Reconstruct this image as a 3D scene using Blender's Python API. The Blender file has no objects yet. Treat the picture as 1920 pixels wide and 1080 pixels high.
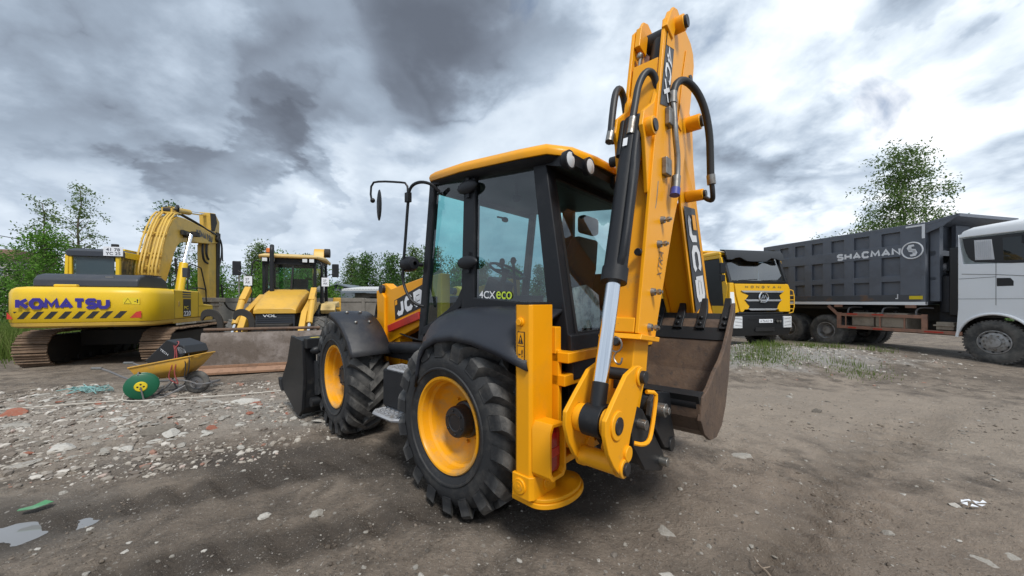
import bpy, bmesh, math, random
import numpy as np
from mathutils import Vector, Matrix, noise
random.seed(7)
rnd = random.uniform
S = bpy.context.scene
COL = S.collection
R = math.radians

# ---------------------------------------------------------------- objects
def tag(o, label, cat, group=None, kind=None):
    if label: o['label'] = label
    if cat: o['category'] = cat
    if group: o['group'] = group
    if kind: o['kind'] = kind
    return o

def empty(name, loc, rz=0.0, tilt=0.0):
    o = bpy.data.objects.new(name, None)
    o.empty_display_size = 0.2
    COL.objects.link(o)
    o.location = loc
    o.rotation_euler = (tilt, 0, rz)
    return o

def kids(o):
    return [c for c in bpy.data.objects if c.parent == o]

def copy_tree(o, parent=None):
    c = o.copy()
    COL.objects.link(c)
    c.parent = parent
    for ch in kids(o):
        if ch is not c:
            copy_tree(ch, c)
    return c

def sstep(a, b, x):
    t = max(0.0, min(1.0, (x - a) / (b - a))); return t * t * (3 - 2 * t)

class MB:
    def __init__(s):
        s.v = []; s.f = []
    def add(s, vs, fs):
        n = len(s.v)
        s.v += [tuple(p) for p in vs]
        s.f += [tuple(i + n for i in f) for f in fs]
        return s
    def box(s, c, d, rot=None):
        x, y, z = d[0] / 2, d[1] / 2, d[2] / 2
        vs = [Vector((a * x, b * y, e * z)) for a in (-1, 1) for b in (-1, 1) for e in (-1, 1)]
        if rot is not None:
            vs = [rot @ p for p in vs]
        vs = [p + Vector(c) for p in vs]
        return s.add(vs, [(0, 1, 3, 2), (4, 6, 7, 5), (0, 4, 5, 1), (2, 3, 7, 6), (0, 2, 6, 4), (1, 5, 7, 3)])
    def bx(s, x0, x1, y0, y1, z0, z1):
        return s.box(((x0 + x1) / 2, (y0 + y1) / 2, (z0 + z1) / 2), (abs(x1 - x0), abs(y1 - y0), abs(z1 - z0)))
    def prism(s, pts, axis, a, b):
        """outline extruded along axis ('x','y','z') from a to b; outline in the other two axes in xyz order"""
        def m(p, t):
            if axis == 'x': return (t, p[0], p[1])
            if axis == 'y': return (p[0], t, p[1])
            return (p[0], p[1], t)
        n = len(pts)
        vs = [m(p, a) for p in pts] + [m(p, b) for p in pts]
        fs = [tuple(range(n)), tuple(range(2 * n - 1, n - 1, -1))]
        fs += [(i, (i + 1) % n, n + (i + 1) % n, n + i) for i in range(n)]
        return s.add(vs, fs)
    def bar(s, p0, p1, w, h, up=(0, 0, 1)):
        p0 = Vector(p0); p1 = Vector(p1); d = (p1 - p0)
        L = d.length; d.normalize()
        u = Vector(up)
        if abs(d.dot(u)) > .98: u = Vector((1, 0, 0))
        a = d.cross(u).normalized(); b = a.cross(d)
        m = Matrix((d, a, b)).transposed()
        return s.box((p0 + p1) / 2, (L, w, h), m)
    def tube(s, pts, r, seg=8, smooth=0, caps=True):
        P = [Vector(p) for p in pts]
        for _ in range(smooth):
            Q = [P[0]]
            for i in range(len(P) - 1):
                Q += [P[i] * .75 + P[i + 1] * .25, P[i] * .25 + P[i + 1] * .75]
            P = Q + [P[-1]]
        rs = r if isinstance(r, (list, tuple)) else None
        n = len(P); vs = []; fs = []
        t = (P[1] - P[0]).normalized()
        a = t.orthogonal().normalized()
        for i, p in enumerate(P):
            if i == 0: tt = P[1] - P[0]
            elif i == n - 1: tt = P[-1] - P[-2]
            else: tt = (P[i + 1] - P[i]).normalized() + (P[i] - P[i - 1]).normalized()
            if tt.length < 1e-9: tt = t
            tt = tt.normalized()
            a = (a - tt * a.dot(tt))
            a = a.normalized() if a.length > 1e-6 else tt.orthogonal().normalized()
            b = tt.cross(a)
            rr = r if rs is None else rs[0] + (rs[-1] - rs[0]) * i / (n - 1) if len(rs) == 2 else rs[min(i, len(rs) - 1)]
            for k in range(seg):
                q = 2 * math.pi * k / seg
                vs.append(p + (a * math.cos(q) + b * math.sin(q)) * rr)
        for i in range(n - 1):
            for k in range(seg):
                k2 = (k + 1) % seg
                fs.append((i * seg + k, i * seg + k2, (i + 1) * seg + k2, (i + 1) * seg + k))
        if caps:
            fs.append(tuple(range(seg - 1, -1, -1)))
            fs.append(tuple((n - 1) * seg + k for k in range(seg)))
        return s.add(vs, fs)
    def cyl(s, p0, p1, r0, r1=None, seg=20):
        if r1 is None: r1 = r0
        return s.tube([p0, p1], [r0, r1], seg)
    def lathe(s, prof, c, axis='y', seg=40, closed=False):
        """prof: (radius, along)"""
        n = len(prof); vs = []; fs = []
        for k in range(seg):
            q = 2 * math.pi * k / seg
            for r, h in prof:
                x, z = r * math.cos(q), r * math.sin(q)
                if axis == 'y': p = (x, h, z)
                elif axis == 'z': p = (x, z, h)
                else: p = (h, x, z)
                vs.append((p[0] + c[0], p[1] + c[1], p[2] + c[2]))
        for k in range(seg):
            k2 = (k + 1) % seg
            for i in range(n if closed else n - 1):
                j = (i + 1) % n
                fs.append((k * n + i, k * n + j, k2 * n + j, k2 * n + i))
        return s.add(vs, fs)
    def loft(s, rings, closed=True, caps=True):
        n = len(rings[0]); vs = [p for r in rings for p in r]; fs = []
        for i in range(len(rings) - 1):
            for k in range(n if closed else n - 1):
                k2 = (k + 1) % n
                fs.append((i * n + k, i * n + k2, (i + 1) * n + k2, (i + 1) * n + k))
        if caps and closed:
            fs.append(tuple(range(n - 1, -1, -1)))
            fs.append(tuple((len(rings) - 1) * n + k for k in range(n)))
        return s.add(vs, fs)
    def ell(s, c, r, seg=14, rings=8):
        vs = []; fs = []
        for i in range(rings + 1):
            a = math.pi * i / rings
            for k in range(seg):
                q = 2 * math.pi * k / seg
                vs.append((c[0] + r[0] * math.sin(a) * math.cos(q), c[1] + r[1] * math.sin(a) * math.sin(q), c[2] + r[2] * math.cos(a)))
        for i in range(rings):
            for k in range(seg):
                k2 = (k + 1) % seg
                fs.append((i * seg + k, i * seg + k2, (i + 1) * seg + k2, (i + 1) * seg + k))
        return s.add(vs, fs)
    def build(s, name, mat, parent=None, bev=0.0, sm=40, solid=0.0, loc=None, merge=False, bseg=2):
        me = bpy.data.meshes.new(name)
        bm = bmesh.new()
        vv = [bm.verts.new(p) for p in s.v]
        for f in s.f:
            if len(set(f)) < 3: continue
            try: bm.faces.new([vv[i] for i in f])
            except ValueError: pass
        bmesh.ops.remove_doubles(bm, verts=bm.verts, dist=1e-5) if merge else None
        bmesh.ops.recalc_face_normals(bm, faces=bm.faces)
        bm.to_mesh(me); bm.free()
        me.materials.append(mat)
        o = bpy.data.objects.new(name, me)
        COL.objects.link(o)
        if parent is not None: o.parent = parent
        if loc is not None: o.location = loc
        if sm:
            me.polygons.foreach_set('use_smooth', [True] * len(me.polygons))
            me.set_sharp_from_angle(angle=R(sm))
        if solid:
            m = o.modifiers.new('solid', 'SOLIDIFY'); m.thickness = abs(solid); m.offset = -1 if solid > 0 else 1
        if bev:
            m = o.modifiers.new('bevel', 'BEVEL'); m.width = bev; m.segments = bseg; m.limit_method = 'ANGLE'; m.angle_limit = R(35)
            m.harden_normals = True
        return o

def pins(name, mt, parent, lst, bev=.004):
    """one object per pin or boss: (start, end, radius)"""
    for a, b, r in lst: MB().cyl(a, b, r).build(name, mt, parent, bev=bev)

def mirror_y(pts):
    return [(p[0], -p[1], p[2]) for p in pts]

def text_mesh(name, body, mat, parent, o, xd, yd, w, h, bold=0.0, shear=0.0, depth=0.002, align='C'):
    """lettering laid on a surface: o = centre point, xd/yd = reading and up directions, fitted to w x h metres"""
    cu = bpy.data.curves.new(name, 'FONT')
    cu.body = body; cu.size = 1.0; cu.offset = bold; cu.shear = shear; cu.extrude = 0.0; cu.resolution_u = 4
    tmp = bpy.data.objects.new('tmp', cu)
    COL.objects.link(tmp)
    dg = bpy.context.evaluated_depsgraph_get()
    me = bpy.data.meshes.new_from_object(tmp.evaluated_get(dg))
    bpy.data.objects.remove(tmp)
    bpy.data.curves.remove(cu)
    n = len(me.vertices)
    co = np.empty(n * 3); me.vertices.foreach_get('co', co); co = co.reshape(-1, 3)
    mn = co.min(0); mx = co.max(0)
    co = (co - (mn + mx) / 2) / np.maximum(mx - mn, 1e-6)
    X = Vector(xd).normalized(); Y = Vector(yd); Y = (Y - X * Y.dot(X)).normalized(); Z = X.cross(Y)
    A = np.array([X[:], Y[:], Z[:]])
    pts = np.array(o)[None, :] + co[:, :1] * w * A[0] + co[:, 1:2] * h * A[1] + depth * A[2]
    me.vertices.foreach_set('co', pts.ravel())
    me.materials.clear(); me.materials.append(mat)
    me.name = name
    ob = bpy.data.objects.new(name, me)
    COL.objects.link(ob); ob.parent = parent
    return ob

GLYPH = {
 'K': (1.0, [[(0, 0), (0, 1)], [(.02, .48), (.95, 1.0)], [(.25, .6), (1.0, 0)]]), 'O': (1.05, [[(0, .3), (0, .7), (.25, 1), (.75, 1), (1, .7), (1, .3), (.75, 0), (.25, 0), (0, .3)]]),
 'M': (1.25, [[(0, 0), (.08, 1), (.5, .25), (.92, 1), (1, 0)]]), 'A': (1.1, [[(0, 0), (.5, 1), (1, 0)], [(.25, .28), (.75, .28)]]), 'T': (.95, [[(0, 1), (1, 1)], [(.5, 1), (.5, 0)]]),
 'S': (.9, [[(1, .84), (.8, 1), (.2, 1), (0, .85), (0, .65), (.2, .52), (.8, .48), (1, .35), (1, .15), (.8, 0), (.2, 0), (0, .16)]]), 'U': (1.0, [[(0, 1), (0, .25), (.25, 0), (.75, 0), (1, .25), (1, 1)]]),
 'H': (1.0, [[(0, 0), (0, 1)], [(1, 0), (1, 1)], [(0, .5), (1, .5)]]), 'C': (.95, [[(1, .8), (.78, 1), (.22, 1), (0, .75), (0, .25), (.22, 0), (.78, 0), (1, .2)]]), 'N': (1.0, [[(0, 0), (0, 1), (1, 0), (1, 1)]]),
 'J': (.85, [[(1, 1), (1, .22), (.78, 0), (.22, 0), (0, .22)]]), 'B': (.95, [[(0, 0), (0, 1), (.8, 1), (1, .86), (1, .64), (.8, .5), (.05, .5)], [(.8, .5), (1, .36), (1, .14), (.8, 0), (0, 0)]]), 'G': (1.0, [[(1, .8), (.78, 1), (.22, 1), (0, .75), (0, .25), (.22, 0), (.78, 0), (1, .2), (1, .45), (.6, .45)]]), '4': (1.0, [[(.75, 0), (.75, 1), (0, .32), (1, .32)]]), 'X': (1.0, [[(0, 0), (1, 1)], [(0, 1), (1, 0)]]), 'Y': (1.0, [[(0, 1), (.5, .45), (1, 1)], [(.5, .45), (.5, 0)]])}
def block_text(name, word, mat, parent, o, xd, yd, w, h, stroke=.2, gap=.35, shear=0.0):
    """heavy block lettering built from mitred strokes; stroke = thickness as a part of the height"""
    X = Vector(xd).normalized(); Y = Vector(yd); Y = (Y - X * Y.dot(X)).normalized(); Z = X.cross(Y); O = Vector(o)
    tot = sum(GLYPH[c][0] for c in word) + gap * (len(word) - 1) + stroke
    ux = w / tot; th = stroke * h / 2; x = stroke / 2 * ux; m = MB(); lift = 0
    for c in word:
        gw, strokes = GLYPH[c]
        for st in strokes:
            P = [Vector((x + p[0] * gw * ux, th + p[1] * (h - 2 * th))) for p in st]
            closed = (P[0] - P[-1]).length < 1e-6
            if closed: P = P[:-1]
            n = len(P); Lf = []; Rt = []
            for i in range(n):
                a = P[i] - P[i - 1] if (i > 0 or closed) else None; b = P[(i + 1) % n] - P[i] if (i < n - 1 or closed) else None
                if a is None: a = b
                if b is None: b = a
                a = a.normalized(); b = b.normalized(); t = (a + b).normalized() if (a + b).length > 1e-6 else a
                nn = Vector((-t.y, t.x)); k = th / max(.72, nn.dot(Vector((-a.y, a.x))))
                p = P[i].copy()
                if not closed and i == 0: p -= a * th * .0
                Lf.append(p + nn * k); Rt.append(p - nn * k)
            def w3(p): return O + X * (p.x - w / 2 + shear * (p.y - h / 2)) + Y * (p.y - h / 2) + Z * (.002 + lift)
            vs = [w3(p) for p in Lf] + [w3(p) for p in Rt]
            m.add(vs, [(i, (i + 1) % n, n + (i + 1) % n, n + i) for i in range(n if closed else n - 1)])
            lift += .0006
        x += (gw + gap) * ux
    return m.build(name, mat, parent, sm=0)

def plate(name, pts, mat, parent, push=0.0):
    """thin flat sticker polygon given as 3d points"""
    P = [Vector(p) for p in pts]
    nrm = (P[1] - P[0]).cross(P[2] - P[1]).normalized()
    m = MB(); m.add([p + nrm * push for p in P], [tuple(range(len(P)))])
    return m.build(name, mat, parent, sm=0)

# ---------------------------------------------------------------- materials
def newmat(name):
    m = bpy.data.materials.new(name); m.use_nodes = True
    nt = m.node_tree
    for n in list(nt.nodes): nt.nodes.remove(n)
    out = nt.nodes.new('ShaderNodeOutputMaterial')
    return m, nt, out

def N(nt, typ, **kw):
    n = nt.nodes.new(typ)
    for k, v in kw.items():
        if k in n.inputs: n.inputs[k].default_value = v
        else: setattr(n, k, v)
    return n

def noise_tex(nt, vec, scale, detail=6, rough=.6, dist=0.0):
    t = N(nt, 'ShaderNodeTexNoise'); t.inputs['Scale'].default_value = scale; t.inputs['Detail'].default_value = detail
    t.inputs['Roughness'].default_value = rough; t.inputs['Distortion'].default_value = dist
    if vec is not None: nt.links.new(vec, t.inputs['Vector'])
    return t.outputs['Fac']

def ramp(nt, fac, stops):
    r = N(nt, 'ShaderNodeValToRGB')
    el = r.color_ramp.elements
    while len(el) < len(stops): el.new(.5)
    for e, (p, c) in zip(el, stops):
        e.position = p
        e.color = (c, c, c, 1) if isinstance(c, (int, float)) else (*c, 1)
    nt.links.new(fac, r.inputs['Fac'])
    return r.outputs['Color']

def mixc(nt, fac, a, b, mode='MIX'):
    m = N(nt, 'ShaderNodeMix'); m.data_type = 'RGBA'; m.blend_type = mode
    for i, v in ((0, fac), (6, a), (7, b)):
        if hasattr(v, 'is_linked') or isinstance(v, bpy.types.NodeSocket): nt.links.new(v, m.inputs[i])
        elif i == 0: m.inputs[0].default_value = v
        else: m.inputs[i].default_value = (*v, 1) if len(v) == 3 else v
    return m.outputs[2]

def mth(nt, op, a, b=None, clamp=False):
    m = N(nt, 'ShaderNodeMath', operation=op); m.use_clamp = clamp
    for i, v in enumerate((a, b)):
        if v is None: continue
        if isinstance(v, bpy.types.NodeSocket): nt.links.new(v, m.inputs[i])
        else: m.inputs[i].default_value = v
    return m.outputs[0]

def mat(name, col, rough=.5, metal=0.0, wear=None, wear2=None, bump=None, coat=0.0, spec=.5, varr=.15):
    """wear = (scale, colour, lo, hi) dirt or rust laid over by noise; bump = (scale, strength)"""
    m, nt, out = newmat(name)
    b = N(nt, 'ShaderNodeBsdfPrincipled')
    tc = N(nt, 'ShaderNodeTexCoord').outputs['Object']
    c = (*col, 1)
    b.inputs['Base Color'].default_value = c
    b.inputs['Roughness'].default_value = rough; b.inputs['Metallic'].default_value = metal
    b.inputs['Coat Weight'].default_value = coat; b.inputs['Specular IOR Level'].default_value = spec
    b.inputs['Coat Roughness'].default_value = .15
    cs = None
    if varr:
        f = noise_tex(nt, tc, 3.5, 5)
        cs = mixc(nt, f, tuple(x * (1 - varr) for x in col), tuple(min(1, x * (1 + varr)) for x in col))
    for w in (wear, wear2):
        if w:
            f = ramp(nt, noise_tex(nt, tc, w[0], 8, .68), [(w[2], 0.0), (w[3], 1.0)])
            cs = mixc(nt, f, cs if cs is not None else col, w[1])
            rr = mth(nt, 'MULTIPLY_ADD', f, .25); rr.node.inputs[2].default_value = rough
            nt.links.new(rr, b.inputs['Roughness'])
    if cs is not None: nt.links.new(cs, b.inputs['Base Color'])
    if bump:
        bp = N(nt, 'ShaderNodeBump'); bp.inputs['Strength'].default_value = bump[1]; bp.inputs['Distance'].default_value = .02
        nt.links.new(noise_tex(nt, tc, bump[0], 6), bp.inputs['Height'])
        nt.links.new(bp.outputs['Normal'], b.inputs['Normal'])
    nt.links.new(b.outputs[0], out.inputs[0])
    return m

def glass(name, tint, refl=1.0, dirt=0.0):
    m, nt, out = newmat(name)
    tr = N(nt, 'ShaderNodeBsdfTransparent'); tr.inputs[0].default_value = (*tint, 1)
    gl = N(nt, 'ShaderNodeBsdfGlossy'); gl.inputs['Roughness'].default_value = .015
    lw = N(nt, 'ShaderNodeLayerWeight'); lw.inputs[0].default_value = .5
    f = mth(nt, 'MULTIPLY', mth(nt, 'ADD', mth(nt, 'MULTIPLY', mth(nt, 'POWER', lw.outputs['Facing'], 4.0), .9), .045), refl, True)
    mx = N(nt, 'ShaderNodeMixShader')
    nt.links.new(f, mx.inputs[0]); nt.links.new(tr.outputs[0], mx.inputs[1]); nt.links.new(gl.outputs[0], mx.inputs[2])
    last = mx.outputs[0]
    if dirt:
        tc = N(nt, 'ShaderNodeTexCoord').outputs['Object']
        d = N(nt, 'ShaderNodeBsdfDiffuse'); d.inputs[0].default_value = (.32, .34, .33, 1)
        k = mth(nt, 'MULTIPLY', ramp(nt, noise_tex(nt, tc, 3, 6), [(.35, 0.2), (.7, 1.0)]), dirt)
        m2 = N(nt, 'ShaderNodeMixShader')
        nt.links.new(k, m2.inputs[0]); nt.links.new(last, m2.inputs[1]); nt.links.new(d.outputs[0], m2.inputs[2])
        last = m2.outputs[0]
    nt.links.new(last, out.inputs[0])
    return m

def leafmat(name, c1, c2, c3):
    m, nt, out = newmat(name)
    tc = N(nt, 'ShaderNodeTexCoord').outputs['Object']
    g = N(nt, 'ShaderNodeNewGeometry')
    f = noise_tex(nt, tc, 1.3, 4)
    f = mth(nt, 'ADD', mth(nt, 'MULTIPLY', f, .75), mth(nt, 'MULTIPLY', g.outputs['Random Per Island'], .3))
    c = ramp(nt, f, [(.3, c1), (.55, c2), (.8, c3)])
    d = N(nt, 'ShaderNodeBsdfDiffuse'); t = N(nt, 'ShaderNodeBsdfTranslucent')
    nt.links.new(c, d.inputs[0]); nt.links.new(c, t.inputs[0])
    mx = N(nt, 'ShaderNodeMixShader'); mx.inputs[0].default_value = .45
    nt.links.new(d.outputs[0], mx.inputs[1]); nt.links.new(t.outputs[0], mx.inputs[2])
    nt.links.new(mx.outputs[0], out.inputs[0])
    return m

DUST = (.20, .17, .135)
M = {}
M['yellow'] = mat('loader yellow paint', (.82, .345, .004), .40, wear=(1.8, (.58, .29, .035), .56, .92), wear2=(34, (.30, .18, .06), .70, .79), coat=.08, spec=.3, varr=.06)
M['yellow_worn'] = mat('scuffed yellow paint', (.78, .335, .006), .46, spec=.3, wear=(5, (.36, .22, .08), .58, .8), wear2=(26, (.10, .075, .06), .67, .75), varr=.08)
M['black'] = mat('black painted steel', (.011, .012, .014), .45, wear=(4, (.06, .055, .05), .55, .9), spec=.35)
M['plastic'] = mat('black moulded plastic', (.012, .0135, .017), .5, wear=(3, (.045, .045, .046), .55, .9), bump=(260, .12), spec=.3)
M['fender'] = mat('charcoal mudguard plastic', (.020, .023, .031), .46, wear=(2.2, (.080, .076, .072), .48, .85), wear2=(30, (.10, .095, .09), .68, .8), spec=.35, bump=(240, .15))
M['tyre'] = mat('tyre rubber', (.017, .018, .020), .7, wear=(5, (.085, .078, .07), .50, .80), bump=(90, .25))
def lug_tyre():
    m, nt, out = newmat('lugged tyre rubber')
    b = N(nt, 'ShaderNodeBsdfPrincipled'); tc = N(nt, 'ShaderNodeTexCoord').outputs['Object']
    sp = N(nt, 'ShaderNodeSeparateXYZ'); nt.links.new(tc, sp.inputs[0])
    r = mth(nt, 'SQRT', mth(nt, 'ADD', mth(nt, 'MULTIPLY', sp.outputs[0], sp.outputs[0]), mth(nt, 'MULTIPLY', sp.outputs[2], sp.outputs[2])))
    worn = mth(nt, 'MULTIPLY', ramp(nt, r, [(.60, 0.0), (.69, 1.0)]), ramp(nt, noise_tex(nt, tc, 9, 7, .7), [(.36, .15), (.62, .85)]))
    c = mixc(nt, ramp(nt, noise_tex(nt, tc, 5, 8, .68), [(.50, 0.0), (.80, .8)]), (.017, .018, .020), (.095, .088, .078))
    nt.links.new(mixc(nt, worn, c, (.165, .158, .147)), b.inputs['Base Color'])
    b.inputs['Roughness'].default_value = .68
    bp = N(nt, 'ShaderNodeBump'); bp.inputs['Strength'].default_value = .3; bp.inputs['Distance'].default_value = .01
    nt.links.new(noise_tex(nt, tc, 80, 5), bp.inputs['Height']); nt.links.new(bp.outputs[0], b.inputs['Normal'])
    nt.links.new(b.outputs[0], out.inputs[0]); return m
M['tyre'] = lug_tyre()
M['tyre_dusty'] = mat('dusty tyre rubber', (.050, .050, .049), .8, wear=(4, (.17, .16, .145), .40, .7), bump=(60, .3))
M['rim'] = mat('yellow wheel rim paint', (.78, .335, .008), .42, wear=(3.6, (.38, .27, .14), .47, .74), wear2=(22, (.22, .16, .10), .66, .78), coat=.06, spec=.3, varr=.06)
M['hub'] = mat('black hub casting', (.016, .016, .018), .45, wear=(14, (.12, .11, .10), .62, .8))
M['steel'] = mat('bare steel pin', (.28, .27, .25), .38, .85, wear=(20, (.12, .09, .07), .5, .8))
M['chrome'] = mat('chromed ram rod', (.82, .83, .85), .12, 1.0, varr=.02)
M['grey'] = mat('light grey step plastic', (.30, .31, .33), .55, wear=(8, DUST, .5, .8))
M['rust'] = mat('rusty bucket steel', (.085, .052, .036), .7, wear=(3.5, (.20, .115, .065), .45, .75), wear2=(14, (.05, .042, .038), .55, .8), bump=(30, .3))
M['bucket'] = mat('worn brown bucket steel', (.080, .052, .037), .55, wear=(4, (.15, .095, .06), .45, .75), wear2=(18, (.03, .028, .027), .55, .75), bump=(26, .25))
M['blade'] = mat('grey brown blade steel', (.115, .088, .070), .65, wear=(2.2, (.22, .185, .165), .48, .7), wear2=(7, (.06, .045, .036), .55, .75), bump=(20, .35))
M['edge'] = mat('rust orange cutting edge', (.27, .15, .09), .65, wear=(6, (.13, .08, .055), .5, .75), bump=(30, .3))
M['hose'] = mat('rubber hydraulic hose', (.013, .013, .014), .5)
M['white'] = mat('white decal vinyl', (.74, .75, .77), .45, varr=.03)
M['red'] = mat('red decal vinyl', (.50, .035, .02), .4, wear=(9, (.25, .03, .02), .5, .8))
M['redlens'] = mat('red lamp lens', (.30, .010, .010), .15, coat=.6)
M['lamp'] = mat('clear lamp glass', (.60, .62, .64), .12, coat=.6, varr=.25)
M['decalgrey'] = mat('dark grey decal vinyl', (.055, .058, .065), .5, varr=.04)
M['lime'] = mat('lime green decal vinyl', (.52, .68, .04), .5, varr=.02)
M['blue'] = mat('blue plastic cap', (.045, .06, .30), .45)
M['glass'] = glass('blue green tinted cab glass', (.62, .82, .81), 1.5, .02)
M['glassside'] = glass('smoked side glass', (.44, .55, .58), 2.4, .015)
M['glassdoor'] = glass('turquoise door glass', (.50, .80, .80), 1.6, .02)
M['glassdark'] = glass('dark cab glass', (.42, .50, .50), 1.3, .03)
M['screen'] = glass('truck windscreen', (.30, .36, .37), 4.5, .05)
M['glassrear'] = glass('light rear glass', (.76, .88, .87), 1.5, .02)
M['film'] = mat('crumpled clear seat film', (.55, .58, .58), .25, wear=(9, (.09, .10, .10), .42, .6), bump=(22, .9), coat=.4)
M['seat'] = mat('dark seat fabric', (.03, .032, .035), .8)
M['komatsu'] = mat('lemon yellow excavator paint', (.70, .455, .012), .42, wear=(1.5, (.48, .34, .06), .55, .9), wear2=(9, (.33, .25, .10), .66, .8), varr=.06)
M['boomyel'] = mat('faded yellow boom paint', (.58, .37, .06), .5, wear=(2.5, (.36, .25, .09), .5, .8), wear2=(12, (.15, .11, .07), .64, .78))
M['hood'] = mat('dark grey hood paint', (.030, .035, .046), .45, wear=(2, (.07, .07, .075), .55, .9))
M['logoblue'] = mat('dark blue lettering', (.030, .020, .22), .45, varr=.05)
M['decalblack'] = mat('black stripe vinyl', (.018, .017, .016), .5)
M['track'] = mat('rusty track shoe steel', (.13, .082, .05), .75, wear=(3, (.23, .155, .10), .42, .75), wear2=(11, (.045, .032, .026), .55, .75), bump=(30, .4))
M['undercar'] = mat('oily undercarriage steel', (.02, .018, .016), .75, wear=(3, (.06, .05, .04), .5, .8))
M['volvo'] = mat('ochre yellow machine paint', (.60, .345, .045), .42, wear=(2, (.42, .27, .08), .5, .85), wear2=(10, (.22, .15, .08), .65, .8))
M['volvopale'] = mat('pale yellow roof paint', (.60, .43, .17), .5)
M['truckgrey'] = mat('dark grey tipper paint', (.112, .125, .150), .5, wear=(2.0, (.075, .078, .085), .5, .85), wear2=(3.2, (.15, .085, .045), .655, .80))
M['truckgrey2'] = mat('rust streaked tipper rail paint', (.065, .07, .08), .6, wear=(1.6, (.20, .105, .05), .53, .70))
M['cabwhite'] = mat('white truck cab paint', (.80, .82, .84), .35, wear=(1.5, (.45, .47, .48), .58, .95), coat=.3, varr=.03)
M['trim'] = mat('black cab trim', (.012, .013, .015), .35)
M['hongyan'] = mat('bright yellow truck paint', (.72, .40, .008), .38, wear=(2, (.50, .33, .08), .6, .9), coat=.3, varr=.04)
M['silver'] = mat('silver grille trim', (.55, .56, .58), .3, .6)
M['truckrim'] = mat('dirty silver wheel rim', (.36, .355, .35), .5, .3, wear=(7, (.13, .11, .09), .45, .7))
M['railrust'] = mat('rust red side guard', (.32, .165, .11), .7, wear=(4, (.13, .10, .085), .45, .75))
M['tank'] = mat('dusty beige tank', (.30, .255, .20), .6, wear=(3, (.12, .095, .075), .45, .8))
M['curtain'] = mat('white cab curtain', (.55, .56, .58), .8)
M['concrete'] = mat('weathered concrete', (.19, .175, .155), .85, wear=(1.2, (.10, .092, .08), .45, .75), bump=(20, .4))
M['metalwall'] = mat('blue grey sheet metal', (.155, .185, .22), .55, wear=(.8, (.10, .11, .12), .5, .9))
M['roofwhite'] = mat('pale corrugated roofing', (.50, .51, .51), .6)
M['brick'] = mat('distant brown brick', (.23, .135, .105), .85)
M['panelhouse'] = mat('distant pale panels', (.36, .34, .32), .85)
M['stone'] = mat('pale broken stone', (.34, .32, .285), .85, wear=(9, (.19, .165, .135), .45, .75), bump=(40, .5))
M['stonedark'] = mat('muddy brown stone', (.17, .15, .125), .85, wear=(9, (.10, .085, .07), .45, .75), bump=(40, .5))
M['plaster'] = mat('white plaster rubble', (.46, .44, .40), .85, wear=(7, (.24, .20, .16), .5, .8), bump=(40, .5))
M['brickbit'] = mat('red brick fragment', (.30, .105, .065), .85, wear=(9, (.25, .19, .15), .5, .8), bump=(40, .5))
M['bark'] = mat('grey brown bark', (.12, .10, .08), .85, bump=(20, .5))
M['birchbark'] = mat('birch bark', (.33, .30, .26), .8, wear=(4, (.05, .045, .04), .55, .65))
M['leaf_birch'] = leafmat('birch leaves', (.065, .105, .035), (.125, .195, .06), (.20, .275, .095))
M['leaf_dark'] = leafmat('dark shrub leaves', (.038, .085, .026), (.08, .155, .045), (.14, .23, .07))
M['leaf_bright'] = leafmat('bright young leaves', (.055, .13, .022), (.11, .235, .04), (.18, .33, .065))
M['grass'] = leafmat('grass blades', (.07, .12, .025), (.14, .20, .05), (.23, .26, .10))
M['greenreel'] = mat('green drum plastic', (.008, .105, .050), .4, wear=(8, (.05, .09, .06), .6, .85))
M['yelhub'] = mat('yellow drum plastic', (.68, .52, .02), .4)
M['barrow'] = mat('orange yellow barrow tray', (.55, .30, .035), .5, wear=(4, (.22, .10, .05), .60, .72), wear2=(9, (.35, .22, .08), .5, .8))
M['tubegrey'] = mat('grey painted tube', (.12, .12, .125), .5, wear=(9, (.2, .17, .14), .5, .8))
M['cable'] = mat('beige cable', (.42, .39, .34), .6)
M['cablered'] = mat('dull red cable', (.28, .05, .05), .6)
M['plasticgreen'] = mat('green plastic shard', (.09, .26, .13), .45, wear=(6, (.25, .33, .26), .5, .8))
M['paper'] = mat('white litter', (.66, .68, .72), .8)
M['turquoise'] = mat('faded turquoise netting', (.16, .34, .33), .8, wear=(20, (.32, .36, .34), .45, .7))
M['twig'] = mat('dry twig', (.24, .19, .145), .9)
M['asphaltdark'] = mat('rubber mat', (.02, .02, .02), .8)
# ================================================================ camera, sky, sun
S.render.engine = 'CYCLES'
S.cycles.use_denoising = True
S.cycles.max_bounces = 8; S.cycles.transparent_max_bounces = 16
S.view_settings.view_transform = 'Standard'; S.view_settings.look = 'None'
S.view_settings.exposure = 1.1; S.view_settings.gamma = 1.0; S.view_settings.use_curve_mapping = False
cam = bpy.data.cameras.new('camera'); cam.sensor_width = 36; cam.lens = 680 / 1920 * 36
cam.shift_y = 25 / 1920
cam.clip_start = .05; cam.clip_end = 3000
camo = bpy.data.objects.new('camera', cam); COL.objects.link(camo)
camo.location = (0, 0, 1.65); camo.rotation_euler = (R(90), 0, 0)
S.camera = camo

SUN_EL, SUN_AZ = R(52), R(160)      # azimuth clockwise from +Y: behind the camera to the right
sun = bpy.data.lights.new('sun', 'SUN'); sun.energy = 1.5; sun.angle = R(14); sun.color = (1.0, .965, .91)
so = bpy.data.objects.new('sun', sun); COL.objects.link(so)
sd = Vector((math.sin(SUN_AZ) * math.cos(SUN_EL), math.cos(SUN_AZ) * math.cos(SUN_EL), math.sin(SUN_EL)))
so.rotation_euler = sd.to_track_quat('Z', 'Y').to_euler()
so.location = (10, -8, 30)
CLOUD = 0.64

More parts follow.
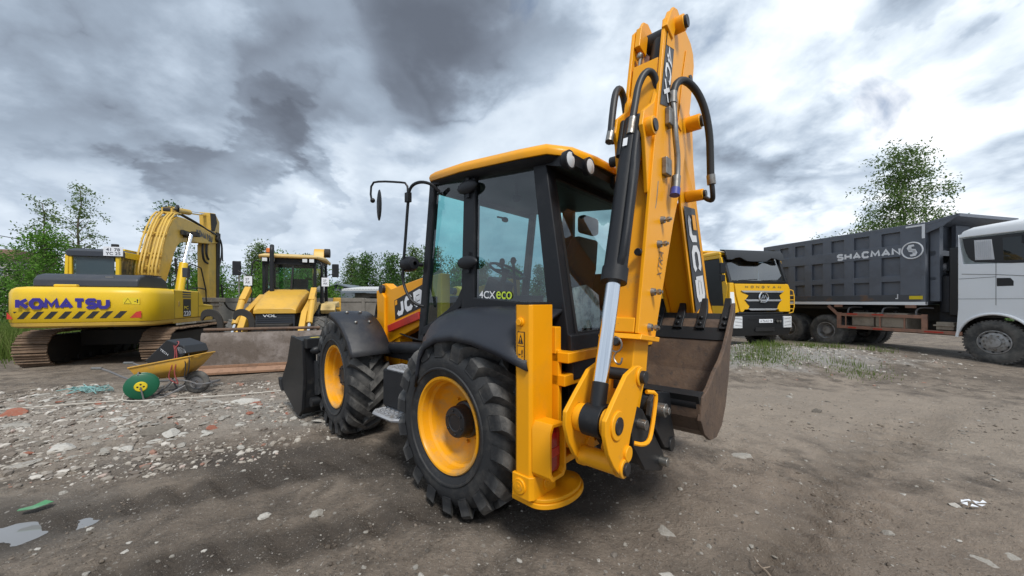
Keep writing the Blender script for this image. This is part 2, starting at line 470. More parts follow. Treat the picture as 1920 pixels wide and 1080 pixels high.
W = bpy.data.worlds.new('World'); S.world = W; W.use_nodes = True
nt = W.node_tree
for n_ in list(nt.nodes): nt.nodes.remove(n_)
out = nt.nodes.new('ShaderNodeOutputWorld')
tc = N(nt, 'ShaderNodeTexCoord').outputs['Generated']
sep = N(nt, 'ShaderNodeSeparateXYZ'); nt.links.new(tc, sep.inputs[0])
sx, sy, sz = sep.outputs
def cloud_plane(k, off=(0, 0), zoff=3.7):
    """direction -> point on a cloud layer overhead"""
    zc = mth(nt, 'ADD', mth(nt, 'MAXIMUM', sz, 0.0), k)
    cb = N(nt, 'ShaderNodeCombineXYZ')
    nt.links.new(mth(nt, 'ADD', mth(nt, 'DIVIDE', sx, zc), off[0]), cb.inputs[0]); nt.links.new(mth(nt, 'ADD', mth(nt, 'DIVIDE', sy, zc), off[1]), cb.inputs[1])
    cb.inputs[2].default_value = zoff
    return cb.outputs[0]
def puffs(p):
    n_ = noise_tex(nt, p, 1.0, 10, .52, .2)
    # rounded heads with creases between them
    b_ = mth(nt, 'ABSOLUTE', mth(nt, 'SUBTRACT', noise_tex(nt, p, 1.8, 9, .54, .12), .5))
    b_ = mth(nt, 'SUBTRACT', .66, mth(nt, 'MULTIPLY', b_, 2.2))
    return mth(nt, 'ADD', mth(nt, 'MULTIPLY', n_, .62), mth(nt, 'MULTIPLY', b_, .38))
pA = cloud_plane(.34); pB = cloud_plane(.34, (.085, -.06))
dA = puffs(pA); dB = puffs(pB)
def weight(az, el, inner, outer):
    a, e = R(az), R(el)
    dv = N(nt, 'ShaderNodeVectorMath', operation='DOT_PRODUCT')
    nt.links.new(tc, dv.inputs[0]); dv.inputs[1].default_value = (math.sin(a) * math.cos(e), math.cos(a) * math.cos(e), math.sin(e))
    mr = N(nt, 'ShaderNodeMapRange', interpolation_type='SMOOTHSTEP')
    mr.inputs['From Min'].default_value = math.cos(R(outer)); mr.inputs['From Max'].default_value = math.cos(R(inner))
    nt.links.new(dv.outputs['Value'], mr.inputs['Value'])
    return mr.outputs['Result']
lumpy = mth(nt, 'ADD', mth(nt, 'MULTIPLY', weight(48, 24, 8, 42), .78), .30)      # the clouds are lumpier towards the right
big = noise_tex(nt, cloud_plane(.22, (4.1, 2.2)), .8, 4, .5, .5)
relief = mth(nt, 'MULTIPLY', mth(nt, 'MULTIPLY', mth(nt, 'SUBTRACT', dB, dA), 1.9), lumpy)           # sides of the puffs turned to the sun
thick = mth(nt, 'ADD', mth(nt, 'MULTIPLY', mth(nt, 'MULTIPLY', mth(nt, 'SUBTRACT', dA, .5), -1.0), lumpy), mth(nt, 'MULTIPLY', big, -.40))
val = mth(nt, 'ADD', mth(nt, 'ADD', thick, relief), .825)
def lobe(az, el, inner, outer, amount):
    """a darker or brighter bank of cloud centred on a compass direction"""
    a, e = R(az), R(el)
    dv = N(nt, 'ShaderNodeVectorMath', operation='DOT_PRODUCT')
    nt.links.new(tc, dv.inputs[0]); dv.inputs[1].default_value = (math.sin(a) * math.cos(e), math.cos(a) * math.cos(e), math.sin(e))
    w = mth(nt, 'ADD', dv.outputs['Value'], mth(nt, 'MULTIPLY', mth(nt, 'SUBTRACT', dA, .5), .22))
    mr = N(nt, 'ShaderNodeMapRange', interpolation_type='SMOOTHSTEP')
    mr.inputs['From Min'].default_value = math.cos(R(outer)); mr.inputs['From Max'].default_value = math.cos(R(inner))
    mr.inputs['To Min'].default_value = 0; mr.inputs['To Max'].default_value = amount
    nt.links.new(w, mr.inputs['Value'])
    return mr.outputs['Result']
LOBES = [(-50, 30, 6, 22, -.23), (-58, 32, 2, 12, -.05), (-22, 37, 6, 19, -.26), (-4, 40, 4, 14, -.19), (-43, 23, 1, 7, -.10), (-37, 35, 2, 9, .08),
         (28, 36, 5, 22, .11), (46, 22, 3, 22, .09), (-28, 22, 3, 10, .10), (2, 24, 4, 13, .10), (56, 30, 3, 12, .10), (40, 17, 2, 9, -.06), (30, 20, 2, 7, -.05), (50, 27, 2, 6, -.08), (-36, 13, 1, 6, -.07), (-20, 11, 1, 6, -.05), (-50, 12, 2, 9, .06), (45, 6, 2, 9, .16), (30, 7, 2, 8, .12), (0, 85, 20, 60, .08)]
for L_ in LOBES: val = mth(nt, 'ADD', val, lobe(*L_))
cc_ = ramp(nt, val, [(.10, (.105, .122, .155)), (.30, (.165, .195, .245)), (.46, (.27, .325, .40)), (.60, (.40, .47, .56)), (.76, (.62, .69, .765)), (.94, (.87, .89, .92))])
sky = N(nt, 'ShaderNodeTexSky', sky_type='NISHITA'); sky.sun_disc = False; sky.sun_elevation = SUN_EL; sky.sun_rotation = SUN_AZ
bg1 = N(nt, 'ShaderNodeBackground'); nt.links.new(sky.outputs[0], bg1.inputs[0]); bg1.inputs[1].default_value = .06
bg2 = N(nt, 'ShaderNodeBackground'); bg2.inputs[1].default_value = CLOUD
hz = N(nt, 'ShaderNodeMapRange'); hz.inputs['From Min'].default_value = 0.0; hz.inputs['From Max'].default_value = .17
hz.inputs['To Min'].default_value = .60; hz.inputs['To Max'].default_value = 0; nt.links.new(sz, hz.inputs['Value'])
ccm = mixc(nt, hz.outputs[0], cc_, (.50, .56, .65))
nt.links.new(ccm, bg2.inputs[0])
# gaps in the cloud show the blue sky
gap = ramp(nt, mth(nt, 'ADD', noise_tex(nt, cloud_plane(.25, (3.3, 5.7)), 1.5, 7, .55, .4), lobe(31, 31, 1, 9, .12)), [(.66, 0.0), (.74, .8)])
mx = N(nt, 'ShaderNodeMixShader'); nt.links.new(gap, mx.inputs[0]); nt.links.new(bg2.outputs[0], mx.inputs[1]); nt.links.new(bg1.outputs[0], mx.inputs[2])
nt.links.new(mx.outputs[0], out.inputs[0])
# ================================================================ the backhoe loader in front
# local frame: x forward, y to its left, z up; origin on the ground under the rear axle
J = empty('backhoe_loader', (0.226, 3.68, 0.0), R(138))
tag(J, 'clean orange-yellow backhoe loader with folded upright digging arm, nearest of all the machines', 'backhoe loader')

def tyre_mesh(r=.70, w=.44, n=18, dusty=False):
    m = MB(); h = w / 2; rt = r - .048
    prof = [(.375, h * .80), (.43, h * .95), (.50, h * 1.0), (.545, h * .96), (.585, h * .88), (.618, h * .74), (.64, h * .5), (rt, 0)]
    prof = prof + [(a, -b) for a, b in prof[-2::-1]]
    prof = [(p[0] * r / .70, p[1]) for p in prof]
    m.lathe(prof, (0, 0, 0), 'y', 64)
    for side in (1, -1):
        for k in range(n):
            a0 = 2 * math.pi * (k + (.5 if side < 0 else 0)) / n
            secs = []
            for t in (0, .25, .5, .75, .90, 1.0, 1.12):
                y = side * (-.025 + (h + .022) * min(t, 1.0))
                a = a0 - .34 * min(t, 1.0)
                if t <= .75: rr, rb = r - .008 * t, rt - .02
                elif t <= .90: rr, rb = r - .016, rt - .07
                elif t <= 1.0: rr, rb, y = r - .045, rt - .11, side * h * 1.0
                else: rr, rb, y, a = r - .15, r - .165, side * (h * .96 + .006), a - .03
                hw = (.040 + .014 * min(t, 1)) / r
                if t > 1: hw *= .8
                ring = []
                for da, rad in ((-hw * 1.25, rb), (-hw, rr), (hw, rr), (hw * 1.25, rb)):
                    ring.append((rad * math.cos(a + da), y, rad * math.sin(a + da)))
                secs.append(ring)
            m.loft(secs)
    # raised bead ring on the sidewall
    for q in (1, -1):
        m.lathe([(.435, q * h * .95), (.44, q * (h * .96 + .010)), (.452, q * (h * .97 + .010)), (.46, q * h * .965)], (0, 0, 0), 'y', 64)
    return m

def loader_wheel(parent, c, rz=0.0, front=False):
    t = tyre_mesh().build('wheel', M['tyre'], parent, bev=.006, sm=35, loc=c, bseg=1)
    t.rotation_euler = (0, rnd(0, 3), rz)
    rm = MB()
    rm.lathe([(.378, .15), (.381, .188), (.374, .196), (.360, .193), (.354, .178), (.343, .168), (.339, .11), (.322, .09), (.318, .03), (.30, .0),
              (.24, -.035), (.16, -.05), (.02, -.05), (.02, -.09), (.28, -.10), (.34, -.16), (.375, -.17)], (0, 0, 0), 'y', 64)
    for k in range(10):
        a = 2 * math.pi * k / 10
        rm.cyl((.185 * math.cos(a), -.055, .185 * math.sin(a)), (.185 * math.cos(a), -.02, .185 * math.sin(a)), .014, seg=6)
    r_ = rm.build('rim', M['rim'], t, sm=35)
    hb = MB()
    hb.lathe([(.150, -.05), (.150, -.01), (.128, 0), (.126, .085), (.118, .10), (.07, .104), (.065, .098), (.0, .098)], (0, 0, 0), 'y', 32)
    for k in range(6):
        a = 2 * math.pi * k / 6 + .3
        hb.cyl((.095 * math.cos(a), .10, .095 * math.sin(a)), (.095 * math.cos(a), .112, .095 * math.sin(a)), .011, seg=6)
    hb.build('hub', M['hub'], t, bev=.003)
    return t

loader_wheel(J, (0, .93, .675))
loader_wheel(J, (2.22, .875, .74), R(-5), True)
loader_wheel(J, (0, -.93, .675), math.pi)
loader_wheel(J, (2.22, -.875, .74), math.pi - R(5), True)

# chassis, axles, belly
m = MB(); m.bx(-.9, 2.7, -.36, .36, .62, 1.02); m.bx(-.55, 1.7, -.70, .70, 1.0, 1.12)
m.cyl((0, -.8, .675), (0, .8, .675), .13); m.cyl((2.22, -.8, .735), (2.22, .8, .735), .12)
m.bx(1.95, 2.5, -.28, .28, .6, .95); m.bx(-.25, .25, -.25, .25, .45, .9)
m.bx(.62, 1.2, -1.0, -.6, .5, .98)
m.build('chassis', M['black'], J, bev=.01)
m = MB(); m.bx(.75, 1.75, .36, .56, .92, 1.12); m.bx(1.55, 1.98, .38, .60, .84, 1.22); m.bx(1.55, 1.98, -.60, -.38, .84, 1.22)
m.build('side_frame', M['yellow'], J, bev=.012)
m = MB(); m.tube([(.55, .72, 1.17), (1.0, .72, 1.16), (1.5, .70, 1.12), (1.72, .66, 1.10)], .065, 14, 1)
m.build('intake_pipe', M['plastic'], J)
m = MB(); m.loft([[(1.15, -.43, 1.05), (1.15, .43, 1.05), (1.15, .43, 1.62), (1.15, .36, 1.72), (1.15, -.36, 1.72), (1.15, -.43, 1.62)],
                  [(2.5, -.41, 1.0), (2.5, .41, 1.0), (2.5, .41, 1.45), (2.5, .33, 1.56), (2.5, -.33, 1.56), (2.5, -.41, 1.45)],
                  [(3.0, -.38, 1.0), (3.0, .38, 1.0), (3.0, .38, 1.2), (3.0, .3, 1.3), (3.0, -.3, 1.3), (3.0, -.38, 1.2)]])
m.build('engine_hood', M['black'], J, bev=.02)

# cab ---------------------------------------------------------------
def zr(u): return 2.805 + (u - .6) * .098
fr = MB()
for s in (1, -1):
    a, b = s * .73, s * .80
    fr.prism([(.78, 1.25), (.87, 1.25), (.665, zr(.66) + .0), (.585, zr(.6))], 'y', a, b)                        # front post
    fr.prism([(.035, 1.5), (.20, 1.5), (.155, zr(.1)), (.01, zr(.1))], 'y', a, b)                               # middle post
    fr.prism([(-.79, 1.30), (-.955, 1.28), (-.735, zr(-.75)), (-.615, zr(-.65))], 'y', s * .70, b)             # rear post
    fr.prism([(.655, zr(.66) - .04), (.655, zr(.66)), (-.74, zr(-.74)), (-.73, zr(-.73) - .035)], 'y', a, b + s * .004)
    fr.prism([(.12, 1.45), (-.88, 1.35), (-.89, 1.60), (-.80, 1.625), (.05, 1.685), (.12, 1.70)], 'y', a, b - s * .003)
    fr.prism([(.86, 1.02), (.86, 1.30), (.78, 1.34), (.5, 1.40), (.30, 1.54), (.18, 1.62), (-.9, 1.5), (-.9, 1.0)], 'y', s * .70, s * .74)
    fr.prism([(.80, 1.30), (.84, 1.30), (.835, 1.37), (.62, 1.46), (.40, 1.57), (.26, 1.66), (.17, 1.80), (.15, 1.76), (.20, 1.60), (.36, 1.50), (.6, 1.38)], 'y', a, b)
fr.bx(-.95, .86, -.72, .72, 1.0, 1.10)
fr.prism([(-.90, 1.10), (-.98, 1.12), (-.955, 1.42), (-.90, 1.44)], 'y', -.80, .80)
fr.prism([(.86, 1.0), (.80, 1.0), (.78, 1.7), (.84, 1.7)], 'y', -.73, .73)
fr.bx(-.735, -.66, -.74, .74, zr(-.7) - .12, zr(-.7))
fr.bx(.60, .66, -.74, .74, zr(.6) - .10, zr(.6))
fr.build('cab_frame', M['plastic'], J, bev=.012)

def roof_ring(inset, z0, umin=-.97, umax=.79, hw=.90):
    pl = [(umax, .55), (umax - .05, .70), (umax - .16, .82), (.1, .885), (-.55, .885), (-.80, .87), (-.93, .72), (-.985, .45), (-1.0, 0)]
    pl = pl + [(a, -b) for a, b in pl[-2::-1]]
    return [(p[0] * (1 - inset * .9), p[1] * (1 - inset), zr(p[0]) + z0 + (-.02 if p[0] > .7 else 0)) for p in pl]
m = MB(); m.loft([roof_ring(.0, .0), roof_ring(-.008, .03), roof_ring(.005, .060), roof_ring(.05, .092), roof_ring(.16, .115), roof_ring(.5, .13)])
m.build('roof', M['yellow'], J, sm=50)
m = MB(); m.loft([roof_ring(.13, -.045), roof_ring(.04, -.035), roof_ring(.012, -.004)])
m.prism([(-.60, zr(-.6) - .02), (-.90, zr(-.9) - .085), (-.955, zr(-.95) - .075), (-.965, zr(-.96) - .005), (-.60, zr(-.6) - .01)], 'y', -.80, .80)
m.build('roof_lining', M['plastic'], J, sm=50)
for v in (.80, .60, .17, -.17, -.60, -.80):
    u = -.975 + (.035 if abs(v) > .7 else 0)
    z = zr(-.95) - .045
    m = MB(); m.lathe([(.03, .06), (.062, .03), (.066, -.01), (.054, -.014), (.054, -.006), (0, -.004)], (0, 0, 0), 'x', 20)
    L = m.build('work_light', M['plastic'], J, loc=(u, v, z))
    m = MB(); m.lathe([(.053, -.012), (.03, -.022), (0, -.025)], (0, 0, 0), 'x', 20); m.build('lens', M['lamp'], L)

def pane(name, pts, matl=None, parent=J):
    m = MB(); m.add(pts, [tuple(range(len(pts)))]); return m.build(name, matl or M['glass'], parent, sm=0)
for s in (1, -1):
    v = s * .775
    pane('door_glass', [(.815, v, 1.33), (.61, v, zr(.6) - .025), (.14, v, zr(.14) - .025), (.19, v, 1.66), (.30, v, 1.58), (.46, v, 1.47)], M['glassdoor'])
    pane('side_glass', [(.05, v, 1.66), (.03, v, zr(0) - .025), (-.64, v, zr(-.64) - .025), (-.81, v, 1.60)], M['glassside'] if s > 0 else M['glass'])
pane('rear_glass', [(-.90, .70, 1.42), (-.70, .70, zr(-.7) - .10), (-.70, -.70, zr(-.7) - .10), (-.90, -.70, 1.42)], M['glassrear'])
pane('windscreen', [(.82, .73, 1.6), (.625, .73, zr(.6) - .06), (.625, -.73, zr(.6) - .06), (.82, -.73, 1.6)], M['glassdoor'])
# rear window rubber
m = MB()
for v in (.705, -.705): m.bar((-.925, v, 1.42), (-.725, v, 2.60), .03, .035)
m.bar((-.925, -.70, 1.42), (-.925, .70, 1.42), .03, .03)
m.build('window_seal', M['hose'], J)
g1 = text_mesh('model_lettering', '4CX', M['white'], J, (-.125, .781, 1.705), (-1, 0, -.03), (0, 0, 1), .19, .062, .012, .0, .003)
g2 = text_mesh('model_lettering', 'eco', M['lime'], J, (-.315, .781, 1.698), (-1, 0, -.03), (0, 0, 1), .17, .062, .008, .0, .003)
for z in (2.635, 1.985):
    m = MB(); m.ell((0, 0, 0), (.128, .032, .058), 20, 8); m.bx(-.02, .02, -.04, .0, -.09, .09)
    m.build('hinge_cover', M['plastic'], J, loc=(.085, .822, z))
# handrail, mirrors and lamp on the front corner
m = MB(); m.tube([(.50, .80, 2.68), (.53, .88, 2.75), (.62, .95, 2.77), (.74, .97, 2.74), (.77, .97, 2.62), (.84, .96, 2.2), (.90, .95, 1.95), (.91, .94, 1.84), (.85, .93, 1.72), (.78, .90, 1.63), (.70, .84, 1.60)], .015, 8, 2)
m.build('grab_handle', M['black'], J)
m = MB(); m.tube([(.77, .97, 2.66), (.77, .98, 2.78), (.86, 1.02, 2.80), (1.05, 1.10, 2.83), (1.16, 1.14, 2.83), (1.18, 1.14, 2.68), (1.14, 1.12, 2.65)], .010, 8, 1)
m.bx(.74, .80, .95, .99, 2.60, 2.69); m.ell((1.155, 1.13, 2.655), (.025, .025, .025), 8, 6)
m.build('mirror_arm', M['black'], J)
m = MB(); m.ell((0, 0, 0), (.105, .022, .155), 18, 8)
o = m.build('mirror', M['plastic'], J, loc=(1.08, 1.10, 2.60)); o.rotation_euler = (0, 0, R(-22))
m = MB(); m.lathe([(.02, -.10), (.055, -.09), (.075, -.04), (.078, .05), (.06, .075), (.0, .08)], (0, 0, 0), 'x', 18); m.cyl((0, 0, 0), (-.02, -.14, 0), .02)
m.build('front_lamp', M['plastic'], J, loc=(.86, .90, 2.02))
# wiper inside the windscreen
m = MB(); m.tube([(.76, .25, 1.72), (.70, .30, 2.05), (.68, .34, 2.40)], .008, 6); m.bar((.70, .36, 1.85), (.655, .30, 2.45), .02, .012)
m.build('wiper', M['hose'], J)
# interior
m = MB(); m.box((.58, -.02, 1.45), (.22, .34, .6)); m.box((.50, 0, 1.80), (.20, .26, .2), Matrix.Rotation(R(-25), 3, 'Y'))
m.build('dash_console', M['black'], J, bev=.03)
m = MB()
ring = [(.195 * math.cos(2 * math.pi * k / 24), .195 * math.sin(2 * math.pi * k / 24), 0) for k in range(25)]
m.tube(ring, .015, 8, 0, False); m.bar((-.18, 0, 0), (.18, 0, 0), .035, .014); m.bar((0, 0, 0), (0, .18, 0), .03, .014); m.cyl((0, 0, -.25), (0, 0, .02), .03)
o = m.build('steering_wheel', M['hose'], J, loc=(.36, .02, 1.98)); o.rotation_euler = (0, R(-28), 0)
m = MB(); m.box((-.28, 0, 1.55), (.50, .50, .14)); m.box((-.28, 0, 1.30), (.36, .36, .4))
m.build('seat', M['film'], J, bev=.05, bseg=3)
m = MB(); m.loft([[(-.50, -.24, 1.60), (-.50, .24, 1.60), (-.38, .24, 1.60), (-.38, -.24, 1.60)], [(-.58, -.24, 1.95), (-.58, .24, 1.95), (-.45, .24, 1.95), (-.45, -.24, 1.95)],
                  [(-.64, -.17, 2.22), (-.64, .17, 2.22), (-.54, .17, 2.22), (-.54, -.17, 2.22)]])
m.box((-.62, 0, 2.33), (.09, .26, .16))
m.build('seat_back', M['seat'], J, bev=.035, bseg=3)
m = MB(); m.box((-.25, -.50, 1.55), (.75, .22, .75)); m.box((-.15, .42, 1.45), (.45, .16, .5))
for (x, y) in ((.02, -.45), (-.10, -.47), (.02, .42), (-.12, .42)):
    m.cyl((x, y, 1.7), (x + .03, y, 2.0), .014, seg=8); m.ell((x + .03, y, 2.02), (.03, .026, .035), 10, 6)
m.build('control_console', M['black'], J, bev=.02)
m = MB(); m.tube([(.62, -.1, 2.62), (.55, -.1, 2.6), (.5, -.1, 2.58)], .01); m.ell((.5, -.1, 2.57), (.03, .05, .03), 10, 6); m.ell((-.2, .5, 2.55), (.05, .035, .035), 10, 6); m.bx(-.21, -.19, .49, .51, 2.57, 2.70)
m.build('interior_mirror', M['hose'], J)
m = MB(); m.add([(-.86, .60, 1.45), (-.83, .58, 1.75), (-.835, .40, 1.78), (-.86, .25, 1.70), (-.865, .22, 1.44)], [(0, 1, 2, 3, 4)])
m.build('plastic_bag', M['film'], J, sm=0, solid=.01)

# rear mudguards ------------------------------------------------------
prof = [(.36, .98, .66, 1.02), (.335, 1.10, .68, 1.20), (.30, 1.22, .64, 1.36), (.23, 1.31, .46, 1.52), (.08, 1.375, .24, 1.585), (-.13, 1.405, .0, 1.605), (-.35, 1.39, -.30, 1.615), (-.60, 1.34, -.60, 1.615), (-.86, 1.27, -.88, 1.60)]
for s in (1, -1):
    rings = []
    for (uo, zo, ui, zi) in prof:
        uo2 = uo + .02; mid = .55
        rings.append([(ui, s * .79, zi), (ui * .75 + uo * .25, s * .90, zi * .80 + zo * .20 + .018), (ui * .4 + uo * .6, s * 1.03, zi * .48 + zo * .52 + .035), (uo, s * 1.13, zo + .035), (uo, s * 1.17, zo), (uo - .012, s * 1.175, zo - .05)])
    m = MB(); m.loft(rings, closed=False)
    o = m.build('rear_mudguard', M['fender'], J, sm=60, solid=.025)
m = MB()
for s in (1, -1):
    m.bx(-.88, .60, s * .68, s * .72, .70, 1.36)
m.build('wheel_housing', M['black'], J)
# front mudguards
for s in (1, -1):
    rings = []
    for k in range(13):
        a = R(99 + (156 - 99) * k / 12); r0 = .80
        c, z = math.cos(a), math.sin(a)
        rings.append([(2.22 + (r0 - .07) * c, s * 1.185, .735 + (r0 - .07) * z), (2.22 + (r0 - .012) * c, s * 1.18, .735 + (r0 - .012) * z), (2.22 + r0 * c, s * 1.165, .735 + r0 * z), (2.22 + (r0 + .012) * c, s * .95, .735 + (r0 + .012) * z), (2.22 + r0 * c, s * .73, .735 + r0 * z)])
    m = MB(); m.loft(rings, closed=False)
    f = m.build('front_mudguard', M['fender'], J, sm=50, solid=.018)
    m = MB()
    for a in (106, 124):
        for v in (.86, 1.02):
            q = R(a); m.ell((2.22 + .815 * math.cos(q), s * v, .735 + .815 * math.sin(q)), (.02, .02, .02), 8, 5)
    m.build('bolt', M['steel'], f)
    m = MB(); m.bar((1.75, s * .6, 1.05), (1.75, s * .95, 1.32), .08, .03)
    m.build('mudguard_bracket', M['black'], J)

# loader arms -----------------------------------------------------------
for s in (1, -1):
    m = MB(); m.prism([(1.99, 1.78), (1.93, 1.86), (1.84, 1.87), (1.70, 1.80), (1.1, 1.90), (.72, 1.94), (.72, 1.45), (1.0, 1.42), (1.60, 1.20), (1.84, 1.10), (2.5, .72), (3.05, .42), (3.18, .48), (3.16, .60), (2.6, 1.0), (2.05, 1.45)], 'y', s * .50, s * .62)
    arm = m.build('loader_arm', M['yellow'], J, bev=.012)
    m = MB(); pins('pivot_pin', M['hub'], arm, [((1.88, s * .44, 1.80), (1.88, s * .66, 1.80), .052), ((3.08, s * .46, .52), (3.08, s * .66, .52), .05)])
    m = MB(); m.prism([(1.99, 1.78), (1.9, 1.80), (1.80, 1.70), (1.80, 1.20), (1.72, .85), (1.93, .85)], 'y', s * .62, s * .655)
    m.build('arm_plate', M['yellow'], arm, bev=.008)
    if s > 0:
        X = Vector((-1, 0, .30)); Y = Vector((.0, 0, 1))
        c = Vector((1.30, .622, 1.66))
        plate('decal', [(1.62, .622, 1.66), (1.60, .622, 1.43), (1.0, .622, 1.60), (1.02, .622, 1.84)], M['decalblack'], arm, .002)
        block_text('lettering', 'JCB', M['white'], arm, (1.30, .627, 1.632), (-1, 0, .30), (.0, 0, 1), .54, .175, .30, .62, .1)
        plate('decal', [(1.60, .623, 1.655), (1.595, .623, 1.60), (1.545, .623, 1.615), (1.55, .623, 1.67)], M['yellow'], arm, .006)
        m = MB(); m.bar((1.70, .645, 1.32), (1.05, .645, 1.50), .045, .085)
        m.build('stripe', M['red'], arm, bev=.008)
        m = MB(); m.cyl((1.76, .58, 1.10), (1.55, .60, 1.05), .03)
        m.tube([(2.06, .56, 1.72), (2.16, .56, 1.6), (2.2, .56, 1.42), (2.1, .56, 1.2)], .016, 8, 2); m.tube([(2.04, .52, 1.74), (2.2, .5, 1.62), (2.25, .5, 1.4), (2.1, .52, 1.15)], .016, 8, 2)
        m.tube([(.95, .63, 1.22), (1.25, .63, 1.24), (1.5, .62, 1.28), (1.6, .58, 1.25)], .010, 6, 2)
        m.build('hydraulic_hose', M['hose'], J)
# lift rams
for s in (1, -1):
    m = MB(); m.cyl((1.2, s * .45, 1.1), (2.2, s * .45, 1.05), .055); m.build('lift_ram', M['black'], J)

# steps
m = MB(); m.bx(.66, 1.20, .66, 1.0, .58, .96); m.bx(.60, .82, .62, .95, .94, 1.10)
m.build('step_box', M['plastic'], J, bev=.02)
for (u0, u1, v0, v1, z) in ((.68, 1.16, .97, 1.15, .555), (.70, 1.16, .80, .995, .97)):
    m = MB()
    m.tube([(u0, v0, z), (u0, v1 - .06, z), (u0 + .07, v1, z), (u1 - .07, v1, z), (u1, v1 - .06, z), (u1, v0, z), (u0, v0, z)], .017, 6, 0)
    for k in range(1, 6): m.bar((u0 + (u1 - u0) * k / 6, v0, z), (u0 + (u1 - u0) * k / 6, v1 - .005, z), .014, .03)
    for k in (1, 2): m.bar((u0, v0 + (v1 - v0) * k / 3, z), (u1, v0 + (v1 - v0) * k / 3, z), .014, .03)
    m.build('step', M['grey'], J)

# front bucket -----------------------------------------------------------
sidep = [(2.98, 1.13), (3.42, 1.17), (3.50, .98), (3.58, .80), (3.86, .47), (3.80, .37), (3.12, .09), (3.00, .20), (2.93, .62)]
m = MB()
for s in (1, -1): m.prism(sidep, 'y', s * 1.14, s * 1.18)
back = [(3.42, 1.15), (2.99, 1.12), (2.95, .62), (3.02, .22), (3.13, .11), (3.82, .36), (3.80, .40), (3.15, .15), (3.06, .25), (2.99, .62), (3.03, 1.09), (3.42, 1.12)]
m.prism(back, 'y', -1.14, 1.14)
m.bx(2.86, 2.99, -1.16, 1.16, 1.03, 1.16)
m.prism([(3.78, .33), (3.90, .42), (3.92, .52), (3.84, .50)], 'y', 1.12, 1.20)
for v in (.78, .66, -.66, -.78): m.prism([(2.97, .9), (2.84, .85), (2.80, .30), (2.95, .20), (3.05, .2)], 'y', v - .015, v + .015)
bk = m.build('front_bucket', M['black'], J, bev=.008)
m = MB(); m.cyl((2.87, 1.02, .86), (2.84, 1.02, .42), .052); m.ell((2.865, 1.02, 1.0), (.05, .10, .06), 12, 8); m.cyl((2.84, .92, .33), (2.84, 1.12, .33), .06)
m.build('clam_ram', M['black'], bk)
m = MB(); m.cyl((2.868, 1.02, 1.0), (2.867, 1.02, .84), .028); m.build('ram_rod', M['chrome'], bk)
m = MB(); m.tube([(2.86, .93, .75), (2.84, .86, .78), (2.85, .80, .84), (2.84, .74, .9)], .014, 8, 2); m.tube([(2.86, .93, .70), (2.83, .85, .70), (2.84, .79, .78), (2.84, .72, .84)], .014, 8, 2)
m.build('hose_pipe', M['chrome'], bk)
plate('sticker', [(2.90, 1.06, 1.162), (3.06, 1.06, 1.163), (3.06, .95, 1.163), (2.90, .95, 1.162)], M['yelhub'], bk, .003)
plate('sticker', [(2.786, 1.0, .50), (2.786, 1.04, .50), (2.786, 1.04, .44), (2.786, 1.0, .44)], M['white'], bk, .003)
m = MB(); m.prism([(3.05, 1.15), (3.16, 1.16), (3.10, 1.24), (3.03, 1.30), (3.0, 1.29), (3.04, 1.22)], 'y', .86, .89); m.build('hook', M['black'], bk)

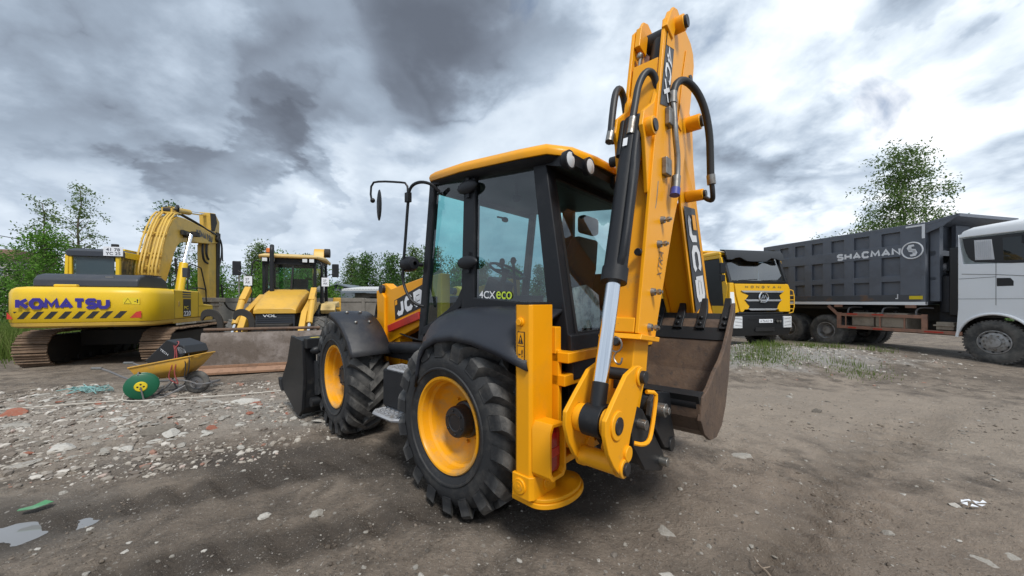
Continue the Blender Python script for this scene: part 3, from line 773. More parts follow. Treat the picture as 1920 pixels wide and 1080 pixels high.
# stabiliser legs ---------------------------------------------------------
def stabiliser(s):
    post = [(-.755, 1.14), (-.775, 1.155), (-.875, 1.155), (-.892, 1.135), (-.892, .93), (-.87, .905), (-.755, .905)]
    post = [(a, s * b) for a, b in post]
    m = MB(); m.prism(post, 'z', .50, 1.63)
    p = m.build('stabiliser_leg', M['yellow'], J, bev=.006)
    m = MB(); m.prism([(a * 1.0 + (a + .82) * -.02, b - s * .0) for a, b in post], 'z', 1.63, 1.645); m.build('cap', M['black'], p)
    m = MB(); m.prism([(-.745, s * 1.165), (-.885, s * 1.167), (-.905, s * 1.14), (-.905, s * .91), (-.88, s * .895), (-.745, s * .895)], 'z', .42, .565)
    for (uu, vv, ax) in ((-.81, s * 1.165, 'y'), (-.905, s * 1.0, 'x')):
        if ax == 'y': m.cyl((uu, vv - s * .01, .495), (uu, vv + s * .012, .495), .05)
        else: m.cyl((uu + .01, vv, .495), (uu - .012, vv, .495), .05)
    m.build('leg_clamp', M['yellow'], p, bev=.006)
    for (uu, vv, ax) in ((-.81, s * 1.178, 'y'), (-.918, s * 1.0, 'x')):
        m = MB()
        if ax == 'y': m.cyl((uu, vv - s * .006, .495), (uu, vv + s * .003, .495), .030); m.cyl((uu, vv, .495), (uu, vv + s * .006, .495), .011, seg=6)
        else: m.cyl((uu + .006, vv, .495), (uu - .003, vv, .495), .030); m.cyl((uu, vv, .495), (uu - .006, vv, .495), .011, seg=6)
        m.build('clamp_bolt', M['yellow_worn'], p)
    foot = []
    for k in range(25):
        a = math.pi * k / 24
        foot.append((-.87 - .16 * math.sin(a), s * (.87 + .255 * math.cos(a))))
    foot += [(-.70, s * .66), (-.70, s * 1.12)]
    m = MB(); m.prism(foot, 'z', .36, .395)
    m.prism([(a * .93 - .06, b * .95 + s * .05) for a, b in foot], 'z', .395, .422)
    m.build('foot_plate', M['yellow_worn'], p, bev=.008)
    m = MB(); m.cyl((-.81, s * 1.15, 1.52), (-.81, s * 1.17, 1.52), .028); m.cyl((-.81, s * 1.17, 1.52), (-.81, s * 1.18, 1.52), .022)
    m.build('button', M['yellow'], p, bev=.004)
    if s > 0:
        plate('warning_sticker', [(-.785, 1.157, 1.46), (-.845, 1.157, 1.46), (-.845, 1.157, 1.28), (-.785, 1.157, 1.28)], M['decalblack'], p, -.001)
        plate('warning_sticker', [(-.790, 1.159, 1.455), (-.840, 1.159, 1.455), (-.840, 1.159, 1.372), (-.790, 1.159, 1.372)], M['yellow'], p, -.002)
        plate('warning_sticker', [(-.790, 1.159, 1.367), (-.840, 1.159, 1.367), (-.840, 1.159, 1.285), (-.790, 1.159, 1.285)], M['yellow'], p, -.002)
        plate('warning_sign', [(-.815, 1.162, 1.445), (-.836, 1.162, 1.385), (-.794, 1.162, 1.385)], M['decalblack'], p, -.001)
        text_mesh('warning_sign', '!', M['yellow'], p, (-.815, 1.163, 1.408), (-1, 0, 0), (0, 0, 1), .008, .032, .01)
        text_mesh('warning_sign', '-!', M['decalblack'], p, (-.815, 1.162, 1.325), (-1, 0, 0), (0, 0, 1), .036, .045, .01)
    m = MB(); m.bx(-.90, -.76, s * .84, s * .905, 1.30, 1.48); m.build('lug', M['yellow'], p, bev=.006)
    LV, LZ = 1.06, .75
    # lamp housing on the rear face
    lampo = [(b_ + LV, z_ + LZ) for b_, z_ in [(.085, .12), (.06, .165), (-.06, .155), (-.085, .11), (-.085, -.15), (-.06, -.18), (.06, -.18), (.085, -.15)]]
    m = MB(); out = [(s * a, b) for a, b in lampo]
    inn = [(s * (LV + (a - LV) * .78), LZ + (b - LZ) * .86) for a, b in lampo]
    n = len(out)
    m.loft([[(-.89, a, b) for a, b in out], [(-1.03, a, b) for a, b in out], [(-1.03, a, b) for a, b in inn], [(-.95, a, b) for a, b in inn]], caps=True)
    lb = m.build('lamp_housing', M['yellow'], p, bev=.004)
    m = MB(); m.prism([(s * (LV + (a - LV) * .72), LZ + (b - LZ) * .82) for a, b in lampo], 'x', -.94, -1.0)
    rl = m.build('tail_lamp', M['redlens'], p, bev=.008)
    m = MB(); m.bx(-1.004, -1.0, s * (LV - .05), s * (LV + .05), LZ - .05, LZ); m.build('reflector', M['red'], rl)
stabiliser(1); stabiliser(-1)

# rear frame
m = MB()
m.bx(-1.0, -.86, -1.12, .90, 1.245, 1.315); m.bx(-.97, -.86, -1.12, .90, 1.09, 1.165)
m.bx(-1.0, -.86, -1.12, .90, .70, .76); m.bx(-.97, -.86, -1.12, .90, .585, .635)
m.bx(-.92, -.86, .86, .90, .55, 1.33)
m.build('rear_frame', M['yellow'], J, bev=.008)
m = MB(); m.bx(-.86, -.80, -.95, .88, .55, 1.35); m.build('rear_plate', M['black'], J)
m = MB(); m.bx(-1.07, -1.0, -1.15, -.72, .56, 1.34); m.prism([(-.95, .50), (-1.35, .50), (-1.40, 1.0), (-1.0, 1.05), (-.92, .9)], 'x', -1.02, -1.36)
m.build('kingpost', M['yellow'], J, bev=.015)
# digging arm of the loader: it lies folded across the rear
def F(z): return .764 - .2146 * (z - 1.458)
# boom, slewed a little so that its foot lies closer to the frame
def bu(u, z): return u + .02 + .095 * (2.4 - min(z, 2.6)) * (1 if u < -1.3 else .3)
def bprism(m, pts, a, b):
    n = len(pts)
    vs = [(bu(a, p[1]), p[0], p[1]) for p in pts] + [(bu(b, p[1]), p[0], p[1]) for p in pts]
    m.add(vs, [tuple(range(n)), tuple(range(2 * n - 1, n - 1, -1))] + [(i, (i + 1) % n, n + (i + 1) % n, n + i) for i in range(n)])
m = MB()
side = [(-.33, 3.12), (-.22, 3.20), (-.08, 3.14), (.0, 2.9), (-.10, 2.40), (-.40, 1.98), (-.78, 1.48), (-1.02, 1.0), (-1.2, .85), (-1.55, .92), (-1.38, 1.48), (-.93, 2.0), (-.50, 2.48), (-.36, 2.8)]
for t in (-1.40, -1.12): bprism(m, side, t, t + .022)
bprism(m, [(-.12, 2.42), (-.47, 1.95), (-.85, 1.48), (-1.04, 1.02), (-1.08, 1.02), (-.89, 1.49), (-.51, 1.97), (-.16, 2.44)], -1.38, -1.12)
bprism(m, [(-1.50, 1.0), (-1.34, 1.48), (-.90, 2.0), (-.48, 2.48), (-.44, 2.48), (-.86, 2.0), (-1.30, 1.48), (-1.46, 1.0)], -1.38, -1.12)
boom = m.build('boom', M['yellow'], J, bev=.006)
m = MB(); gs = [(-1.1, 1.95), (-1.0, 1.9), (-1.3, 1.40), (-1.4, 1.0), (-1.75, 1.0), (-1.62, 1.5)]
bprism(m, gs, -1.35, -1.30); bprism(m, gs, -1.18, -1.12)
m.build('boom_gusset', M['yellow'], boom, bev=.008)
def bp_(l, w, push):
    """point on the boom's side face: l from 0 (top) to 1 down its length, w from 0 (inner edge) to 1 across"""
    a = Vector((-.11, 2.40)).lerp(Vector((-.74, 1.53)), l); b = Vector((-.50, 2.44)).lerp(Vector((-1.28, 1.60)), l)
    p = a.lerp(b, w)
    return Vector((bu(-1.40, p.y) - push, p.x, p.y))
plate('decal', [bp_(0, .12, .004), bp_(1.0, .12, .004), bp_(.90, .85, .004), bp_(0, .85, .004)], M['decalgrey'], boom, 0)
def on_boom(word, l0, l1, w0, w1, mt, push):
    """block letters bent onto the tapering face"""
    o = block_text('lettering', word, mt, boom, (0, 0, 0), (1, 0, 0), (0, 1, 0), 4.2, 1.0, .30, .42)
    for v in o.data.vertices:
        q = v.co; v.co = bp_(l0 + (l1 - l0) * (q.x / 4.2 + .5), w1 + (w0 - w1) * (.5 + q.y) if False else w0 + (w1 - w0) * (.5 + q.y), push + q.z * .5)
    return o
on_boom('JCB', .05, .90, .24, .74, M['white'], .007)
plate('decal', [bp_(.06, .50, .012), bp_(.19, .50, .012), bp_(.19, .72, .012), bp_(.06, .72, .012)], M['yellow'], boom, 0)
pins('pin_boss', M['yellow'], boom, [((-1.37, v, z), (-1.50, v, z), r) for v, z, r in ((-.19, 3.05, .058), (-.27, 2.50, .045))], .005)
pins('pivot_pin', M['hub'], boom, [((-1.495, v, z), (-1.52, v, z), r) for v, z, r in ((-.19, 3.05, .042), (-.27, 2.50, .032))])

# dipper
dp = [(.19, 3.72), (.30, 3.617), (F(3.35), 3.35), (F(3.1), 3.1), (F(2.6), 2.6), (F(2.0), 2.0), (F(1.458), 1.458), (.63, 1.428), (.492, 1.405), (.445, 1.526), (.316, 1.816), (.142, 2.212), (-.051, 2.57), (-.21, 3.036), (-.309, 3.377), (-.366, 3.60), (-.345, 3.69), (-.28, 3.745), (-.077, 3.79), (.05, 3.83), (.13, 3.80)]
m = MB()
m.prism(dp, 'x', -1.402, -1.378); m.prism(dp, 'x', -1.182, -1.158)
m.prism([(F(2.7) - .05, 2.7), (F(1.46) - .05, 1.46), (F(1.46) - .07, 1.46), (F(2.7) - .07, 2.7)], 'x', -1.38, -1.18)
m.prism([(.50, 1.42), (.33, 1.82), (.16, 2.21), (-.03, 2.57), (0, 2.59), (.18, 2.23), (.35, 1.84), (.52, 1.44)], 'x', -1.38, -1.18)
m.prism([(F(1.4) + .0, 1.455), (F(1.4) + .02, 1.425), (.50, 1.385), (.485, 1.415)], 'x', -1.43, -1.15)
dip = m.build('dipper', M['yellow'], J, bev=.005)
m = MB(); m.prism([(F(3.34) - .01, 3.34), (F(2.62) - .012, 2.62), (F(2.62) - .18, 2.62), (F(3.3) - .22, 3.30)], 'x', -1.372, -1.19)
m.prism([(.28, 3.66), (F(3.5) - .005, 3.5), (F(3.5) - .13, 3.48), (.16, 3.64)], 'x', -1.225, -1.184); m.prism([(.22, 3.72), (F(3.5) - .0, 3.55), (F(3.5) - .13, 3.52), (.10, 3.70)], 'x', -1.42, -1.38)
m.build('top_mount', M['yellow'], dip, bev=.006)
m = MB(); m.cyl((-1.30, .10, 3.62), (-1.29, .23, 3.20), .062); m.cyl((-1.375, .10, 3.62), (-1.20, .10, 3.62), .07)
m.build('dipper_ram', M['black'], dip)
m = MB(); m.tube([(-1.225, .30, 3.42), (-1.215, .32, 3.3), (-1.215, .31, 3.12)], .014, 8, 1); m.ell((-1.22, .30, 3.43), (.025, .03, .03), 8, 6)
m.build('hose_pipe', M['steel'], dip)
m = MB(); m.cyl((-1.40, .115, 3.66), (-1.475, .115, 3.66), .055); m.build('pin_boss', M['yellow'], dip, bev=.006)
pins('pivot_pin', M['hub'], dip, [((-1.47, .115, 3.66), (-1.495, .115, 3.66), .042), ((-1.40, -.22, 3.42), (-1.425, -.22, 3.42), .035)])
m = MB(); m.prism([(-.19, 3.38), (-.25, 3.58), (-.14, 3.62), (-.06, 3.4), (.06, 2.96), (-.02, 2.94)], 'x', -1.404, -1.410); m.build('wear_plate', M['yellow'], dip, bev=.004)
for (v, z) in ((.38, 2.20), (.44, 2.03), (.55, 1.71), (.60, 1.485)):
    m = MB(); m.cyl((-1.40, v, z), (-1.425, v, z), .028, .022); m.cyl((-1.42, v, z), (-1.47, v, z), .010, seg=8); m.cyl((-1.44, v, z), (-1.456, v, z), .02, seg=6)
    m.build('adjuster_bolt', M['steel'], dip)
xd = Vector((0, .24, -1)).normalized(); yd = Vector((0, -1, -.24)).normalized()
c4 = Vector((-1.404, .265, 3.27))
def strip(l0, l1, w0, w1, mt, pu):
    plate('decal', [c4 + xd * l0 + yd * w0, c4 + xd * (l1 + .05) + yd * w0, c4 + xd * (l1 - .03) + yd * w1, c4 + xd * l0 + yd * w1], M[mt], dip, pu)
strip(-.34, .27, -.075, .075, 'decalgrey', .002)
strip(-.335, -.20, -.07, .07, 'yellow_worn', .004)
block_text('lettering', '4CX', M['white'], dip, c4 + xd * .03 + Vector((-.004, 0, 0)), xd, yd, .40, .115, .22, .35, .2)
text_mesh('small_lettering', 'XTRA', M['decalgrey'], dip, Vector((-1.404, .41, 1.90)), Vector((0, -.28, 1)), Vector((0, 1, .28)), .19, .075, -.012, .1, .002)
# ears that carry the bucket ram
m = MB()
for t in (-1.385, -1.205):
    m.prism([(F(3.12) - .02, 3.12), (F(3.0) + .03, 2.98), (F(2.82) + .155, 2.86), (F(2.75) + .17, 2.76), (F(2.68) + .12, 2.69), (F(2.35) + .0, 2.35), (F(2.35) - .06, 2.35), (F(3.12) - .06, 3.12)], 'x', t, t + .028)
ears = m.build('ram_ear', M['yellow'], dip, bev=.006)
m = MB(); m.cyl((-1.43, F(2.78) + .09, 2.77), (-1.355, F(2.78) + .09, 2.77), .058); m.build('pin_boss', M['yellow'], dip, bev=.005)
pins('pivot_pin', M['hub'], dip, [((-1.44, F(2.78) + .09, 2.77), (-1.13, F(2.78) + .09, 2.77), .04), ((-1.17, F(2.6) + .02, 2.62), (-1.11, F(2.6) + .02, 2.62), .035)])
# bucket ram
T = Vector((-1.285, .555, 2.82)); B = Vector((-1.34, 1.165, 1.02)); d = (B - T).normalized()
m = MB(); m.tube([T - d * .02, T + d * 1.03], .068, 20); m.tube([T + d * 1.03, T + d * 1.12], .076, 20)
side_ = d.cross(Vector((1, 0, 0))).normalized()
off = Vector((-.055, 0, 0)) + side_ * -.045
m.tube([T + off * .9 + d * -.02, T + off * .9 + d * .30, T + off * 1.2 + d * .40, T + off * 1.25 + d * .95, T + off * .8 + d * 1.02], .024, 8, 1)
m.tube([T - Vector((-.06, 0, 0)) + side_ * -.03 + d * -.02, T - Vector((-.06, 0, 0)) + side_ * -.03 + d * .25], .022, 8)
ram = m.build('bucket_ram', M['plastic'], J, sm=50)
m = MB(); m.tube([T + d * 1.10, T + d * 1.72], .042, 24); m.build('ram_rod', M['chrome'], ram)
m = MB(); m.tube([T + d * 1.70, B - d * .06], .044, 20); m.cyl((B.x - .055, B.y, B.z), (B.x + .055, B.y, B.z), .085, seg=24); m.build('rod_end', M['black'], ram, bev=.004)
plate('sticker', [T + d * .16 + side_ * -.078 + Vector((-.01, 0, 0)), T + d * .16 + side_ * -.078 + Vector((.02, 0, 0)), T + d * .22 + side_ * -.078 + Vector((.02, 0, 0)), T + d * .22 + side_ * -.078 + Vector((-.01, 0, 0))], M['white'], ram, 0)
# inner dipper
m = MB()
m.prism([(F(2.6) - .075, 2.6), (F(.9) - .02, .9), (F(.8) - .06, .80), (F(.8) - .16, .82), (F(1.2) - .26, 1.2), (F(2.6) - .24, 2.6)], 'x', -1.372, -1.188)
m.prism([(F(1.55) - .0, 1.55), (F(1.46), 1.46), (F(1.46) - .2, 1.40), (F(1.55) - .2, 1.55)], 'x', -1.374, -1.186)
ind = m.build('inner_dipper', M['yellow_worn'], J, bev=.008)
pins('pin', M['hub'], ind, [((-1.27, F(1.40) + .0, 1.40), (-1.27, F(1.40) + .035, 1.41), .03), ((-1.36, F(1.96) - .02, 1.96), (-1.36, F(1.96) + .02, 1.96), .024)])
m = MB(); ring = [(-1.275 + .04 * math.cos(a * .35), F(1.4) + .025, 1.385 + .045 * math.sin(a * .35)) for a in range(19)]
m.tube(ring, .006, 6, 0); m.tube([(-1.29, F(1.35) + .02, 1.345), (-1.265, F(1.3) + .02, 1.31), (-1.29, F(1.28) + .02, 1.27), (-1.32, F(1.27) + .02, 1.27), (-1.325, F(1.31) + .02, 1.31)], .006, 6, 2)
m.build('spring_clip', M['steel'], ind)
m = MB(); m.prism([(F(1.17) - .012, 1.21), (F(1.12) - .012, 1.12), (F(1.12) - .03, 1.12), (F(1.17) - .03, 1.21)], 'x', -1.30, -1.27); m.build('slot', M['hose'], ind)

# tipping levers
lev = [(.93, 1.29), (.87, 1.285), (.825, 1.235), (.835, 1.17), (.90, 1.10), (.955, 1.0), (1.0, .93), (1.035, .85), (1.04, .775), (1.08, .74), (1.145, .765), (1.20, .82), (1.255, .90), (1.29, 1.0), (1.285, 1.07), (1.19, 1.15), (1.05, 1.26)]
levs = []
for t in (-1.462, -1.236):
    m = MB(); m.prism(lev, 'x', t, t + .026)
    m.cyl((t - .01, 1.165, 1.02), (t + .036, 1.165, 1.02), .075)
    m.cyl((t - .012, .885, 1.225), (t + .036, .885, 1.225), .055)
    m.cyl((t - .016, 1.055, .845), (t + .036, 1.055, .845), .042)
    m.cyl((t - .012, 1.095, .78), (t + .036, 1.095, .78), .05)
    levs.append(m.build('tipping_lever', M['yellow_worn'], J, bev=.006))
pins('pivot_pin', M['hub'], levs[0], [((-1.50, .885, 1.225), (-1.20, .885, 1.225), .036), ((-1.49, 1.095, .78), (-1.20, 1.095, .78), .034), ((-1.478, 1.165, 1.02), (-1.21, 1.165, 1.02), .045)])
m = MB(); m.cyl((-1.44, 1.12, .80), (-1.235, 1.12, .80), .052, seg=24); m.cyl((-1.44, 1.165, 1.02), (-1.40, 1.165, 1.02), .075); m.cyl((-1.28, 1.165, 1.02), (-1.235, 1.165, 1.02), .075)
m.build('cross_tube', M['yellow_worn'], levs[0])
m = MB(); m.tube([(-1.49, .86, 1.14), (-1.52, .80, 1.13), (-1.52, .80, 1.08), (-1.52, .86, .93), (-1.52, .90, .88), (-1.51, .96, .875), (-1.47, .98, .88)], .012, 8, 1)
m.build('guard_loop', M['yellow'], levs[0])
# link to the quick hitch
m = MB(); lk = [(.93, 1.02), (.87, 1.06), (.74, 1.0), (.40, .64), (.36, .57), (.42, .52), (.70, .62), (.88, .82)]
m.prism(lk, 'x', -1.42, -1.39); m.prism(lk, 'x', -1.20, -1.17); m.prism([(.80, .96), (.45, .62), (.66, .62), (.84, .80)], 'x', -1.39, -1.20)
m.cyl((-1.40, .86, .95), (-1.19, .86, .95), .075); m.cyl((-1.40, .43, .58), (-1.19, .43, .58), .055)
link = m.build('tipping_link', M['black'], J, bev=.006)
pins('pivot_pin', M['steel'], link, [((-1.47, .80, .93), (-1.36, .80, .93), .03), ((-1.47, .45, .60), (-1.40, .45, .60), .03)])
m = MB(); hg = [(.66, 1.04), (.58, 1.08), (.42, 1.05), (.22, 1.0), (.30, .86), (.22, .70), (.30, .64), (.42, .68), (.60, .86), (.68, .95)]
m.prism(hg, 'x', -1.44, -1.41); m.prism(hg, 'x', -1.17, -1.14); m.prism([(.30, .95), (.28, .72), (.40, .72), (.5, .86)], 'x', -1.41, -1.17); m.cyl((-1.45, .30, .67), (-1.13, .30, .67), .05)
m.cyl((-1.43, .57, .97), (-1.15, .57, .97), .07)
hit = m.build('quick_hitch', M['black'], J, bev=.006)
m = MB(); m.cyl((-1.50, .57, .97), (-1.40, .57, .97), .042); m.cyl((-1.52, .57, .97), (-1.49, .57, .97), .024, seg=6); m.build('pivot_pin', M['steel'], hit, bev=.004)
m = MB(); m.prism([(.95, .78), (.80, .70), (.40, .66), (.40, .74), (.78, .79), (.92, .85)], 'x', -1.33, -1.25); m.build('lever_bar', M['yellow_worn'], hit, bev=.01)

# bucket
U0, U1 = -1.62, -.975
def warp(P): return [(a + .10 * sstep(1.0, 1.45, b), b) for a, b in P]
shell = [(.31, 1.02), (.30, .88), (.22, .775), (.08, .70), (-.09, .675), (-.24, .715), (-.36, .83), (-.48, 1.06), (-.62, 1.30), (-.75, 1.46), (-.80, 1.50)]
shell = warp(shell)
def off2(P, d):
    out = []
    for i, p in enumerate(P):
        a = Vector(P[max(0, i - 1)]); b = Vector(P[min(len(P) - 1, i + 1)])
        t = (b - a).normalized(); out.append((p[0] - t.y * d, p[1] + t.x * d))
    return out
m = MB(); n = len(shell); ins = off2(shell, -.022)
for k in range(n - 1):
    m.prism([shell[k], shell[k + 1], ins[k + 1], ins[k]], 'x', U0, U1)
bkt = m.build('digging_bucket', M['bucket'], J, merge=True, sm=30)
sp = [(.27, 1.015), (.12, 1.055), (-.06, 1.14), (-.26, 1.205), (-.42, 1.285), (-.58, 1.40), (-.72, 1.53), (-.80, 1.63), (-.845, 1.635), (-.83, 1.50), (-.77, 1.455), (-.63, 1.29), (-.49, 1.05), (-.37, .82), (-.245, .70), (-.09, .655), (.08, .68), (.23, .76), (.315, .87)]
sp = warp(sp)
for t in (U0 - .012, U1 - .012):
    m = MB(); m.prism(sp, 'x', t, t + .026); m.build('side_plate', M['bucket'], bkt, bev=.004)
m = MB(); m.prism(warp([(-.60, 1.325), (-.80, 1.545), (-.825, 1.53), (-.625, 1.31)]), 'x', U0 + .014, U1 - .014); m.build('cutting_edge', M['black'], bkt, bev=.004)
m = MB(); m.cyl((U0 + .02, .27, .97), (U1 - .02, .27, .97), .045); m.prism([(.33, 1.03), (.21, 1.04), (.20, 1.02), (.30, .96)], 'x', U0, U1); m.build('torque_tube', M['black'], bkt)
for k in range(4):
    u = -1.575 + k * .185
    m = MB(); m.loft([[(u - .036, -0.560, 1.42), (u + .036, -0.560, 1.42), (u + .036, -0.600, 1.385), (u - .036, -0.600, 1.385)],
                      [(u - .036, -0.660, 1.53), (u + .036, -0.660, 1.53), (u + .036, -0.700, 1.50), (u - .036, -0.700, 1.50)],
                      [(u - .030, -0.710, 1.60), (u + .030, -0.710, 1.60), (u + .030, -0.745, 1.58), (u - .030, -0.745, 1.58)],
                      [(u - .024, -0.745, 1.68), (u + .024, -0.745, 1.68), (u + .024, -0.765, 1.67), (u - .024, -0.765, 1.67)]])
    for q in (0, 1): m.ell((u, -.585 - q * .045, 1.455 + q * .05), (.02, .02, .02), 8, 5)
    m.build('tooth', M['black'], bkt, bev=.006)

# hoses and pipes along the arm
def hose(name, pts, r, mt, smooth=2):
    m = MB(); m.tube(pts, r, 10, smooth); return m.build(name, M[mt], J, sm=60)
hose('hydraulic_hose', [(-1.30, .62, 2.80), (-1.30, .57, 2.95), (-1.30, .52, 3.10), (-1.33, .47, 3.20), (-1.36, .42, 3.20), (-1.375, .38, 3.12), (-1.375, .36, 2.98), (-1.372, .38, 2.9)], .024, 'hose')
hose('hydraulic_hose', [(-1.17, .66, 2.75), (-1.165, .62, 2.92), (-1.155, .56, 3.08), (-1.15, .49, 3.15), (-1.15, .42, 3.12), (-1.15, .38, 3.0)], .024, 'hose')
hose('pipe_coupling', [(-1.30, .645, 2.72), (-1.30, .605, 2.84)], .027, 'steel', 0)
hose('pipe_coupling', [(-1.17, .68, 2.70), (-1.168, .64, 2.80)], .027, 'steel', 0)
hose('hydraulic_hose', [(-1.355, .43, 2.72), (-1.37, .49, 2.55), (-1.375, .53, 2.36)], .022, 'hose')
hose('steel_pipe', [(-1.375, .53, 2.40), (-1.375, .55, 2.27), (-1.385, .53, 2.23), (-1.39, .48, 2.26), (-1.39, .44, 2.45)], .014, 'steel')
hose('steel_pipe', [(-1.43, .24, 3.06), (-1.44, .24, 2.98), (-1.45, .25, 2.80), (-1.455, .22, 2.68), (-1.455, .22, 2.56), (-1.455, .24, 2.46)], .02, 'steel')
hose('pipe_coupling', [(-1.455, .245, 2.52), (-1.455, .265, 2.42)], .03, 'steel', 0)
hose('pipe_coupling', [(-1.43, .24, 3.04), (-1.43, .235, 3.12)], .028, 'steel', 0)
hose('blue_cap', [(-1.455, .265, 2.43), (-1.455, .28, 2.38)], .034, 'blue', 0)
hose('hydraulic_hose', [(-1.43, .235, 3.10), (-1.44, .20, 3.20), (-1.47, .11, 3.25), (-1.52, .01, 3.20), (-1.56, -.06, 3.08), (-1.58, -.11, 2.90), (-1.58, -.13, 2.72), (-1.58, -.14, 2.58)], .026, 'hose')
hose('pipe_coupling', [(-1.58, -.14, 2.60), (-1.585, -.145, 2.53)], .03, 'steel', 0)
hose('steel_pipe', [(-1.585, -.145, 2.55), (-1.59, -.16, 2.46), (-1.58, -.20, 2.42), (-1.54, -.24, 2.44), (-1.50, -.27, 2.48)], .018, 'hub')
for (v, z) in ((.27, 2.93), (.33, 2.57)):
    m = MB(); m.bx(-1.44, -1.40, v - .05, v + .05, z - .06, z + .06); m.build('pipe_clamp', M['steel'], J, bev=.01)
# ================================================================ ground
RUTS = ((-2.6, 3.2, .90, .43, .22), (-1.9, 2.35, .93, .37, .2), (2.3, 2.9, .80, .6, .3), (3.6, 3.9, .78, .62, .25), (.9, 2.0, .9, .42, .22), (5.2, 4.6, .85, .52, .25))
def gz(x, y, fine=True):
    """height of the yard"""
    z = noise.noise(Vector((x * .35, y * .35, 1.3))) * .035
    d = math.hypot(x, y)
    # gravel bank in front of the trucks, rubble heap at the left
    b = math.exp(-((x - 7.2) / 2.6) ** 2 - ((y - 10.3) / 1.7) ** 2) * .34
    b += math.exp(-((x - 11.5) / 4.0) ** 2 - ((y - 12.0) / 3.5) ** 2) * .16
    r = math.exp(-((x + 5.6) / 2.2) ** 2 - ((y - 4.8) / 1.0) ** 2) * .10
    r += math.exp(-((x + 8.6) / 2.0) ** 2 - ((y - 6.6) / .9) ** 2) * .08
    p = math.exp(-((x + 3.95) / .50) ** 2 - ((y - 2.62) / .26) ** 2) * .075      # puddle hollow
    z += b + r - p
    z += sstep(1.5, 4.5, y) * .03 * math.exp(-((x + 1.5) / 3) ** 2)
    # soil pressed up round the tyres of the foreground loader
    for wx, wy in ((-.45, 2.99), (-2.0, 4.5)):
        q = math.hypot(x - wx, y - wy); z += .045 * math.exp(-((q - .42) / .16) ** 2) - .03 * math.exp(-(q / .3) ** 2)
    if fine and d < 40:
        rough = .4 + 1.3 * r / .10 + 1.2 * b / .3
        w = max(0.0, 1 - d / 40)
        z += noise.noise(Vector((x * 1.6, y * 1.6, 5.1))) * .036 * w
        z += noise.noise(Vector((x * 4.7, y * 4.7, 8.1))) * .017 * w * (.6 + rough)
        if d < 14:
            n3 = noise.noise(Vector((x * 9, y * 9, 2.2)))
            z += (n3 + .5 * noise.noise(Vector((x * 27, y * 27, 3.2)))) * .015 * (.5 + rough) * (.35 + 1.5 * max(0, noise.noise(Vector((x * .8, y * .8, 7.7))) + .25))
            # churned wheel ruts
            for (ax, ay, dx, dy, wd) in RUTS:
                q = -(x - ax) * dy + (y - ay) * dx
                s_ = (x - ax) * dx + (y - ay) * dy
                if abs(q) < .26 and abs(s_) < 2.6:
                    z -= .018 * max(0, math.sin(s_ * 26 + abs(q) * 22)) * (1 - (q / .26) ** 2)
                if abs(q) < .6 and abs(s_) < 3:
                    z -= .032 * math.exp(-(q / wd) ** 2) * (1 - (s_ / 3) ** 2) * (1 + .8 * math.sin(s_ * 21 + q * 9))
    return z
def axis_lines(segs):
    out = []
    for a, b, st in segs:
        n = max(1, round((b - a) / st)); out += [a + (b - a) * i / n for i in range(n)]
    return out + [segs[-1][1]]
xs = axis_lines([(-420, -60, 30), (-60, -20, 4), (-20, -9, .32), (-9, -5, .11), (-5, 5, .034), (5, 9, .11), (9, 20, .32), (20, 60, 4), (60, 420, 30)])
ys = axis_lines([(-60, -6, 4), (-6, .4, .4), (.4, 1.2, .08), (1.2, 5.2, .034), (5.2, 9, .11), (9, 16, .3), (16, 60, 3), (60, 620, 35)])
gv = [(x, y, gz(x, y)) for y in ys for x in xs]
nx = len(xs)
gf = [(j * nx + i, j * nx + i + 1, (j + 1) * nx + i + 1, (j + 1) * nx + i) for j in range(len(ys) - 1) for i in range(nx - 1)]
me = bpy.data.meshes.new('ground'); me.from_pydata(gv, [], gf)
me.polygons.foreach_set('use_smooth', [True] * len(me.polygons))
g_o = bpy.data.objects.new('ground', me); COL.objects.link(g_o); tag(g_o, None, None, kind='structure')
# mud, dust and grit
m_, nt, out = newmat('muddy yard ground')
tc = N(nt, 'ShaderNodeTexCoord').outputs['Object']
geo = N(nt, 'ShaderNodeSeparateXYZ'); nt.links.new(tc, geo.inputs[0])
n1 = noise_tex(nt, tc, .55, 8, .62, .6); n2 = noise_tex(nt, tc, 3.2, 8, .65, .3); n3 = noise_tex(nt, tc, 38, 6, .7)
base = ramp(nt, n1, [(.32, (.105, .082, .062)), (.46, (.185, .148, .115)), (.60, (.27, .222, .176)), (.75, (.34, .285, .228))])
c2 = mixc(nt, ramp(nt, n2, [(.46, 0.0), (.62, .85)]), base, (.070, .056, .045))
c2 = mixc(nt, ramp(nt, noise_tex(nt, tc, 9.5, 7, .7, .2), [(.52, 0.0), (.66, .7)]), c2, (.052, .042, .034))
c2 = mixc(nt, ramp(nt, n3, [(.35, 0.0), (.7, .42)]), c2, (.25, .212, .172))
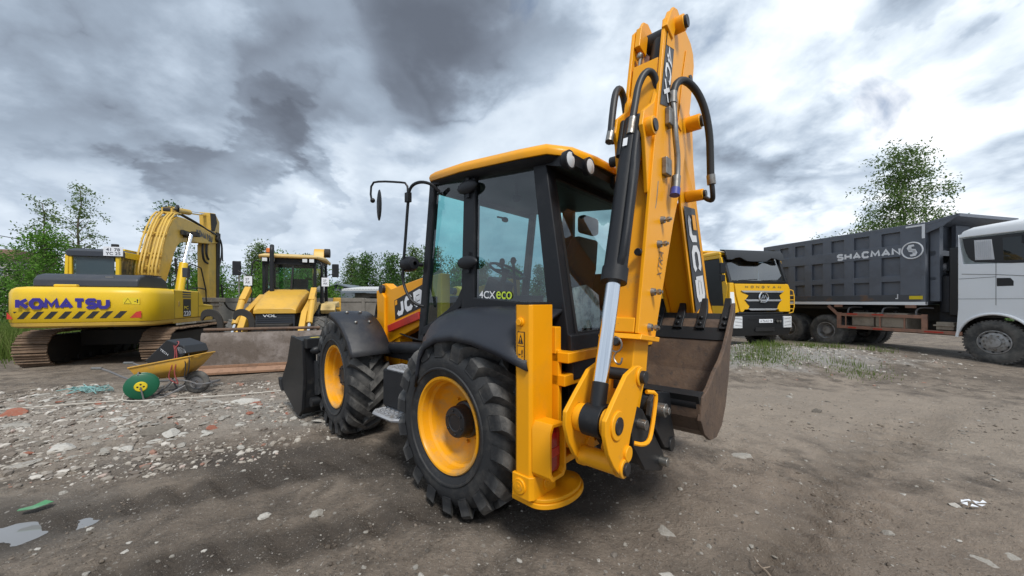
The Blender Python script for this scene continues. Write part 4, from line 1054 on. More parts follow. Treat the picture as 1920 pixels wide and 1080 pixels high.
def patch(cx, cy, rx, ry, c, amt, wob=.8, rot=0.0):
    global c2
    ex = mth(nt, 'SUBTRACT', geo.outputs[0], cx); ey = mth(nt, 'SUBTRACT', geo.outputs[1], cy); ca, sa = math.cos(rot), math.sin(rot)
    dx = mth(nt, 'DIVIDE', mth(nt, 'ADD', mth(nt, 'MULTIPLY', ex, ca), mth(nt, 'MULTIPLY', ey, sa)), rx); dy = mth(nt, 'DIVIDE', mth(nt, 'SUBTRACT', mth(nt, 'MULTIPLY', ey, ca), mth(nt, 'MULTIPLY', ex, sa)), ry)
    d = mth(nt, 'SQRT', mth(nt, 'ADD', mth(nt, 'MULTIPLY', dx, dx), mth(nt, 'MULTIPLY', dy, dy)))
    d = mth(nt, 'ADD', d, mth(nt, 'MULTIPLY', mth(nt, 'SUBTRACT', noise_tex(nt, tc, 1.6, 7, .65), .5), wob * 2))
    c2 = mixc(nt, ramp(nt, d, [(.55, amt), (1.15, 0.0)]), c2, c)
patch(-5.4, 5.2, 3.6, 1.9, (.33, .285, .24), .8)          # pale rubble dust
patch(-2.6, 5.4, 2.3, .9, (.25, .235, .21), .65)           # grey crushed stone track
patch(7.0, 10.2, 4.0, 2.2, (.285, .275, .26), .8)          # grey gravel bank
patch(5.0, 5.4, 4.2, 2.4, (.33, .275, .22), .7)
patch(2.6, 2.6, 2.6, 1.2, (.29, .235, .185), .55)
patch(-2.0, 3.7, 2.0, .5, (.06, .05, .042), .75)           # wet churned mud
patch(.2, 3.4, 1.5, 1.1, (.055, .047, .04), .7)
patch(-3.9, 2.7, 1.2, .55, (.15, .135, .118), .6)
patch(-3.95, 2.62, .95, .45, (.075, .064, .054), .85, .35)          # wet rim of the puddle
for (ax, ay, dx_, dy_, wd) in RUTS: patch(ax, ay, 2.2, .26, (.062, .050, .040), .75 if ax < 0 else .22, .55, math.atan2(dy_, dx_))      # wet soil in the wheel ruts
# grit: pale and dark specks of several sizes
for sc, th, amt in ((60, .90, .55), (26, .95, .6), (120, .84, .5)):
    vo = N(nt, 'ShaderNodeTexVoronoi'); vo.inputs['Scale'].default_value = sc; nt.links.new(tc, vo.inputs['Vector'])
    sp_ = N(nt, 'ShaderNodeSeparateColor'); nt.links.new(vo.outputs['Color'], sp_.inputs[0])
    on = mth(nt, 'MULTIPLY', mth(nt, 'GREATER_THAN', sp_.outputs[0], th), mth(nt, 'LESS_THAN', vo.outputs['Distance'], .34))
    tone = ramp(nt, sp_.outputs[1], [(.0, (.09, .08, .07)), (.45, (.30, .275, .24)), (1.0, (.46, .435, .40))])
    c2 = mixc(nt, mth(nt, 'MULTIPLY', on, amt), c2, tone)
# far ground turns grassy beyond the yard
far = mth(nt, 'MULTIPLY', ramp(nt, mth(nt, 'DIVIDE', geo.outputs[1], 40), [(.48, 0.0), (.62, 1.0)]), 1.0)
c2 = mixc(nt, far, c2, (.07, .10, .035))
b_ = N(nt, 'ShaderNodeBsdfPrincipled'); nt.links.new(c2, b_.inputs['Base Color'])
nt.links.new(ramp(nt, n1, [(.35, .62), (.6, .95)]), b_.inputs['Roughness']); b_.inputs['Specular IOR Level'].default_value = .3
bp = N(nt, 'ShaderNodeBump'); bp.inputs['Strength'].default_value = .9; bp.inputs['Distance'].default_value = .05
hsum = mth(nt, 'ADD', mth(nt, 'MULTIPLY', noise_tex(nt, tc, 16, 8, .72), 1.0), mth(nt, 'MULTIPLY', n3, .45))
nt.links.new(hsum, bp.inputs['Height']); nt.links.new(bp.outputs[0], b_.inputs['Normal'])
nt.links.new(b_.outputs[0], out.inputs[0])
me.materials.append(m_)
# ================================================================ tracked excavator, seen from behind
# local frame: x forward along the boom, y left, z up; origin under the slew ring
EX = empty('tracked_excavator', (-11.35, 11.25, .0), R(110))
tag(EX, 'lemon-yellow tracked excavator with blue lettering and black hazard stripes on its counterweight', 'excavator')
# tracks
def track(y0):
    L, r, zc, w = 1.72, .42, .44, .31
    pts = []
    for k in range(13): a = R(90 + 180 * k / 12); pts.append((-L + r * math.cos(a), zc + r * math.sin(a)))
    for k in range(13): a = R(-90 + 180 * k / 12); pts.append((L + r * math.cos(a), zc + r * math.sin(a)))
    # resample evenly and put a shoe at each step
    P = [Vector((a, b)) for a, b in pts]; P.append(P[0])
    ds = [0]
    for i in range(1, len(P)): ds.append(ds[-1] + (P[i] - P[i - 1]).length)
    n = 46; tot = ds[-1]; m = MB()
    for k in range(n):
        s = tot * k / n; i = max(j for j in range(len(ds)) if ds[j] <= s + 1e-9); i = min(i, len(P) - 2)
        t = (s - ds[i]) / (ds[i + 1] - ds[i]); p = P[i].lerp(P[i + 1], t); d = (P[i + 1] - P[i]).normalized(); nn = Vector((-d.y, d.x)) * -1
        if (p + nn * .1 - Vector((max(-L, min(L, p.x)), zc))).length < (p - Vector((max(-L, min(L, p.x)), zc))).length: nn = -nn
        h = tot / n * .47
        prof = [(-h, 0), (-h, .02), (-h * .9, .055), (-h * .72, .055), (-h * .62, .02), (-h * .1, .02), (0, .045), (h * .12, .02), (h * .6, .02), (h * .7, .045), (h * .85, .045), (h, .015), (h, 0)]
        rings = []
        jit = rnd(-.006, .006)
        for yy in (y0 - w, y0 + w):
            rings.append([((p + d * a + nn * (b + jit)).x, yy, (p + d * a + nn * (b + jit)).y) for a, b in prof])
        m.loft(rings)
    t_ = m.build('track', M['track'], EX, sm=25)
    m = MB(); m.prism([(-L - .25, zc - .12), (-L, zc - .34), (L, zc - .34), (L + .25, zc - .12), (L + .25, zc + .12), (L, zc + .33), (-L, zc + .33), (-L - .25, zc + .12)], 'y', y0 - .2, y0 + .2)
    for q in (-1, 1): m.cyl((q * L, y0 - .24, zc), (q * L, y0 + .24, zc), .34, seg=28)
    for k in range(7): m.cyl((-1.4 + k * .46, y0 - .25, .14), (-1.4 + k * .46, y0 + .25, .14), .10, seg=14)
    m.build('track_frame', M['undercar'], t_, bev=.01)
track(1.19); track(-1.19)
m = MB(); m.bx(-.9, .9, -1.0, 1.0, .42, .85); m.cyl((0, 0, .8), (0, 0, 1.06), .68, seg=36)
m.build('undercarriage', M['undercar'], EX, bev=.02)
m = MB(); m.bx(-2.0, 1.9, -1.28, 1.28, 1.02, 1.14); m.build('turntable', M['undercar'], EX, bev=.01)
# counterweight: plan outline lofted in height
def cw_ring(z, s):
    pl = [(-1.55, -1.36), (-2.25, -1.36), (-2.52, -1.30), (-2.68, -1.12), (-2.75, -.6), (-2.765, 0), (-2.75, .6), (-2.68, 1.12), (-2.52, 1.30), (-2.25, 1.36), (-1.55, 1.36)]
    return [(a + (s if a < -2 else 0) * 1.0, b * (1 - s * .55), z) for a, b in pl]
m = MB(); m.loft([cw_ring(1.02, .10), cw_ring(1.06, .03), cw_ring(1.14, .012)])
m.build('counterweight_base', M['boomyel'], EX, bev=.01, sm=45)
m = MB(); m.loft([cw_ring(1.145, .015), cw_ring(1.16, .0), cw_ring(1.84, .0), cw_ring(1.93, .03), cw_ring(1.98, .09), cw_ring(2.0, .2)])
cw = m.build('counterweight', M['komatsu'], EX, sm=50)
X = (0, -1, 0); Z = (0, 0, 1)
block_text('lettering', 'KOMATSU', M['logoblue'], cw, (-2.775, .20, 1.595), X, Z, 1.62, .26, .29, .40)
def on_rear(y, z):
    a = abs(y); x = -2.765 if a < .0 else -2.765 + .015 * min(a / .6, 1) + (max(0, a - .6) / .52) * .07
    return Vector((x - .006, y, z))
for k in range(8):
    y = 1.05 - k * .245
    plate('hazard_stripe', [on_rear(y, 1.24), on_rear(y - .12, 1.24), on_rear(y - .25, 1.41), on_rear(y - .13, 1.41)], M['decalblack'], cw, 0)
plate('hazard_stripe', [on_rear(1.12, 1.41), on_rear(1.05, 1.41), on_rear(1.10, 1.37)], M['decalblack'], cw, 0)
plate('reflector', [on_rear(1.23, 1.24), on_rear(1.12, 1.24), on_rear(1.18, 1.34), on_rear(1.23, 1.40)], M['red'], cw, 0)
plate('reflector', [on_rear(-.96, 1.24), on_rear(-1.17, 1.24), on_rear(-1.17, 1.41), on_rear(-1.08, 1.39)], M['red'], cw, 0)
plate('warning_sticker', [on_rear(-.84, 1.58), on_rear(-1.14, 1.58), on_rear(-1.14, 1.74), on_rear(-.84, 1.74)], M['yelhub'], cw, 0)
a, b, c = on_rear(-.86, 1.60), on_rear(-.99, 1.60), on_rear(-.925, 1.725)
m = MB()
for p, q in ((a, b), (b, c), (c, a)): m.bar(p, q, .004, .012, (-1, 0, 0))
m.build('warning_sign', M['decalblack'], cw, sm=0)
text_mesh('warning_sign', '-!', M['decalblack'], cw, on_rear(-1.07, 1.66), X, Z, .09, .09, .02, 0, .004)
# lifting eyes, mirror stay
m = MB(); m.box((-2.45, .35, 2.03), (.12, .42, .07)); m.build('handle', M['komatsu'], EX, bev=.03, bseg=3)
# right hand body side
m = MB(); m.prism([(-1.56, 1.145), (.95, 1.145), (1.0, 1.2), (1.0, 1.52), (.30, 1.56), (.22, 1.70), (.16, 1.86), (-.05, 1.97), (-1.56, 1.99)], 'y', -1.345, -.5)
body = m.build('body_panel', M['komatsu'], EX, bev=.04, bseg=3)
m = MB(); m.prism([(-1.55, 1.02), (1.0, 1.02), (1.02, 1.13), (-1.55, 1.14)], 'y', -1.33, 1.33); m.build('body_sill', M['boomyel'], EX, bev=.01)
m = MB(); m.bx(-1.56, 1.5, .5, 1.345, 1.145, 1.85); m.build('body_panel', M['komatsu'], EX, bev=.03)
def on_side(x, z): return Vector((x, -1.349, z))
plate('stripe', [on_side(-1.05, 1.19), on_side(-.58, 1.19), on_side(-.58, 1.72), on_side(-1.05, 1.72)], M['decalblack'], body, 0)
for k in range(3): plate('stripe', [on_side(-1.08, 1.76 + k * .07), on_side(-.58, 1.76 + k * .07), on_side(-.58, 1.80 + k * .07), on_side(-1.08, 1.80 + k * .07)], M['decalgrey'], body, 0)
text_mesh('lettering', 'PC', M['yelhub'], body, (-.88, -1.352, 1.46), (1, 0, 0), Z, .26, .10, .03, 0, .003)
text_mesh('lettering', '220', M['white'], body, (-.82, -1.352, 1.29), (1, 0, 0), Z, .42, .15, .03, 0, .003)
text_mesh('lettering', 'KOMATSU', M['decalblack'], body, (.62, -1.352, 1.26), (1, 0, 0), Z, .56, .075, .03, 0, .003)
for a, b, h_ in (((-.10, -1.348, 1.16), (-.10, -1.348, 1.96), .010), ((-1.52, -1.348, 1.16), (-1.52, -1.348, 1.97), .010), ((-.10, -1.348, 1.50), (.98, -1.348, 1.50), .008)):
    MB().bar(a, b, .006, h_, (1, 0, 0) if h_ > .009 else (0, 0, 1)).build('panel_gap', M['hose'], body, sm=0)
m = MB(); m.box((-1.30, -1.352, 1.58), (.10, .012, .14)); m.build('latch', M['boomyel'], body, bev=.004)
# engine hood behind the cab
m = MB(); pr = [(-2.30, 2.0), (-2.28, 2.20), (-2.18, 2.30), (-2.0, 2.345), (-1.2, 2.345), (-.95, 2.25), (-.85, 2.0)]
m.prism(pr, 'y', -.92, 1.06)
hd = m.build('engine_hood', M['hood'], EX, bev=.05, bseg=3)
m = MB()
for k in range(5): m.bar((-1.9 + k * .12, -.75, 2.35), (-1.9 + k * .12, -1.0, 2.35), .05, .02)
m.build('vent', M['hose'], hd)
m = MB(); m.box((-2.2, -.32, 2.24), (.05, .16, .09)); m.build('latch', M['steel'], hd)
# cab
cabp = [(.10, 1.2), (.10, 2.85), (.18, 3.06), (.35, 3.12), (1.5, 3.12), (1.68, 2.95), (1.80, 2.0), (1.75, 1.2)]
m = MB()
for y in (.30, 1.30):
    for a, b in (((.12, 1.9), (.12, 2.95)), ((.9, 1.9), (.9, 3.05)), ((1.66, 2.0), (1.55, 3.0))): m.bar((a[0], y, a[1]), (b[0], y, b[1]), .09, .10, (1, 0, 0))
m.bx(.06, 1.7, .25, 1.35, 1.9, 2.36)
cab = m.build('cab', M['komatsu'], EX, bev=.02, loc=(-1.0, -.10, 0))
m = MB(); m.loft([[(.04, .24, 2.90), (.04, 1.36, 2.90), (1.66, 1.36, 2.90), (1.66, .24, 2.90)], [(.04, .24, 3.06), (.04, 1.36, 3.06), (1.62, 1.36, 3.06), (1.62, .24, 3.06)], [(.16, .34, 3.13), (.16, 1.26, 3.13), (1.5, 1.26, 3.13), (1.5, .34, 3.13)]])
m.build('cab_roof', M['hood'], cab, bev=.02)
m = MB(); m.bx(.3, 1.7, .235, .26, 2.9, 3.08); m.bx(.6, 1.4, .4, .9, 3.13, 3.2); m.build('roof_trim', M['komatsu'], cab, bev=.02)
pane('window', [(.10, .38, 2.36), (.10, 1.24, 2.36), (.10, 1.24, 2.90), (.10, .38, 2.90)], M['glassdark'], cab)
for y in (.285, 1.315):
    pane('window', [(.2, y, 2.36), (.84, y, 2.36), (.84, y, 2.90), (.2, y, 2.90)], M['glassdark'], cab)
    pane('window', [(.96, y, 2.2), (1.62, y, 2.2), (1.54, y, 2.95), (.96, y, 2.95)], M['glassdark'], cab)
m = MB(); m.box((.14, .80, 2.62), (.02, .80, .46)); m.box((.5, .33, 2.6), (.6, .02, .45)); m.build('curtain', M['metalwall'], cab)
m = MB(); m.prism([(0.0, 1.9), (0.14, 1.9), (.14, 2.95), (0.05, 2.95)], 'y', 1.31, 1.385); m.build('cab_post', M['komatsu'], cab, bev=.02)
# number plate and lamp on the roof
m = MB(); m.box((.02, .36, 3.06), (.012, .42, .26)); npl = m.build('number_plate', M['paper'], cab)
text_mesh('lettering', '41 78', M['decalgrey'], npl, (.012, .36, 3.11), X, Z, .30, .085, .01, 0, .004)
text_mesh('lettering', 'YC 25', M['decalgrey'], npl, (.012, .36, 3.0), X, Z, .32, .085, .01, 0, .004)
m = MB(); m.box((.1, .36, 3.23), (.1, .14, .09)); m.cyl((.1, .36, 3.12), (.1, .36, 3.2), .015); m.build('roof_lamp', M['hose'], cab, bev=.02)
# boom in the plane y = -.05
def arc(pts, n=3):
    P = [Vector(p) for p in pts]
    for _ in range(n):
        Q = [P[0]]
        for i in range(len(P) - 1): Q += [P[i] * .75 + P[i + 1] * .25, P[i] * .25 + P[i + 1] * .75]
        P = Q + [P[-1]]
    return [tuple(p) for p in P]
up = arc([(-.05, 1.75), (.05, 2.6), (.45, 3.85), (1.0, 4.55), (1.9, 4.62), (4.35, 4.40)], 1)
lo = arc([(4.40, 4.12), (3.5, 3.96), (1.42, 3.76), (1.0, 3.45), (.66, 2.7), (.10, 1.70)], 1)
m = MB(); m.prism(up + lo, 'y', -.31, .21)
bo = m.build('boom', M['boomyel'], EX, bev=.03)
block_text('lettering', 'KOMATSU', M['decalgrey'], bo, (3.15, -.313, 4.23), (1, 0, -.06), Z, 1.35, .26, .26, .5)
pins('pivot_pin', M['undercar'], bo, [((4.25, -.42, 4.28), (4.25, .32, 4.28), .13), ((1.55, -.5, 4.0), (1.55, .4, 4.0), .10), ((1.15, -.15, 4.75), (1.15, .05, 4.75), .12)])
m = MB(); m.box((1.62, -.37, 4.05), (.7, .08, .16)); m.box((2.1, -.42, 4.12), (.3, .16, .16)); m.build('ram_bracket', M['undercar'], bo)
m = MB(); m.cyl((1.2, -.05, 4.80), (2.55, -.05, 5.00), .10); m.box((1.2, -.05, 4.72), (.3, .3, .2))
ac = m.build('arm_ram', M['boomyel'], EX)
m = MB(); m.cyl((2.5, -.05, 4.99), (3.95, -.05, 5.22), .055); m.build('ram_rod', M['chrome'], ac)
m = MB(); m.cyl((.72, -.52, 1.95), (1.02, -.52, 2.95), .12); m.cyl((.72, .42, 1.95), (1.02, .42, 2.95), .12); m.box((.95, -.52, 2.0), (.5, .2, .12))
br = m.build('boom_ram', M['komatsu'], EX, bev=.01)
pins('ram_rod', M['chrome'], br, [((1.0, -.52, 2.9), (1.5, -.52, 4.0), .06), ((1.0, .42, 2.9), (1.5, .42, 4.0), .06)], 0)
# steel pipes running up the back of the boom
for k, y in enumerate((-.30, -.22, -.13, .02, .11, .19)):
    o_ = .06 + .015 * (k % 2)
    P = [(.10 - o_, y, 2.15 + .1 * (k % 3)), (-.12 - o_, y, 2.45), (-.05 - o_, y, 2.85), (.38 - o_, y, 3.85), (.9 - o_, y, 4.52 + o_), (1.35, y, 4.70 + .02 * (k % 2))]
    m = MB(); m.tube(P, .028, 8, 1); m.build('steel_pipe', M['boomyel'], bo)
for (x, z, dx) in ((.12, 3.15, .2), (.42, 3.85, .2), (-.02, 2.75, .2)):
    m = MB(); m.box((x - .03, -.05, z), (.06, .62, .05)); m.build('pipe_clamp', M['boomyel'], bo)
m = MB(); m.tube([(1.3, -.2, 4.76), (1.9, -.25, 4.70), (2.8, -.28, 4.62), (3.6, -.30, 4.50), (4.2, -.35, 4.45), (4.6, -.38, 4.2), (4.65, -.36, 3.6), (4.5, -.33, 3.2)], .03, 8, 2)
m.tube([(1.3, -.1, 4.78), (2.2, -.2, 4.66), (3.4, -.25, 4.56), (4.1, -.30, 4.52), (4.75, -.34, 4.3), (4.8, -.34, 3.4)], .025, 8, 2)
m.tube([(3.3, -.2, 3.95), (3.25, -.2, 3.6), (3.4, -.2, 3.25), (3.75, -.2, 3.2)], .04, 8, 2); m.tube([(3.5, -.25, 3.95), (3.45, -.25, 3.55), (3.65, -.25, 3.35), (3.8, -.2, 3.4)], .04, 8, 2)
m.tube([(1.0, -.3, 4.75), (1.15, -.3, 4.95), (1.3, -.25, 4.9), (1.4, -.2, 4.72)], .04, 8, 2)
m.tube([(.9, -.34, 3.1), (.95, -.36, 2.6), (.85, -.4, 2.1)], .035, 8, 1)
m.tube([(4.8, -.3, 2.4), (4.9, -.3, 1.9), (5.1, -.3, 1.6), (5.6, -.3, 1.3), (6.0, -.4, 1.2)], .035, 8, 2)
m.build('hydraulic_hose', M['hose'], bo)
# arm hanging down at the far end
m = MB(); m.prism([(3.85, 5.30), (4.35, 5.38), (4.78, 5.1), (4.75, 4.2), (4.62, 1.75), (3.75, 1.75), (3.70, 3.9), (3.95, 4.3)], 'y', -.24, .14)
ar = m.build('arm', M['boomyel'], EX, bev=.02)
m = MB(); m.prism([(3.85, 5.28), (4.3, 5.35), (4.45, 5.0), (4.2, 4.6), (3.95, 4.6)], 'y', -.27, -.24); m.prism([(4.40, 4.6), (4.80, 4.6), (4.66, 1.76), (4.42, 1.76)], 'y', -.27, -.24); m.build('arm_plate', M['undercar'], ar)
m = MB(); m.bx(3.5, 4.9, -.42, .32, 1.62, 1.80); m.bx(3.75, 4.55, -.30, .20, .2, 1.62); m.bx(3.6, 4.75, -.36, .26, 1.45, 1.55); m.build('breaker', M['tank'], EX, bev=.02)
# handrails
m = MB()
rr = .02
m.tube([(.75, -1.25, 1.55), (.70, -1.25, 2.05), (.35, -1.25, 2.75), (-.25, -1.25, 2.82), (-.4, -1.22, 2.75), (-.45, -1.2, 2.0)], rr, 6, 0)
m.tube([(.72, -1.25, 2.05), (.1, -1.25, 2.10), (-.4, -1.2, 2.0)], rr, 6, 1)
m.build('handrail', M['black'], EX)
m = MB(); m.box((-.3, -1.12, 2.55), (.05, .2, .3)); m.build('mirror', M['hood'], EX, bev=.02)
# ================================================================ second loader facing the camera, rusty bucket in front
VO = empty('backhoe_loader', (-6.26, 9.82, .03), R(-70))
tag(VO, 'ochre backhoe loader facing forward behind a wide rusty bucket, orange beacon on its roof', 'backhoe loader')
def simple_wheel(parent, c, r, w, rz=0.0, tm='tyre_dusty', rm='rim', lug=True, n=16):
    m = MB(); h = w / 2
    m.lathe([(r * .56, h * .8), (r * .66, h * 1.0), (r * .82, h * 1.02), (r * .93, h * .9), (r * .97, h * .6), (r * .97, -h * .6), (r * .93, -h * .9), (r * .82, -h * 1.02), (r * .66, -h), (r * .56, -h * .8)], (0, 0, 0), 'y', 40)
    if lug:
        for s in (1, -1):
            for k in range(n):
                a0 = 2 * math.pi * (k + (.5 if s < 0 else 0)) / n; secs = []
                for t in (0, .5, .9, 1.05):
                    y = s * (h * 1.04 * min(t, 1) - .01); a = a0 - .32 * t; rr = r if t < .95 else r * .88; hw = .05
                    secs.append([((rr - .06) * math.cos(a - hw * 1.3), y, (rr - .06) * math.sin(a - hw * 1.3)), (rr * math.cos(a - hw), y, rr * math.sin(a - hw)), (rr * math.cos(a + hw), y, rr * math.sin(a + hw)), ((rr - .06) * math.cos(a + hw * 1.3), y, (rr - .06) * math.sin(a + hw * 1.3))])
                m.loft(secs)
    t = m.build('wheel', M[tm], parent, loc=c, sm=35); t.rotation_euler = (0, rnd(0, 3), rz)
    m = MB(); m.lathe([(r * .57, h * .6), (r * .575, h * .9), (r * .53, h * .9), (r * .50, h * .2), (r * .25, .0), (r * .2, .06), (r * .19, h * .5), (0, h * .5)], (0, 0, 0), 'y', 32); m.build('rim', M[rm], t)
    return t
for s in (1, -1):
    simple_wheel(VO, (0, s * .92, .60), .60, .40, 0 if s > 0 else math.pi)
    simple_wheel(VO, (-2.15, s * .90, .70), .72, .46, 0 if s > 0 else math.pi)
m = MB(); m.bx(-2.9, 1.0, -.40, .40, .55, 1.05); m.cyl((0, -.8, .6), (0, .8, .6), .11); m.bx(-3.1, -2.8, -1.1, 1.1, .5, 1.2)
m.build('chassis', M['undercar'], VO, bev=.01)
# hood and grille
m = MB()
def hr(x, w, zt, dr): return [(x, -w, 1.30), (x, -w, zt - dr), (x, -w + .10, zt), (x, w - .10, zt), (x, w, zt - dr), (x, w, 1.30)]
m.loft([hr(-1.15, .52, 1.98, .08), hr(-.6, .52, 1.93, .08), hr(.1, .50, 1.72, .07), hr(.52, .48, 1.50, .05), hr(.60, .47, 1.44, .05)])
m.build('engine_hood', M['volvo'], VO, bev=.02)
m = MB(); m.bx(-.2, .55, -.44, .44, .85, 1.44); gr = m.build('grille', M['hood'], VO, bev=.02)
m = MB()
for k in range(9): m.bar((.556, -.40, .9 + k * .055), (.556, .40, .9 + k * .055), .012, .014)
m.build('slats', M['hose'], gr)
text_mesh('lettering', 'VOL', M['white'], gr, (.565, -.12, 1.25), (0, 1, 0), Z, .30, .065, .01, 0, .008)
# cab
m = MB()
for s in (1, -1):
    m.bar((-1.15, s * .66, 1.05), (-1.05, s * .66, 2.85), .08, .09); m.bar((-1.75, s * .78, 1.2), (-1.72, s * .76, 2.85), .08, .08); m.bar((-2.7, s * .78, 1.4), (-2.55, s * .76, 2.85), .09, .09)
    m.prism([(-1.15, 1.0), (-1.12, 1.25), (-1.75, 1.5), (-2.7, 1.55), (-2.7, 1.0)], 'y', s * .70, s * .76)
    m.bar((-1.05, s * .68, 2.86), (-2.6, s * .78, 2.86), .08, .10)
m.bar((-1.05, -.68, 2.80), (-1.05, .68, 2.80), .10, .20); m.bar((-1.14, -.68, 1.5), (-1.14, .68, 1.5), .06, 1.0)
m.bar((-2.6, -.76, 2.82), (-2.6, .76, 2.82), .08, .16); m.bar((-2.7, -.76, 1.5), (-2.7, .76, 1.5), .06, .8)
cab = m.build('cab_frame', M['plastic'], VO, bev=.015)
m = MB(); m.loft([[(-.86, -.74, 2.90), (-.86, .74, 2.90), (-1.6, .92, 2.90), (-2.78, .90, 2.90), (-2.78, -.90, 2.90), (-1.6, -.92, 2.90)], [(-.84, -.74, 2.96), (-.84, .74, 2.96), (-1.6, .93, 2.98), (-2.8, .90, 2.98), (-2.8, -.90, 2.98), (-1.6, -.93, 2.98)],
                  [(-1.0, -.62, 3.02), (-1.0, .62, 3.02), (-1.65, .78, 3.05), (-2.65, .78, 3.05), (-2.65, -.78, 3.05), (-1.65, -.78, 3.05)]])
m.build('roof', M['volvopale'], VO, bev=.02)
pane('windscreen', [(-1.11, -.62, 1.62), (-1.11, .62, 1.62), (-1.02, .62, 2.72), (-1.02, -.62, 2.72)], M['glass'], VO)
for s in (1, -1):
    pane('door_glass', [(-1.17, s * .69, 1.3), (-1.72, s * .76, 1.5), (-1.70, s * .76, 2.8), (-1.08, s * .68, 2.8)], M['glass'], VO)
    pane('side_glass', [(-1.80, s * .77, 1.6), (-2.62, s * .77, 1.6), (-2.52, s * .77, 2.8), (-1.77, s * .77, 2.8)], M['glass'], VO)
pane('rear_glass', [(-2.66, -.70, 1.9), (-2.66, .70, 1.9), (-2.58, .70, 2.76), (-2.58, -.70, 2.76)], M['glass'], VO)
m = MB(); m.box((-1.95, .05, 1.65), (.5, .5, .2)); m.box((-2.2, .05, 2.0), (.16, .48, .7)); m.build('seat', M['seat'], VO, bev=.05)
m = MB(); m.tube([(-1.5 + .17 * math.cos(a * .4), .05 + .17 * math.sin(a * .4), 1.95 + .06 * math.cos(a * .4)) for a in range(17)], .015, 6); m.bar((-1.4, .05, 1.5), (-1.5, .05, 1.95), .05, .05); m.build('steering_wheel', M['hose'], VO)
for (y, hw) in ((-.60, .07), (-.42, .07), (.42, .07), (.60, .07)):
    m = MB(); m.box((-.94, y, 2.83), (.10, .15, .12)); L_ = m.build('work_light', M['plastic'], VO, bev=.02)
    m = MB(); m.box((-.885, y, 2.83), (.012, .125, .10)); m.build('lens', M['lamp'], L_, bev=.004)
m = MB(); m.cyl((-1.25, -.58, 3.03), (-1.25, -.58, 3.07), .085); bc = m.build('beacon', M['hose'], VO)
m = MB(); m.lathe([(.075, .0), (.078, .10), (.06, .135), (0, .14)], (0, 0, 0), 'z', 18); mo = mat('orange beacon lens', (.55, .14, .02), .2); m.build('beacon_lens', mo, bc, loc=(-1.25, -.58, 3.07))
# exhaust stack on the left of the hood
m = MB(); m.cyl((-.55, -.34, 1.85), (-.55, -.34, 3.02), .055); m.tube([(-.55, -.34, 3.0), (-.56, -.34, 3.10), (-.65, -.36, 3.20)], .055, 12, 1); m.build('exhaust_pipe', M['black'], VO)
m = MB(); m.bar((-1.03, .02, 1.72), (-1.0, .10, 2.68), .05, .03); m.bar((-1.0, -.15, 1.66), (-.98, -.55, 2.2), .02, .02); m.bar((-.97, -.50, 1.9), (-.95, -.42, 2.6), .02, .02); m.build('wiper', M['hose'], VO)
for s in (1, -1):
    m = MB(); m.tube([(-1.0, s * .72, 2.78), (-.85, s * .86, 2.80), (-.82, s * .90, 2.6), (-.85, s * .90, 1.6)], .018, 6, 1); m.tube([(-.82, s * .90, 2.32), (-.80, s * 1.12, 2.42), (-.82, s * 1.25, 2.5)], .014, 6, 1)
    ma = m.build('mirror_arm', M['black'], VO)
    m = MB(); m.box((0, 0, 0), (.05, .20, .40)); o = m.build('mirror', M['plastic'], VO, bev=.03, loc=(-.82, s * 1.25, 2.55)); o.rotation_euler = (0, 0, s * R(-12))
    m = MB(); m.box((-.80, s * .98, 2.20), (.012, .20, .26)); npl = m.build('number_plate', M['paper'], VO)
    text_mesh('lettering', '27\nAK', M['decalgrey'], npl, (-.793, s * .98, 2.20), (0, 1, 0), Z, .12, .15, .01, 0, .002)
# loader arms
for s in (1, -1):
    m = MB(); m.prism([(-1.0, 1.75), (-.85, 1.82), (.55, 1.35), (1.25, .62), (1.28, .45), (1.1, .42), (.45, 1.0), (-1.0, 1.35)], 'y', s * .58, s * .72)
    arm = m.build('loader_arm', M['volvo'], VO, bev=.015)
    m = MB(); m.cyl((.2, s * .80, 1.72), (.75, s * .80, 1.05), .075); m.bar((-.15, s * .78, 1.95), (.3, s * .78, 1.62), .14, .16); tr = m.build('tilt_ram', M['volvo'], arm, bev=.01)
    m = MB(); m.cyl((.75, s * .80, 1.05), (.92, s * .80, .85), .04); m.build('ram_rod', M['chrome'], tr)
# rusty bucket, back to the machine, seen from the front
W2 = 1.2
prof = [(1.36, .90), (1.22, .80), (1.14, .45), (1.22, .12), (1.50, .02), (1.56, .02), (1.56, .05), (1.50, .06)]
m = MB(); m.prism([(1.50, .86), (1.46, .92), (1.28, .90), (1.20, .5), (1.30, .1), (1.60, .02), (1.62, .05), (1.56, .12), (1.54, .40), (1.53, .7)], 'y', -W2, W2)
bk = m.build('loader_bucket', M['blade'], VO, bev=.012)
m = MB(); m.prism([(1.57, .14), (1.645, .05), (1.64, .0), (1.54, .02)], 'y', -W2 - .01, W2 + .01); m.bx(1.54, 1.575, -W2, W2, .14, .20); m.build('cutting_edge', M['edge'], bk, bev=.006)
m = MB(); m.cyl((1.46, -W2 + .05, .985), (1.46, W2 - .05, .985), .035)
for y in (-1.1, -.5, .0, .45, 1.1): m.bar((1.40, y, .88), (1.46, y, 1.0), .05, .06)
m.build('hinge_bar', M['rust'], bk)
for y in (-1.0, -.40):
    P = arc([(y - .22, 1.22), (y - .20, 1.42), (y - .02, 1.46), (y + .14, 1.34), (y + .20, 1.12), (y + .19, .95)], 2); Q = arc([(y + .08, .95), (y + .09, 1.14), (y + .04, 1.25), (y - .06, 1.30), (y - .14, 1.28), (y - .19, 1.19)], 2)
    m = MB(); m.prism(P + Q, 'x', 1.38, 1.46); o = m.build('grapple_claw', M['undercar'], bk, bev=.012)
